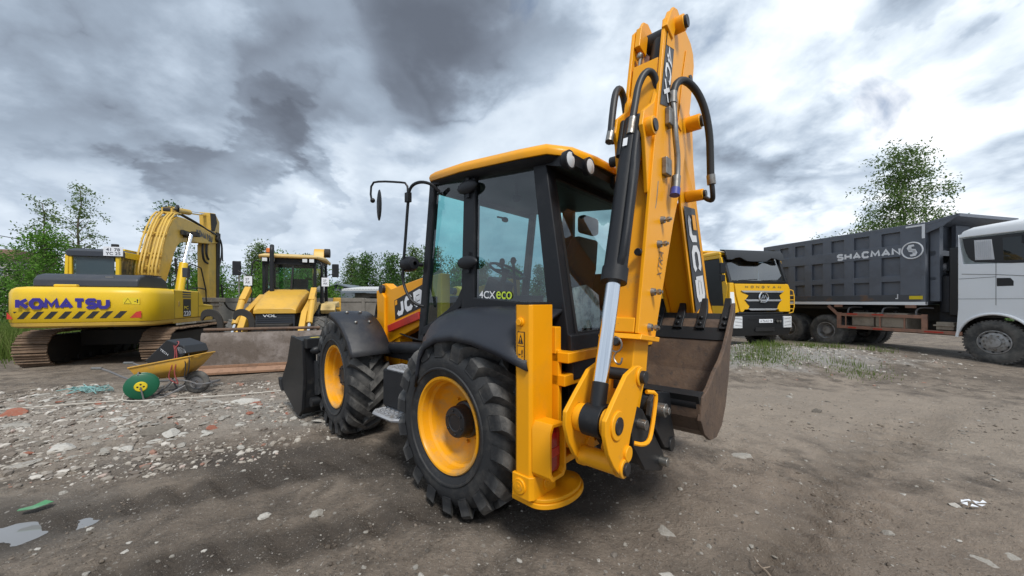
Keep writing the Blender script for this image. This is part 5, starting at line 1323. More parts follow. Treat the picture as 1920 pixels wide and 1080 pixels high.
# rear: right hand mudguard seen beside the cab, folded boom over the roof
m = MB(); m.prism([(-1.35, 1.35), (-1.55, 1.55), (-2.7, 1.62), (-2.9, 1.4), (-2.75, 1.4), (-1.7, 1.45), (-1.45, 1.22)], 'y', .76, 1.18); m.build('rear_mudguard', M['volvopale'], VO, bev=.03)
m = MB(); m.prism([(-1.35, 1.35), (-1.55, 1.55), (-2.7, 1.62), (-2.9, 1.4), (-2.75, 1.4), (-1.7, 1.45), (-1.45, 1.22)], 'y', -1.18, -.76); m.build('rear_mudguard', M['volvopale'], VO, bev=.03)
m = MB(); m.prism(arc([(-3.2, 1.0), (-3.0, 2.4), (-3.25, 3.2), (-3.4, 3.55), (-3.7, 3.5), (-3.75, 3.1), (-3.5, 1.0)], 2), 'y', .28, .62); hb = m.build('digging_boom', M['volvo'], VO, bev=.02)
m = MB(); m.cyl((-3.45, .62, 3.38), (-3.45, .80, 3.38), .16); m.build('pivot_pin', M['undercar'], hb)
m = MB(); m.bx(-3.15, -2.95, .95, 1.2, .35, 1.75); m.bx(-3.15, -2.95, -1.2, -.95, .35, 1.75); m.build('stabiliser', M['volvo'], VO, bev=.02)
# ================================================================ grey tipper with a white cab
TR = empty('dump_truck', (13.41, 9.5, .05), R(-75.9))
tag(TR, 'white-cabbed dump truck with long dark grey ribbed tipper body and white lettering', 'dump truck')
def truck_wheel(parent, c, r=.55, w=.33, rz=0.0, front=False, rimm='truckrim'):
    m = MB(); h = w / 2
    m.lathe([(.29, h * .75), (.33, h * .95), (.42, h * 1.05), (r - .05, h * .95), (r - .008, h * .8), (r, h * .5), (r, 0), (r, -h * .5), (r - .01, -h * .8), (r - .05, -h * .95), (.42, -h * 1.05), (.29, -h * .75)], (0, 0, 0), 'y', 48)
    for k in range(44):
        a = 2 * math.pi * k / 44
        m.box((r * math.cos(a) * 1.004, 0, r * math.sin(a) * 1.004), (.03, w * .84, .045), Matrix.Rotation(-a, 3, 'Y'))
    t = m.build('wheel', M['tyre_dusty'], parent, loc=c, sm=35, bev=.004, bseg=1); t.rotation_euler = (0, rnd(0, 3), rz)
    m = MB()
    if front: pf = [(.295, .09), (.298, .15), (.28, .155), (.272, .12), (.262, .10), (.225, .135), (.16, .155), (.14, .155), (.13, .19), (.08, .20), (0, .20)]
    else: pf = [(.295, .09), (.298, .15), (.28, .155), (.268, .10), (.25, -.04), (.20, -.06), (.15, -.05), (.15, .05), (.12, .10), (.0, .10)]
    m.lathe(pf, (0, 0, 0), 'y', 40)
    ri = m.build('rim', M[rimm], t)
    m = MB()
    for k in range(10):
        a = 2 * math.pi * k / 10
        q = .175; y = .15 if front else -.05
        m.cyl((q * math.cos(a), y, q * math.sin(a)), (q * math.cos(a), y + .035, q * math.sin(a)), .016, seg=6)
    m.build('wheel_nuts', M['steel'], ri)
    if front:
        m = MB()
        for k in range(10):
            a = 2 * math.pi * (k + .5) / 10; q = .243
            m.ell((q * math.cos(a), .121, q * math.sin(a)), (.028, .006, .03), 10, 6)
        m.build('hand_holes', M['hose'], ri)
    return t
for s in (-1, 1):
    rz = math.pi if s < 0 else 0
    truck_wheel(TR, (0, s * 1.07, .56), rz=rz, front=True, rimm='truckrim')
    for x in (-3.95, -5.32):
        truck_wheel(TR, (x, s * 1.06, .56), rz=rz)
        truck_wheel(TR, (x, s * .70, .56), rz=rz)
m = MB(); m.bx(-6.2, 1.3, -.42, -.30, .78, 1.06); m.bx(-6.2, 1.3, .30, .42, .78, 1.06); m.bx(-5.5, -.6, -.3, .3, .6, 1.0); m.bx(-6.3, -1.2, -.55, .55, 1.02, 1.49); m.bx(-3.3, -2.9, -1.0, 1.0, .75, 1.3); m.bx(-6.3, -3.2, -1.15, 1.15, 1.34, 1.44); m.bx(-1.2, -.65, -.8, .8, .8, 1.45)
for x in (-5.32, -3.95, 0): m.cyl((x, -1, .56), (x, 1, .56), .10)
m.build('chassis', M['undercar'], TR)
# tipper body: inset sheet with raised ribs
X0, X1, ZB, ZT = -6.35, -1.27, 1.50, 3.88
m = MB()
for s in (-1, 1):
    m.bx(X0 + .02, X1 - .02, s * 1.14, s * 1.17, ZB, ZT - .02)
m.bx(X0 + .02, X1 - .02, -1.16, 1.16, ZB, ZB + .06); m.bx(X1 - .06, X1 - .02, -1.16, 1.16, ZB, ZT); m.bx(X0, X0 + .05, -1.16, 1.16, ZB, ZT - .25)
bd = m.build('tipper_body', M['truckgrey'], TR)
m = MB()
cols = [(-1.30, -1.84), (-2.30, -2.62), (-3.05, -3.34), (-3.74, -4.02), (-4.40, -4.66), (-5.02, -5.28), (-5.62, -5.86), (-6.20, -6.35)]
for s in (-1, 1):
    yo, yi = s * 1.255, s * 1.17
    m.bx(X0, X1, s * 1.252, yi, 3.70, ZT)                # top rail
    m.bx(X0, X1, s * 1.262, yi, 2.95, 3.30)              # lettered rail
    for a, b in cols: m.bx(a, b, yo, yi, 1.62, 3.85)
    m.bx(X0, -1.7, s * 1.248, yi, 2.20, 2.38)
    m.bx(X1 - .10, X1, s * 1.265, yi, ZB, ZT)
m.build('ribs', M['truckgrey'], bd, bev=.012)
m = MB()
for s in (-1, 1): m.bx(X0, X1 - .09, s * 1.26, s * 1.17, 1.60, 1.80)
m.build('lower_rail', M['truckgrey2'], bd, bev=.012)
m = MB()
for s in (-1, 1): m.bx(X0, X1, s * 1.27, s * 1.15, 1.49, 1.585)
m.build('white_strip', M['cabwhite'], bd, bev=.004)
m = MB(); m.bx(-1.34, -1.275, -1.268, -1.262, 3.42, 3.83); m.bx(-1.70, -1.34, -1.268, -1.258, 3.78, 3.83); m.build('reflective_tape', M['white'], bd)
m = MB(); m.bx(-1.62, -1.32, -1.268, -1.258, 1.66, 1.76); m.build('yellow_reflector', M['yelhub'], bd)
m = MB(); m.bx(-1.90, -1.88, -1.268, -1.258, 1.68, 1.82); m.bx(-1.94, -1.88, -1.268, -1.258, 1.67, 1.70); m.build('white_mark', M['white'], bd)
block_text('lettering', 'SHACMAN', M['white'], bd, (-2.68, -1.2635, 3.115), (1, 0, 0), Z, 1.72, .23, .27, .5)
# round emblem
m = MB(); c_ = Vector((-1.555, -1.256, 3.10)); r_ = .235
m.tube([(c_.x + r_ * math.cos(2 * math.pi * k / 40), c_.y - .006, c_.z + r_ * math.sin(2 * math.pi * k / 40)) for k in range(41)], .020, 6, 0, False)
em = m.build('emblem', M['white'], bd)
m = MB()
for sg in (1, -1):
    P = [(.02, .175), (-.09, .165), (-.13, .08), (-.10, .0), (.00, -.02), (.0, -.10), (.06, -.08), (.07, .03), (-.02, .05), (-.045, .075), (-.03, .11), (.04, .12)]
    m.prism([(c_.x + sg * a + sg * .012, c_.z + sg * b) for a, b in P], 'y', c_.y - .014, c_.y - .004)
m.build('emblem_mark', M['white'], em, sm=0)
# cab guard
m = MB(); m.prism([(-1.27, 3.87), (-.62, 3.98), (-.60, 3.93), (-1.27, 3.77)], 'y', -1.26, 1.26); m.bx(-.66, -.58, -1.26, 1.26, 3.89, 3.98); m.prism([(-1.27, 3.80), (-.63, 3.92), (-.9, 3.70), (-1.27, 3.55)], 'y', -1.255, -1.225)
m.build('cab_guard', M['truckgrey'], bd, bev=.008)
m = MB(); m.bx(-1.25, -1.05, -1.1, -.95, 1.6, 3.8); m.bx(-1.25, -1.12, -1.1, 1.1, 2.9, 3.05); m.bx(-1.2, -1.1, -.3, .3, 1.5, 3.8); m.bx(-1.25, -1.12, -1.1, 1.1, 2.2, 2.3); m.build('front_bracing', M['truckgrey'], bd, bev=.01)
# things behind the cab
m = MB(); m.cyl((-.95, -.85, 1.3), (-.95, -.85, 2.3), .20, seg=18); m.cyl((-.95, -.85, 2.3), (-.95, -.85, 2.42), .06); m.tube([(-.95, -.85, 2.36), (-.95, -1.0, 2.46), (-.95, -1.1, 2.46)], .035, 8, 1); m.build('air_filter', M['plastic'], TR)
m = MB(); m.bx(-.90, -.62, -1.05, 1.05, 1.2, 3.1); m.build('intake_box', M['trim'], TR, bev=.04)
m = MB(); m.cyl((-.9, -.9, 1.15), (-.9, -.3, 1.15), .25, seg=20); m.build('air_tank', M['plastic'], TR)
m = MB(); m.bx(-1.1, -.75, -1.15, -.8, .80, 1.02); m.bx(-1.15, -.72, -1.18, -.76, .90, .94); m.build('battery_box', M['tank'], TR, bev=.01)
# side guard and tanks
m = MB(); y = -1.22
m.bx(-3.50, -1.24, y - .03, y + .01, 1.10, 1.20); m.bx(-3.55, -.55, y - .03, y + .01, .68, .78)
for x in (-3.50, -1.30): m.bx(x - .06, x + .06, y - .035, y + .02, .68, 1.22)
for x in (-3.3, -2.35, -1.75): m.bx(x - .02, x + .02, y - .02, y + .005, .75, 1.12)
m.bar((-3.55, y + .0, 1.15), (-3.85, y, 1.45), .05, .09)
for x in (-3.52, -1.6): m.bx(x - .12, x + .12, y - .04, y + .02, 1.40, 1.50)
sg = m.build('side_guard', M['railrust'], TR, bev=.006)
m = MB()
for x in (-3.1, -2.4): m.bx(x - .15, x + .15, y - .036, y - .03, 1.155, 1.195); m.bx(x - .12, x + .12, y - .036, y - .03, .70, .74)
m.bx(-1.3, -.9, y - .036, y - .03, .71, .75)
m.build('red_tape', M['red'], sg)
for (a, b) in ((-3.15, -2.55), (-2.50, -1.72)):
    m = MB(); m.prism([(-1.12, .74), (-1.18, .80), (-1.18, 1.18), (-1.12, 1.24), (-.55, 1.24), (-.50, 1.18), (-.50, .80), (-.55, .74)], 'x', a, b); t_ = m.build('fuel_tank', M['tank'], TR, bev=.02)
    m = MB(); m.cyl(((a + b) / 2, -.95, 1.24), ((a + b) / 2, -.95, 1.29), .05); m.build('filler_cap', M['hub'], t_)
for x in (-3.25, -2.3, -1.5):
    m = MB(); m.tube([(x, -1.2, 1.1), (x, -1.2, 1.36), (x + .08, -1.1, 1.42), (x + .22, -.9, 1.40)], .025, 8, 1); m.build('pipe', M['tubegrey'], TR)
# cab
def cabring(x0, x1, y, z): return [(x0, -y, z), (x1, -y, z), (x1, y, z), (x0, y, z)]
m = MB()
s = -1
for s in (-1, 1):
    yo, yi = s * 1.25, s * 1.19
    # side skin with an arched cut-out for the wheel
    ar = [(.64 * math.cos(R(a)) + .02, .60 + .66 * math.sin(R(a))) for a in range(172, 6, -8)]
    m.prism([(-.62, 1.42), (-.66, .66), (-.62, .66)] + ar + [(.68, .66), (1.55, .60), (1.58, 1.2), (1.52, 2.47), (-.62, 2.60)], 'y', yo, yi)
    m.prism([(-.62, 2.60), (-.52, 2.58), (-.60, 3.30), (-.62, 3.40)], 'y', yo, yi)
    m.prism([(1.52, 2.47), (1.42, 2.48), (1.15, 3.30), (1.25, 3.40)], 'y', yo, yi)
m.bx(-.62, -.58, -1.19, 1.19, 1.2, 3.4); m.bx(-.62, 1.5, -1.19, 1.19, 1.35, 1.45)
cabo = m.build('cab', M['cabwhite'], TR, bev=.018)
m = MB()
m.loft([[(-.62, -1.25, 3.30), (1.2, -1.25, 3.30), (1.2, 1.25, 3.30), (-.62, 1.25, 3.30)], [(-.55, -1.24, 3.46), (1.15, -1.24, 3.46), (1.15, 1.24, 3.46), (-.55, 1.24, 3.46)], [(-.38, -1.15, 3.56), (1.0, -1.15, 3.60), (1.0, 1.15, 3.60), (-.38, 1.15, 3.56)], [(-.1, -1.0, 3.60), (.9, -1.0, 3.66), (.9, 1.0, 3.66), (-.1, 1.0, 3.60)]])
m.build('cab_roof', M['cabwhite'], cabo, bev=.03, bseg=3)
# dark window band
wb = arc([(-.30, 2.62), (-.42, 2.72), (-.50, 3.0), (-.53, 3.27)], 2) + [(1.15, 3.27), (1.40, 2.50), (.3, 2.54)]
m = MB(); m.prism(wb, 'y', -1.258, -1.20); bnd = m.build('window_band', M['trim'], cabo, bev=.004)
m = MB(); m.prism(wb, 'y', 1.258, 1.20); m.build('window_band', M['trim'], cabo, bev=.004)
m = MB(); m.prism([(-.30, 2.68), (-.32, 3.20), (-.02, 3.18), (.03, 2.66)], 'y', -1.2625, -1.2585); w_ = m.build('side_window', M['curtain'], bnd)
m = MB()
for k in range(9): m.cyl((-.28 + k * .033, -1.262, 2.70), (-.29 + k * .033, -1.262, 3.17), .012, seg=6)
m.build('curtain_folds', M['curtain'], w_)
pane('side_glass', [(.18, -1.2615, 2.62), (.16, -1.2615, 3.18), (1.08, -1.2615, 3.18), (1.30, -1.2615, 2.58)], M['glassdark'], bnd)
m = MB(); m.prism([(.06, 1.98), (.06, 2.19), (.28, 2.18), (.33, 2.10), (.33, 1.98)], 'y', -1.258, -1.22); m.build('door_handle', M['trim'], cabo, bev=.01)
m = MB()
m.bx(.045, .052, -1.2545, -1.24, 1.5, 2.62); m.bx(-.62, .05, -1.2545, -1.24, 1.66, 1.667); m.bx(.05, 1.5, -1.2545, -1.24, 1.66, 1.667)
m.bar((-.55, -1.2535, 2.33), (.1, -1.2535, 2.27), .006, .010); m.bar((.1, -1.2535, 2.27), (.6, -1.2535, 2.20), .006, .010); m.bar((-.6, -1.2535, 2.2), (.05, -1.2535, 2.22), .006, .008)
m.build('panel_gap', M['hose'], cabo, sm=0)
m = MB(); m.tube([(.66 * math.cos(R(a)) + .02, -1.255, .60 + .68 * math.sin(R(a))) for a in range(176, 2, -6)], .032, 8); m.build('wheel_arch', M['cabwhite'], cabo)
m = MB(); m.bx(-.62, .7, -1.15, 1.15, 1.18, 1.30); m.cyl((.02, -1.15, .62), (.02, -.6, .62), .6, .6, 32) if False else None; m.build('wheel_well', M['undercar'], cabo)
m = MB(); m.box((.62, -1.36, 3.10), (.22, .12, .22)); m.bar((.5, -1.24, 3.15), (.6, -1.36, 3.12), .04, .04); m.build('mirror', M['plastic'], cabo, bev=.04)
m = MB(); m.bx(1.50, 1.56, -1.2, 1.2, .6, 2.4); m.build('front_panel', M['cabwhite'], cabo, bev=.02)
pane('windscreen', [(1.50, -1.15, 2.45), (1.50, 1.15, 2.45), (1.22, 1.15, 3.3), (1.22, -1.15, 3.3)], M['glassdark'], cabo)

# ================================================================ yellow truck facing the camera
HO = empty('dump_truck', (8.16, 11.95, .0), R(-78))
tag(HO, 'yellow truck with black sun visor and chrome grille, parked beside the grey tipper', 'dump truck')
for s in (-1, 1):
    truck_wheel(HO, (-1.0, s * 1.05, .56), rz=math.pi if s < 0 else 0, front=True, rimm='hub')
    truck_wheel(HO, (-4.4, s * 1.05, .56), rz=math.pi if s < 0 else 0, rimm='hub')
m = MB(); m.bx(-6.5, -.2, -.42, -.30, .78, 1.06); m.bx(-6.5, -.2, .30, .42, .78, 1.06); m.cyl((-1, -1, .56), (-1, 1, .56), .10); m.cyl((-4.4, -1, .56), (-4.4, 1, .56), .10); m.bx(-2.0, -.3, -.6, .6, .8, 1.6); m.build('chassis', M['undercar'], HO)
# cab shell
m = MB()
for s in (-1, 1):
    yo, yi = s * 1.20, s * 1.14
    m.prism([(-2.1, 1.15), (-.28, 1.15), (-.12, 1.5), (-.05, 2.10), (-.12, 2.30), (-2.1, 2.30)], 'y', yo, yi)
    m.prism([(-.12, 2.28), (-.22, 2.28), (-.42, 3.12), (-.32, 3.12)], 'y', yo, yi); m.prism([(-1.30, 2.28), (-1.20, 2.28), (-1.18, 3.12), (-1.28, 3.12)], 'y', yo, yi); m.bx(-2.1, -1.3, yo, yi, 2.28, 3.12); m.bx(-2.1, -.36, yo, yi, 3.08, 3.2)
m.bx(-2.1, -2.04, -1.14, 1.14, 1.15, 3.2); m.bx(-2.1, -.1, -1.14, 1.14, 1.1, 1.18)
hc = m.build('cab', M['hongyan'], HO, bev=.015)
m = MB(); m.loft([cabring(-2.1, -.34, 1.20, 3.2), cabring(-2.1, -.42, 1.18, 3.30), cabring(-2.0, -.65, 1.05, 3.36)]); m.build('cab_roof', M['hongyan'], hc, bev=.03)
pane('windscreen', [(-.06, -1.08, 2.32), (-.06, 1.08, 2.32), (-.34, 1.06, 3.10), (-.34, -1.06, 3.10)], M['screen'], hc)
m = MB()
for s in (-1, 1): m.bar((-.03, s * 1.11, 2.26), (-.33, s * 1.09, 3.12), .09, .07)
m.bx(-.10, -.01, -1.12, 1.12, 2.24, 2.33); m.build('windscreen_frame', M['trim'], hc, bev=.01)
for s in (-1, 1): pane('side_glass', [(-.24, s * 1.17, 2.05), (-1.2, s * 1.17, 2.05), (-1.2, s * 1.17, 3.06), (-.42, s * 1.17, 3.06)], M['glassdark'], hc)
for s in (-1, 1): MB().prism([(-.2, 1.5), (-1.15, 1.5), (-1.2, 3.06), (-.40, 3.06), (-.30, 2.5)], 'y', s * 1.205, s * 1.195).build('door_panel', M['trim'], hc, bev=.004)
# sun visor with scalloped lower edge
vz = [(-1.13, 3.02), (-.95, 3.02), (-.8, 3.08), (-.62, 3.10), (-.5, 3.04), (-.38, 2.98), (-.2, 2.97), (.2, 2.97), (.38, 2.98), (.5, 3.04), (.62, 3.10), (.8, 3.08), (.95, 3.02), (1.13, 3.02)]
def visx(z): return -.10 - (z - 2.95) * .38
rings = []
for y, z in vz: rings.append([(visx(z) + .02, y, z), (visx(3.30) + .05, y, 3.26), (visx(3.38), y, 3.36), (-.45, y, 3.39), (-.45, y, 3.35), (visx(3.30) - .02, y, 3.28), (visx(z) - .03, y, z)])
m = MB(); m.loft(rings); vs = m.build('sun_visor', M['trim'], hc, bev=.006)
# front panel
m = MB()
fp = [(-1.02, 2.22), (1.10, 2.22), (1.17, 2.05), (1.18, 1.30), (.75, 1.30), (.70, 1.38), (-.62, 1.38), (-.68, 1.30), (-.78, 1.30), (-.95, 1.85)]
m.prism(fp, 'x', -.10, .05); m.prism([(-1.18, 2.25), (-1.02, 2.25), (-.97, 1.85), (-.80, 1.30), (-1.0, 1.25), (-1.18, 1.6)], 'x', -.12, .02)
fpo = m.build('front_panel', M['hongyan'], hc, bev=.02)
block_text('lettering', 'HONGYAN', M['decalgrey'], fpo, (.055, .08, 2.12), (0, 1, 0), Z, 1.40, .075, .2, 1.3)
m = MB(); m.prism([(-.78, 2.00), (.88, 2.00), (.82, 1.92), (.72, 1.85), (.80, 1.68), (.72, 1.60), (.66, 1.50), (.62, 1.38), (-.50, 1.38), (-.45, 1.5), (-.56, 1.6), (-.62, 1.68), (-.48, 1.85), (-.70, 1.93)], 'x', .05, .062); gl_ = m.build('grille', M['trim'], fpo)
for (z, a, b) in ((1.965, -.80, .90), (1.68, -.66, .82), (1.385, -.55, .64)):
    m = MB(); m.prism([(a, z + .03), (b, z + .03), (b - .10, z - .03), (a + .12, z - .03)], 'x', .062, .085); m.build('grille_bar', M['silver'], gl_, bev=.008)
m = MB(); cy, cz_ = .06, 1.78
m.tube([(.10, cy + .175 * math.cos(2 * math.pi * k / 32), cz_ + .165 * math.sin(2 * math.pi * k / 32)) for k in range(33)], .022, 6, 0, False)
em = m.build('emblem', M['chrome'], gl_)
m = MB()
for p, q in (((-.11, -.06), (-.04, .09)), ((-.04, .09), (.0, -.04)), ((.0, -.04), (.05, .08)), ((.05, .08), (.11, -.07)), ((-.08, -.02), (.02, .0))): m.bar((.10, cy + p[0], cz_ + p[1]), (.10, cy + q[0], cz_ + q[1]), .02, .03, (1, 0, 0))
m.build('emblem_mark', M['chrome'], em)
plate('sticker', [(.023, -1.16, 1.95), (.023, -1.02, 1.95), (.023, -.98, 1.55), (.023, -1.16, 1.5)], M['cabwhite'], fpo, 0)
# bumper
m = MB(); m.loft([[(-.5, -1.2, .52), (.06, -1.1, .52), (.06, 1.1, .52), (-.5, 1.2, .52)], [(-.5, -1.22, .8), (.12, -1.14, .8), (.12, 1.14, .8), (-.5, 1.22, .8)], [(-.5, -1.22, 1.22), (.10, -1.12, 1.22), (.10, 1.12, 1.22), (-.5, 1.22, 1.22)]]); m.bx(-.2, .06, -.9, .9, 1.22, 1.30)
bu_ = m.build('bumper', M['trim'], HO, bev=.03)
m = MB(); m.bx(.11, .125, -.55, .75, 1.06, 1.09); m.bx(.12, .135, -.30, .45, .68, .80); m.build('bumper_slot', M['hose'], bu_)
for s in (-1, 1):
    m = MB(); m.bx(.08, .145, s * .80, s * 1.13, .78, 1.16); hl = m.build('headlight', M['lamp'], bu_, bev=.02)
    m = MB()
    for z in (.86, .97, 1.08): m.bar((.146, s * .83, z), (.146, s * 1.08, z + .03), .01, .02)
    m.build('lamp_bar', M['silver'], hl)
m = MB(); m.bx(.125, .14, -.16, .38, .95, 1.07); npl = m.build('number_plate', M['paper'], bu_, bev=.004)
text_mesh('lettering', 'A 756 KO 78', M['decalgrey'], npl, (.14, .11, 1.01), (0, 1, 0), Z, .46, .07, .005, 0, .003)
m = MB(); m.cyl((.13, .55, 1.0), (.16, .55, 1.0), .04); m.cyl((.13, .66, 1.0), (.16, .66, 1.0), .04); m.build('tow_eye', M['steel'], bu_)
# climbing ladder on the right front
m = MB(); m.tube([(-.02, 1.2, 2.05), (.06, 1.32, 2.0), (.06, 1.32, 1.30), (-.02, 1.2, 1.25)], .018, 6, 1)
for z in (1.4, 1.55, 1.7, 1.85): m.bar((.06, 1.32, z), (-.05, 1.20, z), .03, .03)
m.build('ladder', M['hongyan'], HO)
m = MB(); m.bar((-.05, -1.2, 2.9), (-.02, -1.42, 2.86), .03, .03); m.box((-.02, -1.42, 2.72), (.10, .18, .34)); m.box((-.02, -1.42, 2.40), (.08, .17, .2)); m.build('mirror', M['plastic'], HO, bev=.03)
m = MB(); m.bar((-.02, -.8, 2.33), (.0, -.1, 2.37), .02, .025); m.bar((-.02, .1, 2.33), (-.01, .8, 2.36), .02, .025); m.build('wiper', M['hose'], HO)
# tipper body behind the cab
m = MB(); m.bx(-6.8, -2.3, -1.22, -1.16, 1.35, 3.3); m.bx(-6.8, -2.3, 1.16, 1.22, 1.35, 3.3); m.bx(-2.36, -2.3, -1.16, 1.16, 1.35, 3.35); m.bx(-6.8, -2.3, -1.16, 1.16, 1.3, 1.36)
for k in range(6): m.bx(-6.6 + k * .8, -6.48 + k * .8, -1.28, -1.22, 1.35, 3.3)
m.bx(-2.4, -1.4, -1.2, 1.2, 3.42, 3.48)
tb = m.build('tipper_body', M['hongyan'], HO, bev=.01)
m = MB(); m.bx(-2.6, -2.2, -.2, .75, 3.4, 3.62); m.build('sheet_roller', M['hood'], HO, bev=.02)
m = MB(); m.box((-1.9, .0, 1.9), (.3, 1.9, 1.0)); m.box((-1.2, -.5, 1.9), (.5, .5, .9)); m.box((-1.2, .5, 1.9), (.5, .5, .9)); m.build('seats', M['seat'], hc, bev=.05)
m = MB(); m.tube([(-.5 + .0 * k, .5 + .22 * math.cos(.4 * k), 2.25 + .2 * math.sin(.4 * k)) for k in range(17)], .018, 6); m.build('steering_wheel', M['hose'], hc)
# ================================================================ wheelbarrow, reel, litter
def on_ground(x, y, dz=0.0): return (x, y, gz(x, y) + dz)
WB = empty('wheelbarrow', on_ground(-5.57, 6.42, 0.0), R(4))
tag(WB, 'orange wheelbarrow before the excavator track, loaded with a black case', 'wheelbarrow')
m = MB()
top = [(-.90, -.27, .50), (.10, -.27, .69), (.15, 0, .705), (.10, .27, .69), (-.90, .27, .50)]
bot = [(-.78, -.16, .275), (-.20, -.16, .31), (-.16, 0, .315), (-.20, .16, .31), (-.78, .16, .275)]
m.loft([bot, [(a[0] * .5 + b[0] * .5, (a[1] + b[1]) * .5 * 1.05, (a[2] + b[2]) * .5 - .01) for a, b in zip(top, bot)], top], caps=False)
m.add(bot, [(0, 1, 2, 3, 4)])
tray = m.build('tray', M['barrow'], WB, solid=.008, sm=30)
m = MB(); m.tube(top + [top[0]], .013, 6, 0); m.build('rim', M['barrow'], tray)
m = MB()
for s in (-1, 1):
    m.tube([(-1.42, s * .27, .50), (-1.30, s * .27, .50), (-.90, s * .25, .30), (-.70, s * .22, .255), (-.15, s * .16, .27), (.0, s * .12, .22), (.12, s * .12, .17), (.30, s * .10, .20)], .017, 8, 1)
    m.tube([(-.62, s * .24, .26), (-.55, s * .26, .02), (-.48, s * .26, .015), (-.25, s * .18, .27)], .014, 8, 1)
m.bar((.30, -.10, .20), (.30, .10, .20), .03, .03); m.bar((-.55, -.25, .03), (-.55, .25, .03), .02, .02)
m.build('frame', M['tubegrey'], WB)
m = MB()
for s in (-1, 1): m.tube([(-1.46, s * .27, .50), (-1.30, s * .27, .50)], .022, 8)
m.build('hand_grip', M['steel'], WB)
m = MB(); m.lathe([(.12, .035), (.15, .045), (.185, .035), (.20, .015), (.20, -.015), (.185, -.035), (.15, -.045), (.12, -.035)], (0, 0, 0), 'y', 28, True)
w_ = m.build('wheel', M['tyre_dusty'], WB, loc=(0, 0, .195))
m = MB(); m.lathe([(.13, .03), (.10, .01), (.03, .02), (.03, -.02), (.10, -.01), (.13, -.03)], (0, 0, 0), 'y', 24); m.cyl((0, -.13, 0), (0, .13, 0), .012); m.build('rim', M['tubegrey'], w_)
CB = empty('tool_case', on_ground(-5.80, 6.42, .60), R(-8))
tag(CB, 'black angular case with a white printed patch, propped up in the orange wheelbarrow', 'case')
m = MB(); m.prism([(-.50, -.02), (-.10, .28), (.20, .20), (.25, .10), (.16, .04), (-.4, -.08)], 'y', -.20, .20); b_o = m.build('body', M['trim'], CB, bev=.012); CB.scale = (1.12, 1.0, 1.25)
plate('white_patch', [(.06, -.202, .195), (.20, -.202, .17), (.24, -.202, .11), (.13, -.202, .09)], M['paper'], b_o, .002)
text_mesh('lettering', 'TECH', M['paper'], b_o, (-.14, -.204, .11), (1, 0, -.55), (0, 0, 1), .16, .03, .0, .1, .001)
m = MB(); m.tube([(.02, -.22, .26), (.06, -.23, .10), (.02, -.26, -.10), (-.03, -.28, -.28), (.05, -.26, -.36), (.10, -.22, -.40)], .008, 6, 2); m.tube([(.05, -.22, .25), (.10, -.24, .02), (.06, -.27, -.2), (.12, -.25, -.38)], .008, 6, 2); m.tube([(-.02, -.1, .27), (.02, -.16, .33), (.1, -.2, .30), (.05, -.24, .2)], .008, 6, 2)
tag(m.build('cable', M['cablered'], None, loc=on_ground(-5.80, 6.42, .60)), 'dull red cable hanging over the edge of the orange wheelbarrow', 'cable')
m = MB(); m.tube([(.30, -.25, .14), (.34, -.28, -.02), (.33, -.30, -.2), (.24, -.28, -.3), (.26, -.26, -.1), (.22, -.24, .1)], .008, 6, 2)
tag(m.build('cable', M['hose'], None, loc=on_ground(-5.80, 6.42, .58)), 'black cable loop hanging at the wheel end of the wheelbarrow', 'cable')
RL = empty('cable_reel', on_ground(-5.98, 5.86, 0), R(38))
tag(RL, 'round green cable reel with a yellow hub standing before the wheelbarrow handles', 'cable reel')
m = MB()
for y in (-.09, .09): m.lathe([(0, y - .008), (.19, y - .008), (.20, y), (.19, y + .008), (0, y + .008)], (0, 0, .235), 'y', 36)
m.cyl((0, -.09, .235), (0, .09, .235), .11)
dr = m.build('drum', M['greenreel'], RL)
m = MB(); m.lathe([(0, -.114), (.07, -.112), (.08, -.098), (.08, -.09)], (0, 0, .235), 'y', 28); hb = m.build('hub', M['yelhub'], dr)
m = MB()
for a in range(4): m.ell((.036 * math.cos(R(90 * a)), -.114, .235 + .036 * math.sin(R(90 * a))), (.014, .004, .014), 10, 5)
m.build('sockets', M['plastic'], hb)
m = MB(); m.tube([(-.16, -.14, .02), (.2, -.14, .02), (.30, -.13, .05), (.52, -.10, .18), (.46, -.02, .10), (.30, .12, .03), (-.16, .14, .02), (-.16, -.14, .02)], .011, 8, 0); m.tube([(.04, -.14, .02), (.0, -.13, .235)], .011, 6); m.tube([(.04, .14, .02), (.0, .13, .235)], .011, 6); m.tube([(-.03, -.1, .42), (-.04, 0, .46), (-.03, .1, .42)], .011, 6, 1)
m.build('stand', M['tubegrey'], RL)
P = [(-6.08, 5.72, .16), (-6.13, 5.70, .05), (-6.08, 5.66, .012), (-5.8, 5.62, .012), (-5.4, 5.78, .012), (-4.9, 5.95, .012), (-4.4, 6.2, .012), (-3.7, 6.62, .012), (-3.2, 6.9, .012)]
m = MB(); m.tube([(x, y, gz(x, y, False) + z + .02) for x, y, z in P], .011, 6, 2); tag(m.build('cable', M['cable']), 'beige cable running from the green reel towards the black front bucket', 'cable')
P = [(-6.1, 5.62, .012), (-6.5, 5.5, .012), (-7.0, 5.3, .012), (-7.4, 5.25, .012), (-7.9, 5.0, .012)]
m = MB(); m.tube([(x, y, gz(x, y, False) + .035) for x, y, z in P], .011, 6, 2); tag(m.build('cable', M['cable']), 'beige cable trailing over the rubble from the green reel, away from the machines', 'cable')

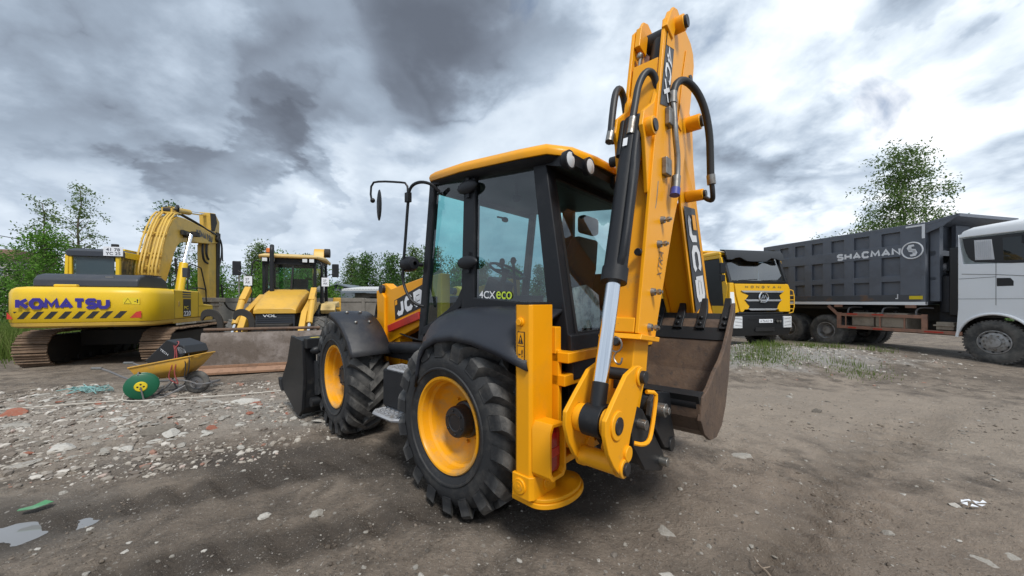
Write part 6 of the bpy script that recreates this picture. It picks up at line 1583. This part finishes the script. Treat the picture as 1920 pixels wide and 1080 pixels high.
# puddle, shard, litter
pz = gz(-3.95, 2.62, False) + .014
m = MB(); pp = [(-3.95 + (.95 + .18 * math.sin(3 * a) + .1 * math.sin(5 * a + 1)) * math.cos(a), 2.62 + (.40 + .07 * math.sin(4 * a)) * math.sin(a), pz) for a in [2 * math.pi * k / 48 for k in range(48)]]
m.add(pp, [tuple(range(48))])
wm, nt, out = newmat('muddy water'); b_ = N(nt, 'ShaderNodeBsdfPrincipled'); b_.inputs['Base Color'].default_value = (.21, .21, .21, 1); b_.inputs['Roughness'].default_value = .05; b_.inputs['IOR'].default_value = 1.6; b_.inputs['Specular IOR Level'].default_value = .9
nt.links.new(b_.outputs[0], out.inputs[0])
tag(m.build('puddle', wm, sm=0), None, None, kind='structure')
def shard(name, pts, th, mt, loc, rz, label, cat, curve=.02):
    m = MB(); n = len(pts)
    top = [(a, b, curve * math.sin(3 * a / .15 + b * 9) + .01) for a, b in pts]; botm = [(a, b, z - th) for a, b, z in top]
    m.add(top + botm, [tuple(range(n)), tuple(range(2 * n - 1, n - 1, -1))] + [(i, (i + 1) % n, n + (i + 1) % n, n + i) for i in range(n)])
    o = m.build(name, mt, sm=0); o.scale = (.62, .62, .8); o.location = loc; o.rotation_euler = (R(6), R(-4), rz); return tag(o, label, cat)
shard('plastic_shard', [(-.14, -.05), (.02, -.06), (.14, -.035), (.15, .03), (.06, .055), (-.06, .05), (-.15, .0)], .006, M['plasticgreen'], on_ground(-3.78, 2.88, .05), R(20), 'green plastic shard lying at the edge of the puddle', 'plastic shard')
m = MB()
for k in range(7):
    a = k * .9; m.prism([(.03 * math.cos(a), .03 * math.sin(a)), (.08 * math.cos(a + .3), .05 * math.sin(a + .2)), (.07 * math.cos(a + .9), .05 * math.sin(a + .8))], 'z', .01 + .006 * k, .014 + .006 * k)
o = m.build('paper_scrap', M['paper'], sm=0); o.location = on_ground(3.68, 2.9, .01); o.rotation_euler = (R(14), R(-8), 0); tag(o, 'crumpled white paper scrap lying on the bare mud before the white truck', 'litter')
m = MB(); m.tube([(0, 0, .01), (.05, .10, .02), (.03, .18, .02), (.06, .26, .015)], [.008, .004], 6, 2); m.tube([(.04, .15, .02), (.10, .17, .015)], [.005, .003], 6); o = m.build('twig', M['twig'], loc=on_ground(1.53, 2.12, .01)); tag(o, 'dry bent twig lying alone on the bare mud', 'twig')
# tangled turquoise netting on the rubble
m = MB()
for k in range(60):
    a = rnd(0, 6.28); r_ = rnd(.0, .35); x, y = r_ * math.cos(a), r_ * .5 * math.sin(a)
    m.tube([(x, y, .02), (x + rnd(-.15, .15), y + rnd(-.08, .08), rnd(.03, .10)), (x + rnd(-.25, .25), y + rnd(-.12, .12), rnd(.0, .05))], rnd(.004, .009), 5, 1)
o = m.build('netting', M['turquoise'], loc=on_ground(-7.45, 6.35, .02)); tag(o, 'tangled faded turquoise netting lying on the rubble behind the puddle', 'netting')

# ---------------------------------------------------------------- stones
def stone_mesh(name, mt, flat=.6, seed=0, cuts=3):
    bm = bmesh.new(); bmesh.ops.create_icosphere(bm, subdivisions=cuts, radius=.5)
    of = Vector((seed * 7.3, seed * 3.1, seed * 1.7))
    for v in bm.verts:
        n = v.co.normalized(); d = 1 + .35 * noise.noise(n * 1.6 + of) + .16 * noise.noise(n * 3.3 + of) + .07 * noise.noise(n * 9 + of)
        v.co = Vector((n.x * .5 * d, n.y * .42 * d, n.z * .5 * d * flat))
    # chop a few planes for broken faces
    for k in range(4):
        rs = random.Random(seed * 31 + k); nn = Vector((rs.uniform(-1, 1), rs.uniform(-1, 1), rs.uniform(-.6, 1))).normalized(); dd = rs.uniform(.28, .40)
        for v in bm.verts:
            e = v.co.dot(nn) - dd * (flat if abs(nn.z) > .6 else 1)
            if e > 0: v.co -= nn * e
    me = bpy.data.meshes.new(name); bm.to_mesh(me); bm.free(); me.materials.append(mt)
    return me
KIND = {k: [stone_mesh('stone', M[k], f, i + j * 5) for i, f in enumerate((.65, .5, .75, .4, .6))] for j, k in enumerate(('stone', 'stonedark', 'plaster', 'brickbit'))}
def stone(name, kind, x, y, size, label, cat, group=None, flat=1.0, i=None, stretch=1.0):
    o = bpy.data.objects.new(name, random.choice(KIND[kind]) if i is None else KIND[kind][i]); COL.objects.link(o)
    o.scale = (size * stretch, size, size * flat); o.rotation_euler = (rnd(-.25, .25), rnd(-.25, .25), rnd(0, 6.28))
    o.location = on_ground(x, y, size * (.08 if flat > .5 else -.12) * flat)
    return tag(o, label, cat, group)
stone('flat_stone', 'plaster', .96, 2.26, .11, 'bright white flat stone on bare mud below the digging bucket', 'stone', flat=.5, i=1, stretch=1.4)
stone('flat_stone', 'stone', 1.12, 2.62, .17, 'wide pale slab half buried in mud below the digging bucket', 'stone', flat=.42, i=3, stretch=1.5)
stone('flat_stone', 'stone', 2.42, 3.85, .18, 'broad pale slab sunk in the mud beyond the digging bucket', 'stone', flat=.40, i=1, stretch=1.6)
stone('round_stone', 'stonedark', 4.5, 5.35, .13, 'lone rounded grey stone on open ground towards the white truck', 'stone', flat=.9, i=2)
stone('round_stone', 'stone', -1.52, 2.82, .10, 'pale stone lying beside the rear wheel of the foreground loader', 'stone', flat=.7, i=2)
stone('round_stone', 'plaster', -1.90, 2.78, .09, 'white stone in dark mud beside a paler one near the big rear wheel', 'stone', flat=.7, i=0)
stone('round_stone', 'stone', -2.62, 4.62, .13, 'grey stone lying on the ground under the black front bucket', 'stone', flat=.8, i=2)
stone('brick_fragment', 'brickbit', -3.98, 5.62, .15, 'single red brick fragment beside the beige cable', 'brick', flat=.6, i=3, stretch=1.3)
stone('brick_fragment', 'brickbit', -7.0, 5.1, .28, 'largest red brick lump in the pale rubble', 'brick', flat=.6, i=0, stretch=1.3)
stone('flat_stone', 'stone', -2.95, 5.05, .30, 'flat grey slab on the crushed stone track before the black front bucket', 'stone', flat=.3, i=3, stretch=1.6)
for (x, y, s_) in ((3.0, 2.28, .11), (3.22, 2.34, .09)): stone('flat_stone', 'stone', x, y, s_, 'pale crumbly slab lying in mud nearest the paper scrap', 'stone', 'pale crumbly slabs near the paper scrap', flat=.42, stretch=1.4)
def blocked(x, y):
    c, s = math.cos(R(138)), math.sin(R(138)); dx, dy = x - .226, y - 3.68; u, v = dx * c + dy * s, -dx * s + dy * c
    return -.8 < u < 3.9 and abs(v) < 1.25
random.seed(21); cnt = 0
while cnt < 130:
    y = 1.9 * math.exp(rnd(0, 1.45)); x = rnd(-1.35, 1.35) * y
    if blocked(x, y) or (abs(x + 3.95) < .8 and abs(y - 2.62) < .35): continue
    if (x + 5.6) ** 2 / 9 + (y - 5.2) ** 2 / 2.2 < 1: continue
    sz = rnd(.018, .036) * (1 + .10 * y) * (1.9 if random.random() < .10 else 1)
    k = random.choice(('stone', 'stonedark', 'stone', 'plaster')); cl = {'stone': 'pale grey', 'stonedark': 'muddy brown', 'plaster': 'whitish'}[k]
    stone('small_stone', k, x, y, sz, 'small %s stone scattered loose on the open mud' % cl, 'stone', 'small %s stones scattered over the mud' % cl, flat=rnd(.5, 1))
    cnt += 1
cnt = 0
while cnt < 285:
    a = rnd(0, 6.283); q = math.sqrt(random.random()); x = -5.7 + 3.3 * q * math.cos(a); y = 5.05 + 1.6 * q * math.sin(a)
    if (abs(x + 5.98) < .35 and abs(y - 5.86) < .3) or y > 6.15 and x > -6.9: continue
    if x > -3.6 and y < 4.6: continue
    k = random.choice(('plaster', 'plaster', 'stone', 'stone', 'stone', 'stonedark', 'brickbit' if random.random() < .3 else 'stone'))
    if k == 'brickbit': lab, gr = 'reddish brick bit lying among the pale rubble', 'brick bits in the rubble'
    else:
        cl = {'stone': 'pale grey', 'stonedark': 'muddy brown', 'plaster': 'whitish'}[k]; lab, gr = 'broken %s chunk lying in the rubble by the puddle' % cl, '%s chunks of the rubble' % cl
    stone('rubble_chunk', k, x, y, rnd(.05, .12) * (2.0 if random.random() < .14 else 1), lab, 'rubble', gr, flat=rnd(.35, .9), stretch=rnd(1, 1.7)); cnt += 1
# ---------------------------------------------------------------- gravel too small to count
def gravel(name, n, place, mt, seed, kind='stuff'):
    rng = np.random.default_rng(seed)
    base = [np.array([v.co[:] for v in KIND['stone'][i].vertices]) for i in range(3)]
    bm = bmesh.new(); bmesh.ops.create_icosphere(bm, subdivisions=1, radius=.5); bv = np.array([v.co[:] for v in bm.verts]); bf = np.array([[v.index for v in f.verts] for f in bm.faces]); bm.free()
    V = []; Fc = []; off = 0
    for k in range(n):
        r = place(rng)
        if r is None: continue
        x, y, s = r
        a = rng.uniform(0, 6.28); sc = s * np.array([rng.uniform(.8, 1.5), rng.uniform(.7, 1.1), rng.uniform(.35, .8)])
        p = (bv * (1 + rng.uniform(-.22, .22, (len(bv), 1)))) * sc
        c, q = math.cos(a), math.sin(a); p = np.stack([p[:, 0] * c - p[:, 1] * q, p[:, 0] * q + p[:, 1] * c, p[:, 2]], 1)
        V.append(p + np.array([x, y, gz(x, y) + s * .05])); Fc.append(bf + off); off += len(bv)
    V = np.concatenate(V); Fc = np.concatenate(Fc)
    me = bpy.data.meshes.new(name); me.from_pydata(V.tolist(), [], Fc.tolist()); me.materials.append(mt)
    o = bpy.data.objects.new(name, me); COL.objects.link(o); return tag(o, None, None, kind=kind)
gm, nt, out = newmat('mixed gravel'); g_ = N(nt, 'ShaderNodeNewGeometry'); b_ = N(nt, 'ShaderNodeBsdfPrincipled'); b_.inputs['Roughness'].default_value = .85
nt.links.new(ramp(nt, g_.outputs['Random Per Island'], [(.0, (.065, .055, .045)), (.45, (.13, .11, .092)), (.8, (.24, .22, .19)), (1.0, (.40, .38, .345))]), b_.inputs['Base Color']); nt.links.new(b_.outputs[0], out.inputs[0])
def pl1(rng):
    y = 1.5 * math.exp(rng.uniform(0, 1.6)); x = rng.uniform(-1.4, 1.4) * y
    if noise.noise(Vector((x * .9, y * .9, 4.4))) < rng.uniform(-.5, .35): return None
    if abs(x + 3.95) < .6 and abs(y - 2.62) < .28: return None
    return x, y, min(.016, .0032 * rng.random() ** -.5) * (1 + .14 * y) * (1.8 if rng.random() < .08 else 1)
gravel('gravel', 15000, pl1, gm, 3)
cm, nt, out = newmat('soil clods'); g_ = N(nt, 'ShaderNodeNewGeometry'); b_ = N(nt, 'ShaderNodeBsdfPrincipled'); b_.inputs['Roughness'].default_value = .95
nt.links.new(ramp(nt, g_.outputs['Random Per Island'], [(.0, (.08, .064, .05)), (.6, (.135, .11, .086)), (1.0, (.20, .167, .134))]), b_.inputs['Base Color']); nt.links.new(b_.outputs[0], out.inputs[0])
def pl4(rng):
    y = 1.5 * math.exp(rng.uniform(0, 1.35)); x = rng.uniform(-1.4, 1.4) * y
    if noise.noise(Vector((x * 1.7, y * 1.7, 14.4))) < rng.uniform(.05, .5): return None
    if abs(x + 3.95) < .6 and abs(y - 2.62) < .28: return None
    return x, y, min(.034, .006 * rng.random() ** -.5) * (1 + .05 * y)
gravel('soil_clods', 14000, pl4, cm, 9)
rm_, nt, out = newmat('mixed rubble'); g_ = N(nt, 'ShaderNodeNewGeometry'); b_ = N(nt, 'ShaderNodeBsdfPrincipled'); b_.inputs['Roughness'].default_value = .9
nt.links.new(ramp(nt, g_.outputs['Random Per Island'], [(.0, (.13, .107, .088)), (.35, (.24, .21, .178)), (.7, (.37, .337, .29)), (.93, (.53, .495, .45)), (.965, (.27, .15, .11))]), b_.inputs['Base Color']); nt.links.new(b_.outputs[0], out.inputs[0])
def pl2(rng):
    a = rng.uniform(0, 6.28); q = math.sqrt(rng.random()); x = -5.4 + 3.9 * q * math.cos(a); y = 5.15 + 2.1 * q * math.sin(a)
    if noise.noise(Vector((x * 1.1, y * 1.1, 9.4))) + .6 * noise.noise(Vector((x * 3.1, y * 3.1, 2.4))) < rng.uniform(-.5, .5): return None
    return x, y, min(.085, .014 * rng.random() ** -.55)
gravel('rubble_bits', 17000, pl2, rm_, 4)
def pl3(rng):
    x = rng.normal(7.0, 2.1); y = rng.normal(10.2, 1.2)
    return x, y, rng.uniform(.025, .075)
gravel('crushed_stone', 1800, pl3, rm_, 5)
# ================================================================ trees, shrubs, grass
def quads(P, size, rng, droop=0.0):
    n = len(P)
    a = rng.normal(size=(n, 3)); a /= np.linalg.norm(a, axis=1)[:, None]
    b = rng.normal(size=(n, 3)); b[:, 2] -= droop; b -= a * (a * b).sum(1)[:, None]; b /= np.linalg.norm(b, axis=1)[:, None]
    s = size * rng.uniform(.6, 1.3, (n, 1))
    V = np.stack([P - b * s, P + a * s * .45 - b * s * .1, P + b * s, P - a * s * .45 - b * s * .1], 1).reshape(-1, 3)
    return V, np.arange(4 * n).reshape(-1, 4)
def leaf_mesh(name, V, Fc, mt):
    me = bpy.data.meshes.new(name); me.from_pydata(V.tolist(), [], Fc.tolist()); me.materials.append(mt)
    return me
def make_tree(name, label, loc, h, spread, nlimb, leaves, lsize, lmat, bark, seed, base=.18, top_pow=1.0, rise=.6, droop=.5, group=None, cat='tree', clump=.22, shape=None, trunk_r=None):
    rng = np.random.default_rng(seed)
    root = empty(name, loc, rng.uniform(0, 6.28)); tag(root, label, cat, group)
    tr = MB(); r0 = trunk_r or h * .014
    tp = [Vector((0, 0, -.2))]
    for k in range(1, 9): tp.append(Vector((rng.normal(0, .012) * h * k / 8, rng.normal(0, .012) * h * k / 8, h * k / 8 * .97)))
    tr.tube(tp, [r0, r0 * .12], 8, 1)
    C = []
    for i in range(nlimb):
        t = base + (1 - base) * (i + rng.uniform(.2, .8)) / nlimb
        z = t * h * .97; k = t * 8; j = min(7, int(k)); p0 = tp[j].lerp(tp[j + 1], k - j); p0.z = z
        az = i * 2.4 + rng.uniform(-.5, .5)
        L = spread * ((shape(t) if shape else (1 - t) ** top_pow * (.5 + .5 * min(1, (t - base) / .15 + .35)))) * rng.uniform(.7, 1.15) + .05 * h * (1 - t) + .02 * h
        pts = [p0]
        for q in range(1, 6):
            f = q / 5
            pts.append(p0 + Vector((math.cos(az + rng.normal(0, .12)) * L * f, math.sin(az + rng.normal(0, .12)) * L * f, L * (rise * f - droop * f * f * .6))))
        tr.tube(pts, [r0 * .42 * (1 - t) + .008, .004], 5, 0)
        nb = max(3, int(leaves / nlimb / 26 * (.4 + L / spread)))
        for q in range(nb):
            f = rng.uniform(.15, 1.05); kk = min(f * 5, 4.99); jj = int(kk); c = pts[jj].lerp(pts[jj + 1], kk - jj)
            d = Vector((rng.normal(), rng.normal(), rng.normal() - droop * .6)) * clump * (.6 + .5 * L / spread)
            e = c + d
            if rng.random() < .5: tr.tube([c, e], [.007, .003], 3, 0, False)
            C.append((e, rng.uniform(.5, 1.25)))
    tr.build('trunk', bark, root, sm=60)
    P = []
    for c, s in C:
        n = int(26 * s); cc = np.array(c[:])
        P.append(cc + rng.normal(size=(n, 3)) * np.array([1, 1, .8]) * clump * .62 * s)
    V, Fc = quads(np.concatenate(P), lsize, rng, droop)
    o = bpy.data.objects.new('crown', leaf_mesh('crown', V, Fc, lmat)); COL.objects.link(o); o.parent = root
    return root
LB_, LD_, LY_ = M['leaf_birch'], M['leaf_dark'], M['leaf_bright']
make_tree('birch_tree', 'tall airy birch standing behind the grey tipper body', (28.0, 26.0, 0), 12.6, 3.1, 40, 17000, .095, LB_, M['birchbark'], 5, base=.28, rise=.75, droop=.5, clump=.44, shape=lambda t: (.95 - .72 * (t - .28) / .72) * (1.15 if t < .5 else .85))
make_tree('young_tree', 'thin upright young tree with sparse crown behind the excavator cab, the taller of the pair', (-20.3, 17.0, 0), 7.2, 1.15, 34, 4600, .055, LB_, M['bark'], 8, base=.2, rise=1.2, droop=.3, clump=.20)
make_tree('young_tree', 'thin young tree rising above a bright green bush, the shorter of the pair', (-22.2, 17.2, 0), 6.5, 1.3, 34, 4600, .055, LB_, M['bark'], 9, base=.2, rise=1.2, droop=.3, clump=.22)
make_tree('young_tree', 'slender tree half hidden behind the raised excavator boom', (-20.8, 22.0, 0), 7.9, 2.0, 34, 5600, .075, LD_, M['bark'], 10, base=.15, rise=.9, droop=.4, clump=.28)
make_tree('leafy_bush', 'bright green conical bush beside the excavator cab', (-19.6, 15.2, 0), 4.7, 1.6, 30, 9500, .06, LY_, M['bark'], 11, base=.04, rise=.9, droop=.3, clump=.30, cat='bush')
make_tree('leafy_bush', 'broad dark green bush with tall grass before it, beyond the excavator', (-24.0, 17.5, 0), 3.6, 2.2, 26, 8000, .075, LD_, M['bark'], 12, base=.04, rise=.6, droop=.3, clump=.36, cat='bush')
make_tree('leafy_bush', 'dark bush filling the gap behind the excavator hood', (-20.5, 19.5, 0), 3.4, 2.3, 26, 8000, .075, LD_, M['bark'], 13, base=.04, rise=.6, droop=.3, clump=.36, cat='bush')
protos = []
for i, (h_, sp, mt, lb_) in enumerate(((5.6, 2.1, LD_, 'dark green dense tree in the row beyond the concrete wall'), (4.6, 2.4, LY_, 'bright green rounded tree in the row beyond the concrete wall'), (6.2, 1.7, LB_, 'slender grey-green tree in the row beyond the concrete wall'), (3.4, 2.3, LY_, 'low bright green bush just beyond the concrete wall'))):
    protos.append(make_tree('hedge_tree', lb_, (0, 0, 0), h_, sp, 32, 11000, .085, mt, M['bark'], 20 + i, base=.05, rise=.8, droop=.35, clump=.36, group=lb_.replace(' tree in', ' trees in').replace(' bush just', ' bushes just')))
spots = [(-15.6, 24, 1, 1.0), (-17.8, 21, 3, 1.0), (-14.2, 21.5, 3, .95), (-12.6, 22.5, 3, 1.05), (-16.6, 29, 0, .95), (-19.5, 28, 2, 1.0), (-13.2, 30, 2, .9), (-11.4, 28.5, 0, .95), (-9.3, 28, 0, 1.0), (-7.8, 29, 2, 1.0), (-6.2, 28, 0, 1.08), (-4.2, 29.5, 1, 1.1), (-2.2, 28, 0, .9),
         (0, 29, 1, 1.0), (2.2, 29, 0, .8), (-22.5, 27, 0, .9), (-26, 25, 0, .9), (-11.2, 21.2, 3, .85), (5, 32, 1, .8)]
used = set()
for (x, y, i, s_) in spots:
    o = protos[i] if i not in used else copy_tree(protos[i]); used.add(i)
    o.location = (x, y, -.1); o.rotation_euler = (0, 0, rnd(0, 6.28)); o.scale = (s_, s_, s_ * rnd(.94, 1.06))
bushp = make_tree('low_bush', 'low bush in the row behind the parked trucks', (0, 0, 0), 2.0, 2.0, 24, 3600, .12, LD_, M['bark'], 31, base=.04, rise=.5, droop=.3, clump=.4, group='low bushes behind the trucks', cat='bush')
for k, (x, y) in enumerate(((9, 30), (12, 28), (15.5, 27), (19, 25), (22.5, 23), (25.5, 20), (28, 16.5), (31, 14))):
    o = bushp if k == 0 else copy_tree(bushp); o.location = (x, y, -.1); o.rotation_euler = (0, 0, rnd(0, 6.28)); o.scale = (1.1, 1.1, rnd(.8, 1.1))
# grass and reeds: nobody could count the blades
def blades(name, spots_, n, hmin, hmax, w, seed):
    rng = np.random.default_rng(seed); V = []; Fc = []; o_ = 0
    for (cx, cy, rx, ry, wt) in spots_:
        for k in range(int(n * wt)):
            x = rng.normal(cx, rx * .5); y = rng.normal(cy, ry * .5)
            z = gz(x, y, False); h = rng.uniform(hmin, hmax); a = rng.uniform(0, 6.28); l = rng.uniform(.1, .5) * h; b = rng.uniform(0, 6.28)
            dx, dy = math.cos(a) * w, math.sin(a) * w; lx, ly = math.cos(b) * l, math.sin(b) * l
            V += [(x - dx, y - dy, z - .02), (x + dx, y + dy, z - .02), (x + lx * .4 + dx * .7, y + ly * .4 + dy * .7, z + h * .6), (x + lx * .4 - dx * .7, y + ly * .4 - dy * .7, z + h * .6), (x + lx, y + ly, z + h)]
            Fc += [(o_, o_ + 1, o_ + 2, o_ + 3), (o_ + 3, o_ + 2, o_ + 4)]; o_ += 5
    me = bpy.data.meshes.new(name); me.from_pydata(V, [], Fc); me.materials.append(M['grass'])
    o = bpy.data.objects.new(name, me); COL.objects.link(o); return tag(o, None, None, kind='stuff')
blades('tall_grass', [(-16.4, 10.8, 2.2, 2.0, 1.6), (-17.5, 13, 4, 2.5, 1.4), (-17.5, 10.0, 3, 1.6, 1.2)], 2600, .35, 1.15, .010, 41)
blades('weeds', [(6.7, 9.7, .8, .5, .8), (7.3, 10.4, .6, .5, 1.2), (8.6, 10.6, .5, .4, .4), (9.8, 11.2, .5, .4, .5), (10.6, 10.6, .5, .4, .25), (6.0, 9.2, .8, .5, .5), (8.0, 8.6, .5, .4, .25)], 420, .05, .20, .006, 42)
blades('thin_grass', [(6.5, 9.2, 1.3, .7, 1.0), (7.6, 8.0, .6, .5, .3)], 1100, .03, .08, .006, 43)
blades('meadow', [(-19, 16.0, 9, 2.5, 1.0), (18, 24, 9, 2, .8)], 3000, .2, .7, .015, 44)
# ================================================================ wall, sheds, far buildings, pole, wire
CW = empty('concrete_wall', (-17.0, 17.2, 0)); tag(CW, 'long weathered concrete panel wall behind the ochre loader', 'wall')
for k in range(9):
    m = MB(); m.bx(k * 2.5 + .06, k * 2.5 + 2.44, -.06, .06, -.2, 1.74 + .03 * (k % 2)); m.bx(k * 2.5 + .06, k * 2.5 + 2.44, -.09, .09, 1.62, 1.78 + .03 * (k % 2)); m.build('panel', M['concrete'], CW, bev=.015)
    m = MB(); m.bx(k * 2.5 - .09, k * 2.5 + .06, -.11, .11, -.2, 1.80); m.build('post', M['concrete'], CW, bev=.012)
SH = empty('metal_shed', (-10.6, 25.5, 0)); tag(SH, 'low blue-grey sheet metal shed with sloping roof beyond the concrete wall', 'shed')
m = MB(); m.prism([(-2.2, 0), (2.6, 0), (2.6, 1.72), (-.9, 2.75), (-2.2, 2.35)], 'y', -1.5, 1.5); m.build('wall', M['metalwall'], SH)
m = MB(); m.prism([(-.9, 2.76), (2.75, 1.70), (2.75, 1.76), (-.9, 2.83)], 'y', -1.7, 1.7); m.prism([(-.9, 2.76), (-2.4, 2.30), (-2.4, 2.36), (-.9, 2.83)], 'y', -1.7, 1.7)
m.cyl((.6, 0, 2.3), (.6, 0, 2.62), .06); m.cyl((.6, 0, 2.6), (.6, 0, 2.68), .12); m.build('roof', M['metalwall'], SH)
S2 = empty('storage_shed', (-7.6, 22.0, 0)); tag(S2, 'small pale shed with white corrugated roof beyond the concrete wall', 'shed')
m = MB(); m.bx(-1.5, 1.8, -1.0, 1.0, 0, 2.12); m.build('wall', M['concrete'], S2)
m = MB()
for k in range(26): m.cyl((-1.95 + k * .16, -1.5, 2.28), (-1.95 + k * .16, 1.4, 2.52), .085, seg=8)
m.build('roof', M['roofwhite'], S2)
m = MB(); m.bx(-2.05, 2.2, -1.53, -1.47, 2.14, 2.24); m.build('eave', M['metalwall'], S2)
m = MB(); m.bx(-.6, .3, -1.02, -1.0, 0, 1.9); m.build('door', M['undercar'], S2)
AB = empty('apartment_block', (-128, 92, 0), R(20)); tag(AB, 'distant pale apartment block with brown brick top on the horizon', 'building')
m = MB(); m.bx(-16, 5, -6, 6, 0, 11.6); m.build('wall', M['panelhouse'], AB)
m = MB(); m.bx(-2, 5.6, -6.4, 6, 11.6, 14.2); m.bx(-16, -8, -5, 5, 11.6, 12.4); m.build('brick_top', M['brick'], AB)
for k in range(6):
    for j in range(3):
        m = MB(); m.bx(-15 + k * 3.3, -13.2 + k * 3.3, -6.04, -6.0, 1.5 + j * 3.2, 3.3 + j * 3.2); m.build('window', M['metalwall'], AB, sm=0)
P_ = empty('lamp_post', (-15.2, 20.2, 0)); tag(P_, 'thin grey post in the bushes between the excavator arm and the ochre loader', 'post')
m = MB(); m.tube([(0, 0, 0), (0, 0, 3.2)], [.05, .035], 8); m.build('pole', M['concrete'], P_)
m = MB(); m.box((.05, 0, 3.22), (.22, .10, .07)); m.build('lamp_head', M['metalwall'], P_, bev=.01)
U_ = empty('utility_pole', (-20.6, 21.2, 0)); tag(U_, 'short wooden pole carrying the overhead wire behind the excavator cab', 'pole')
m = MB(); m.tube([(0, 0, 0), (0, 0, 4.35)], [.11, .08], 10); m.build('pole', M['bark'], U_)
m = MB(); m.bx(-.5, .5, -.04, .04, 4.1, 4.18); m.build('crossarm', M['bark'], U_)
pts = []
for k in range(25):
    t = k / 24; pts.append((-46 + (25.4) * t, 19.0 + 2.2 * t, 10.6 + (4.2 - 10.6) * t - 1.1 * math.sin(math.pi * t)))
m = MB(); m.tube(pts, .022, 5, 0); tag(m.build('overhead_wire', M['hose']), 'dark overhead wire sagging across the sky to the wooden pole', 'wire')
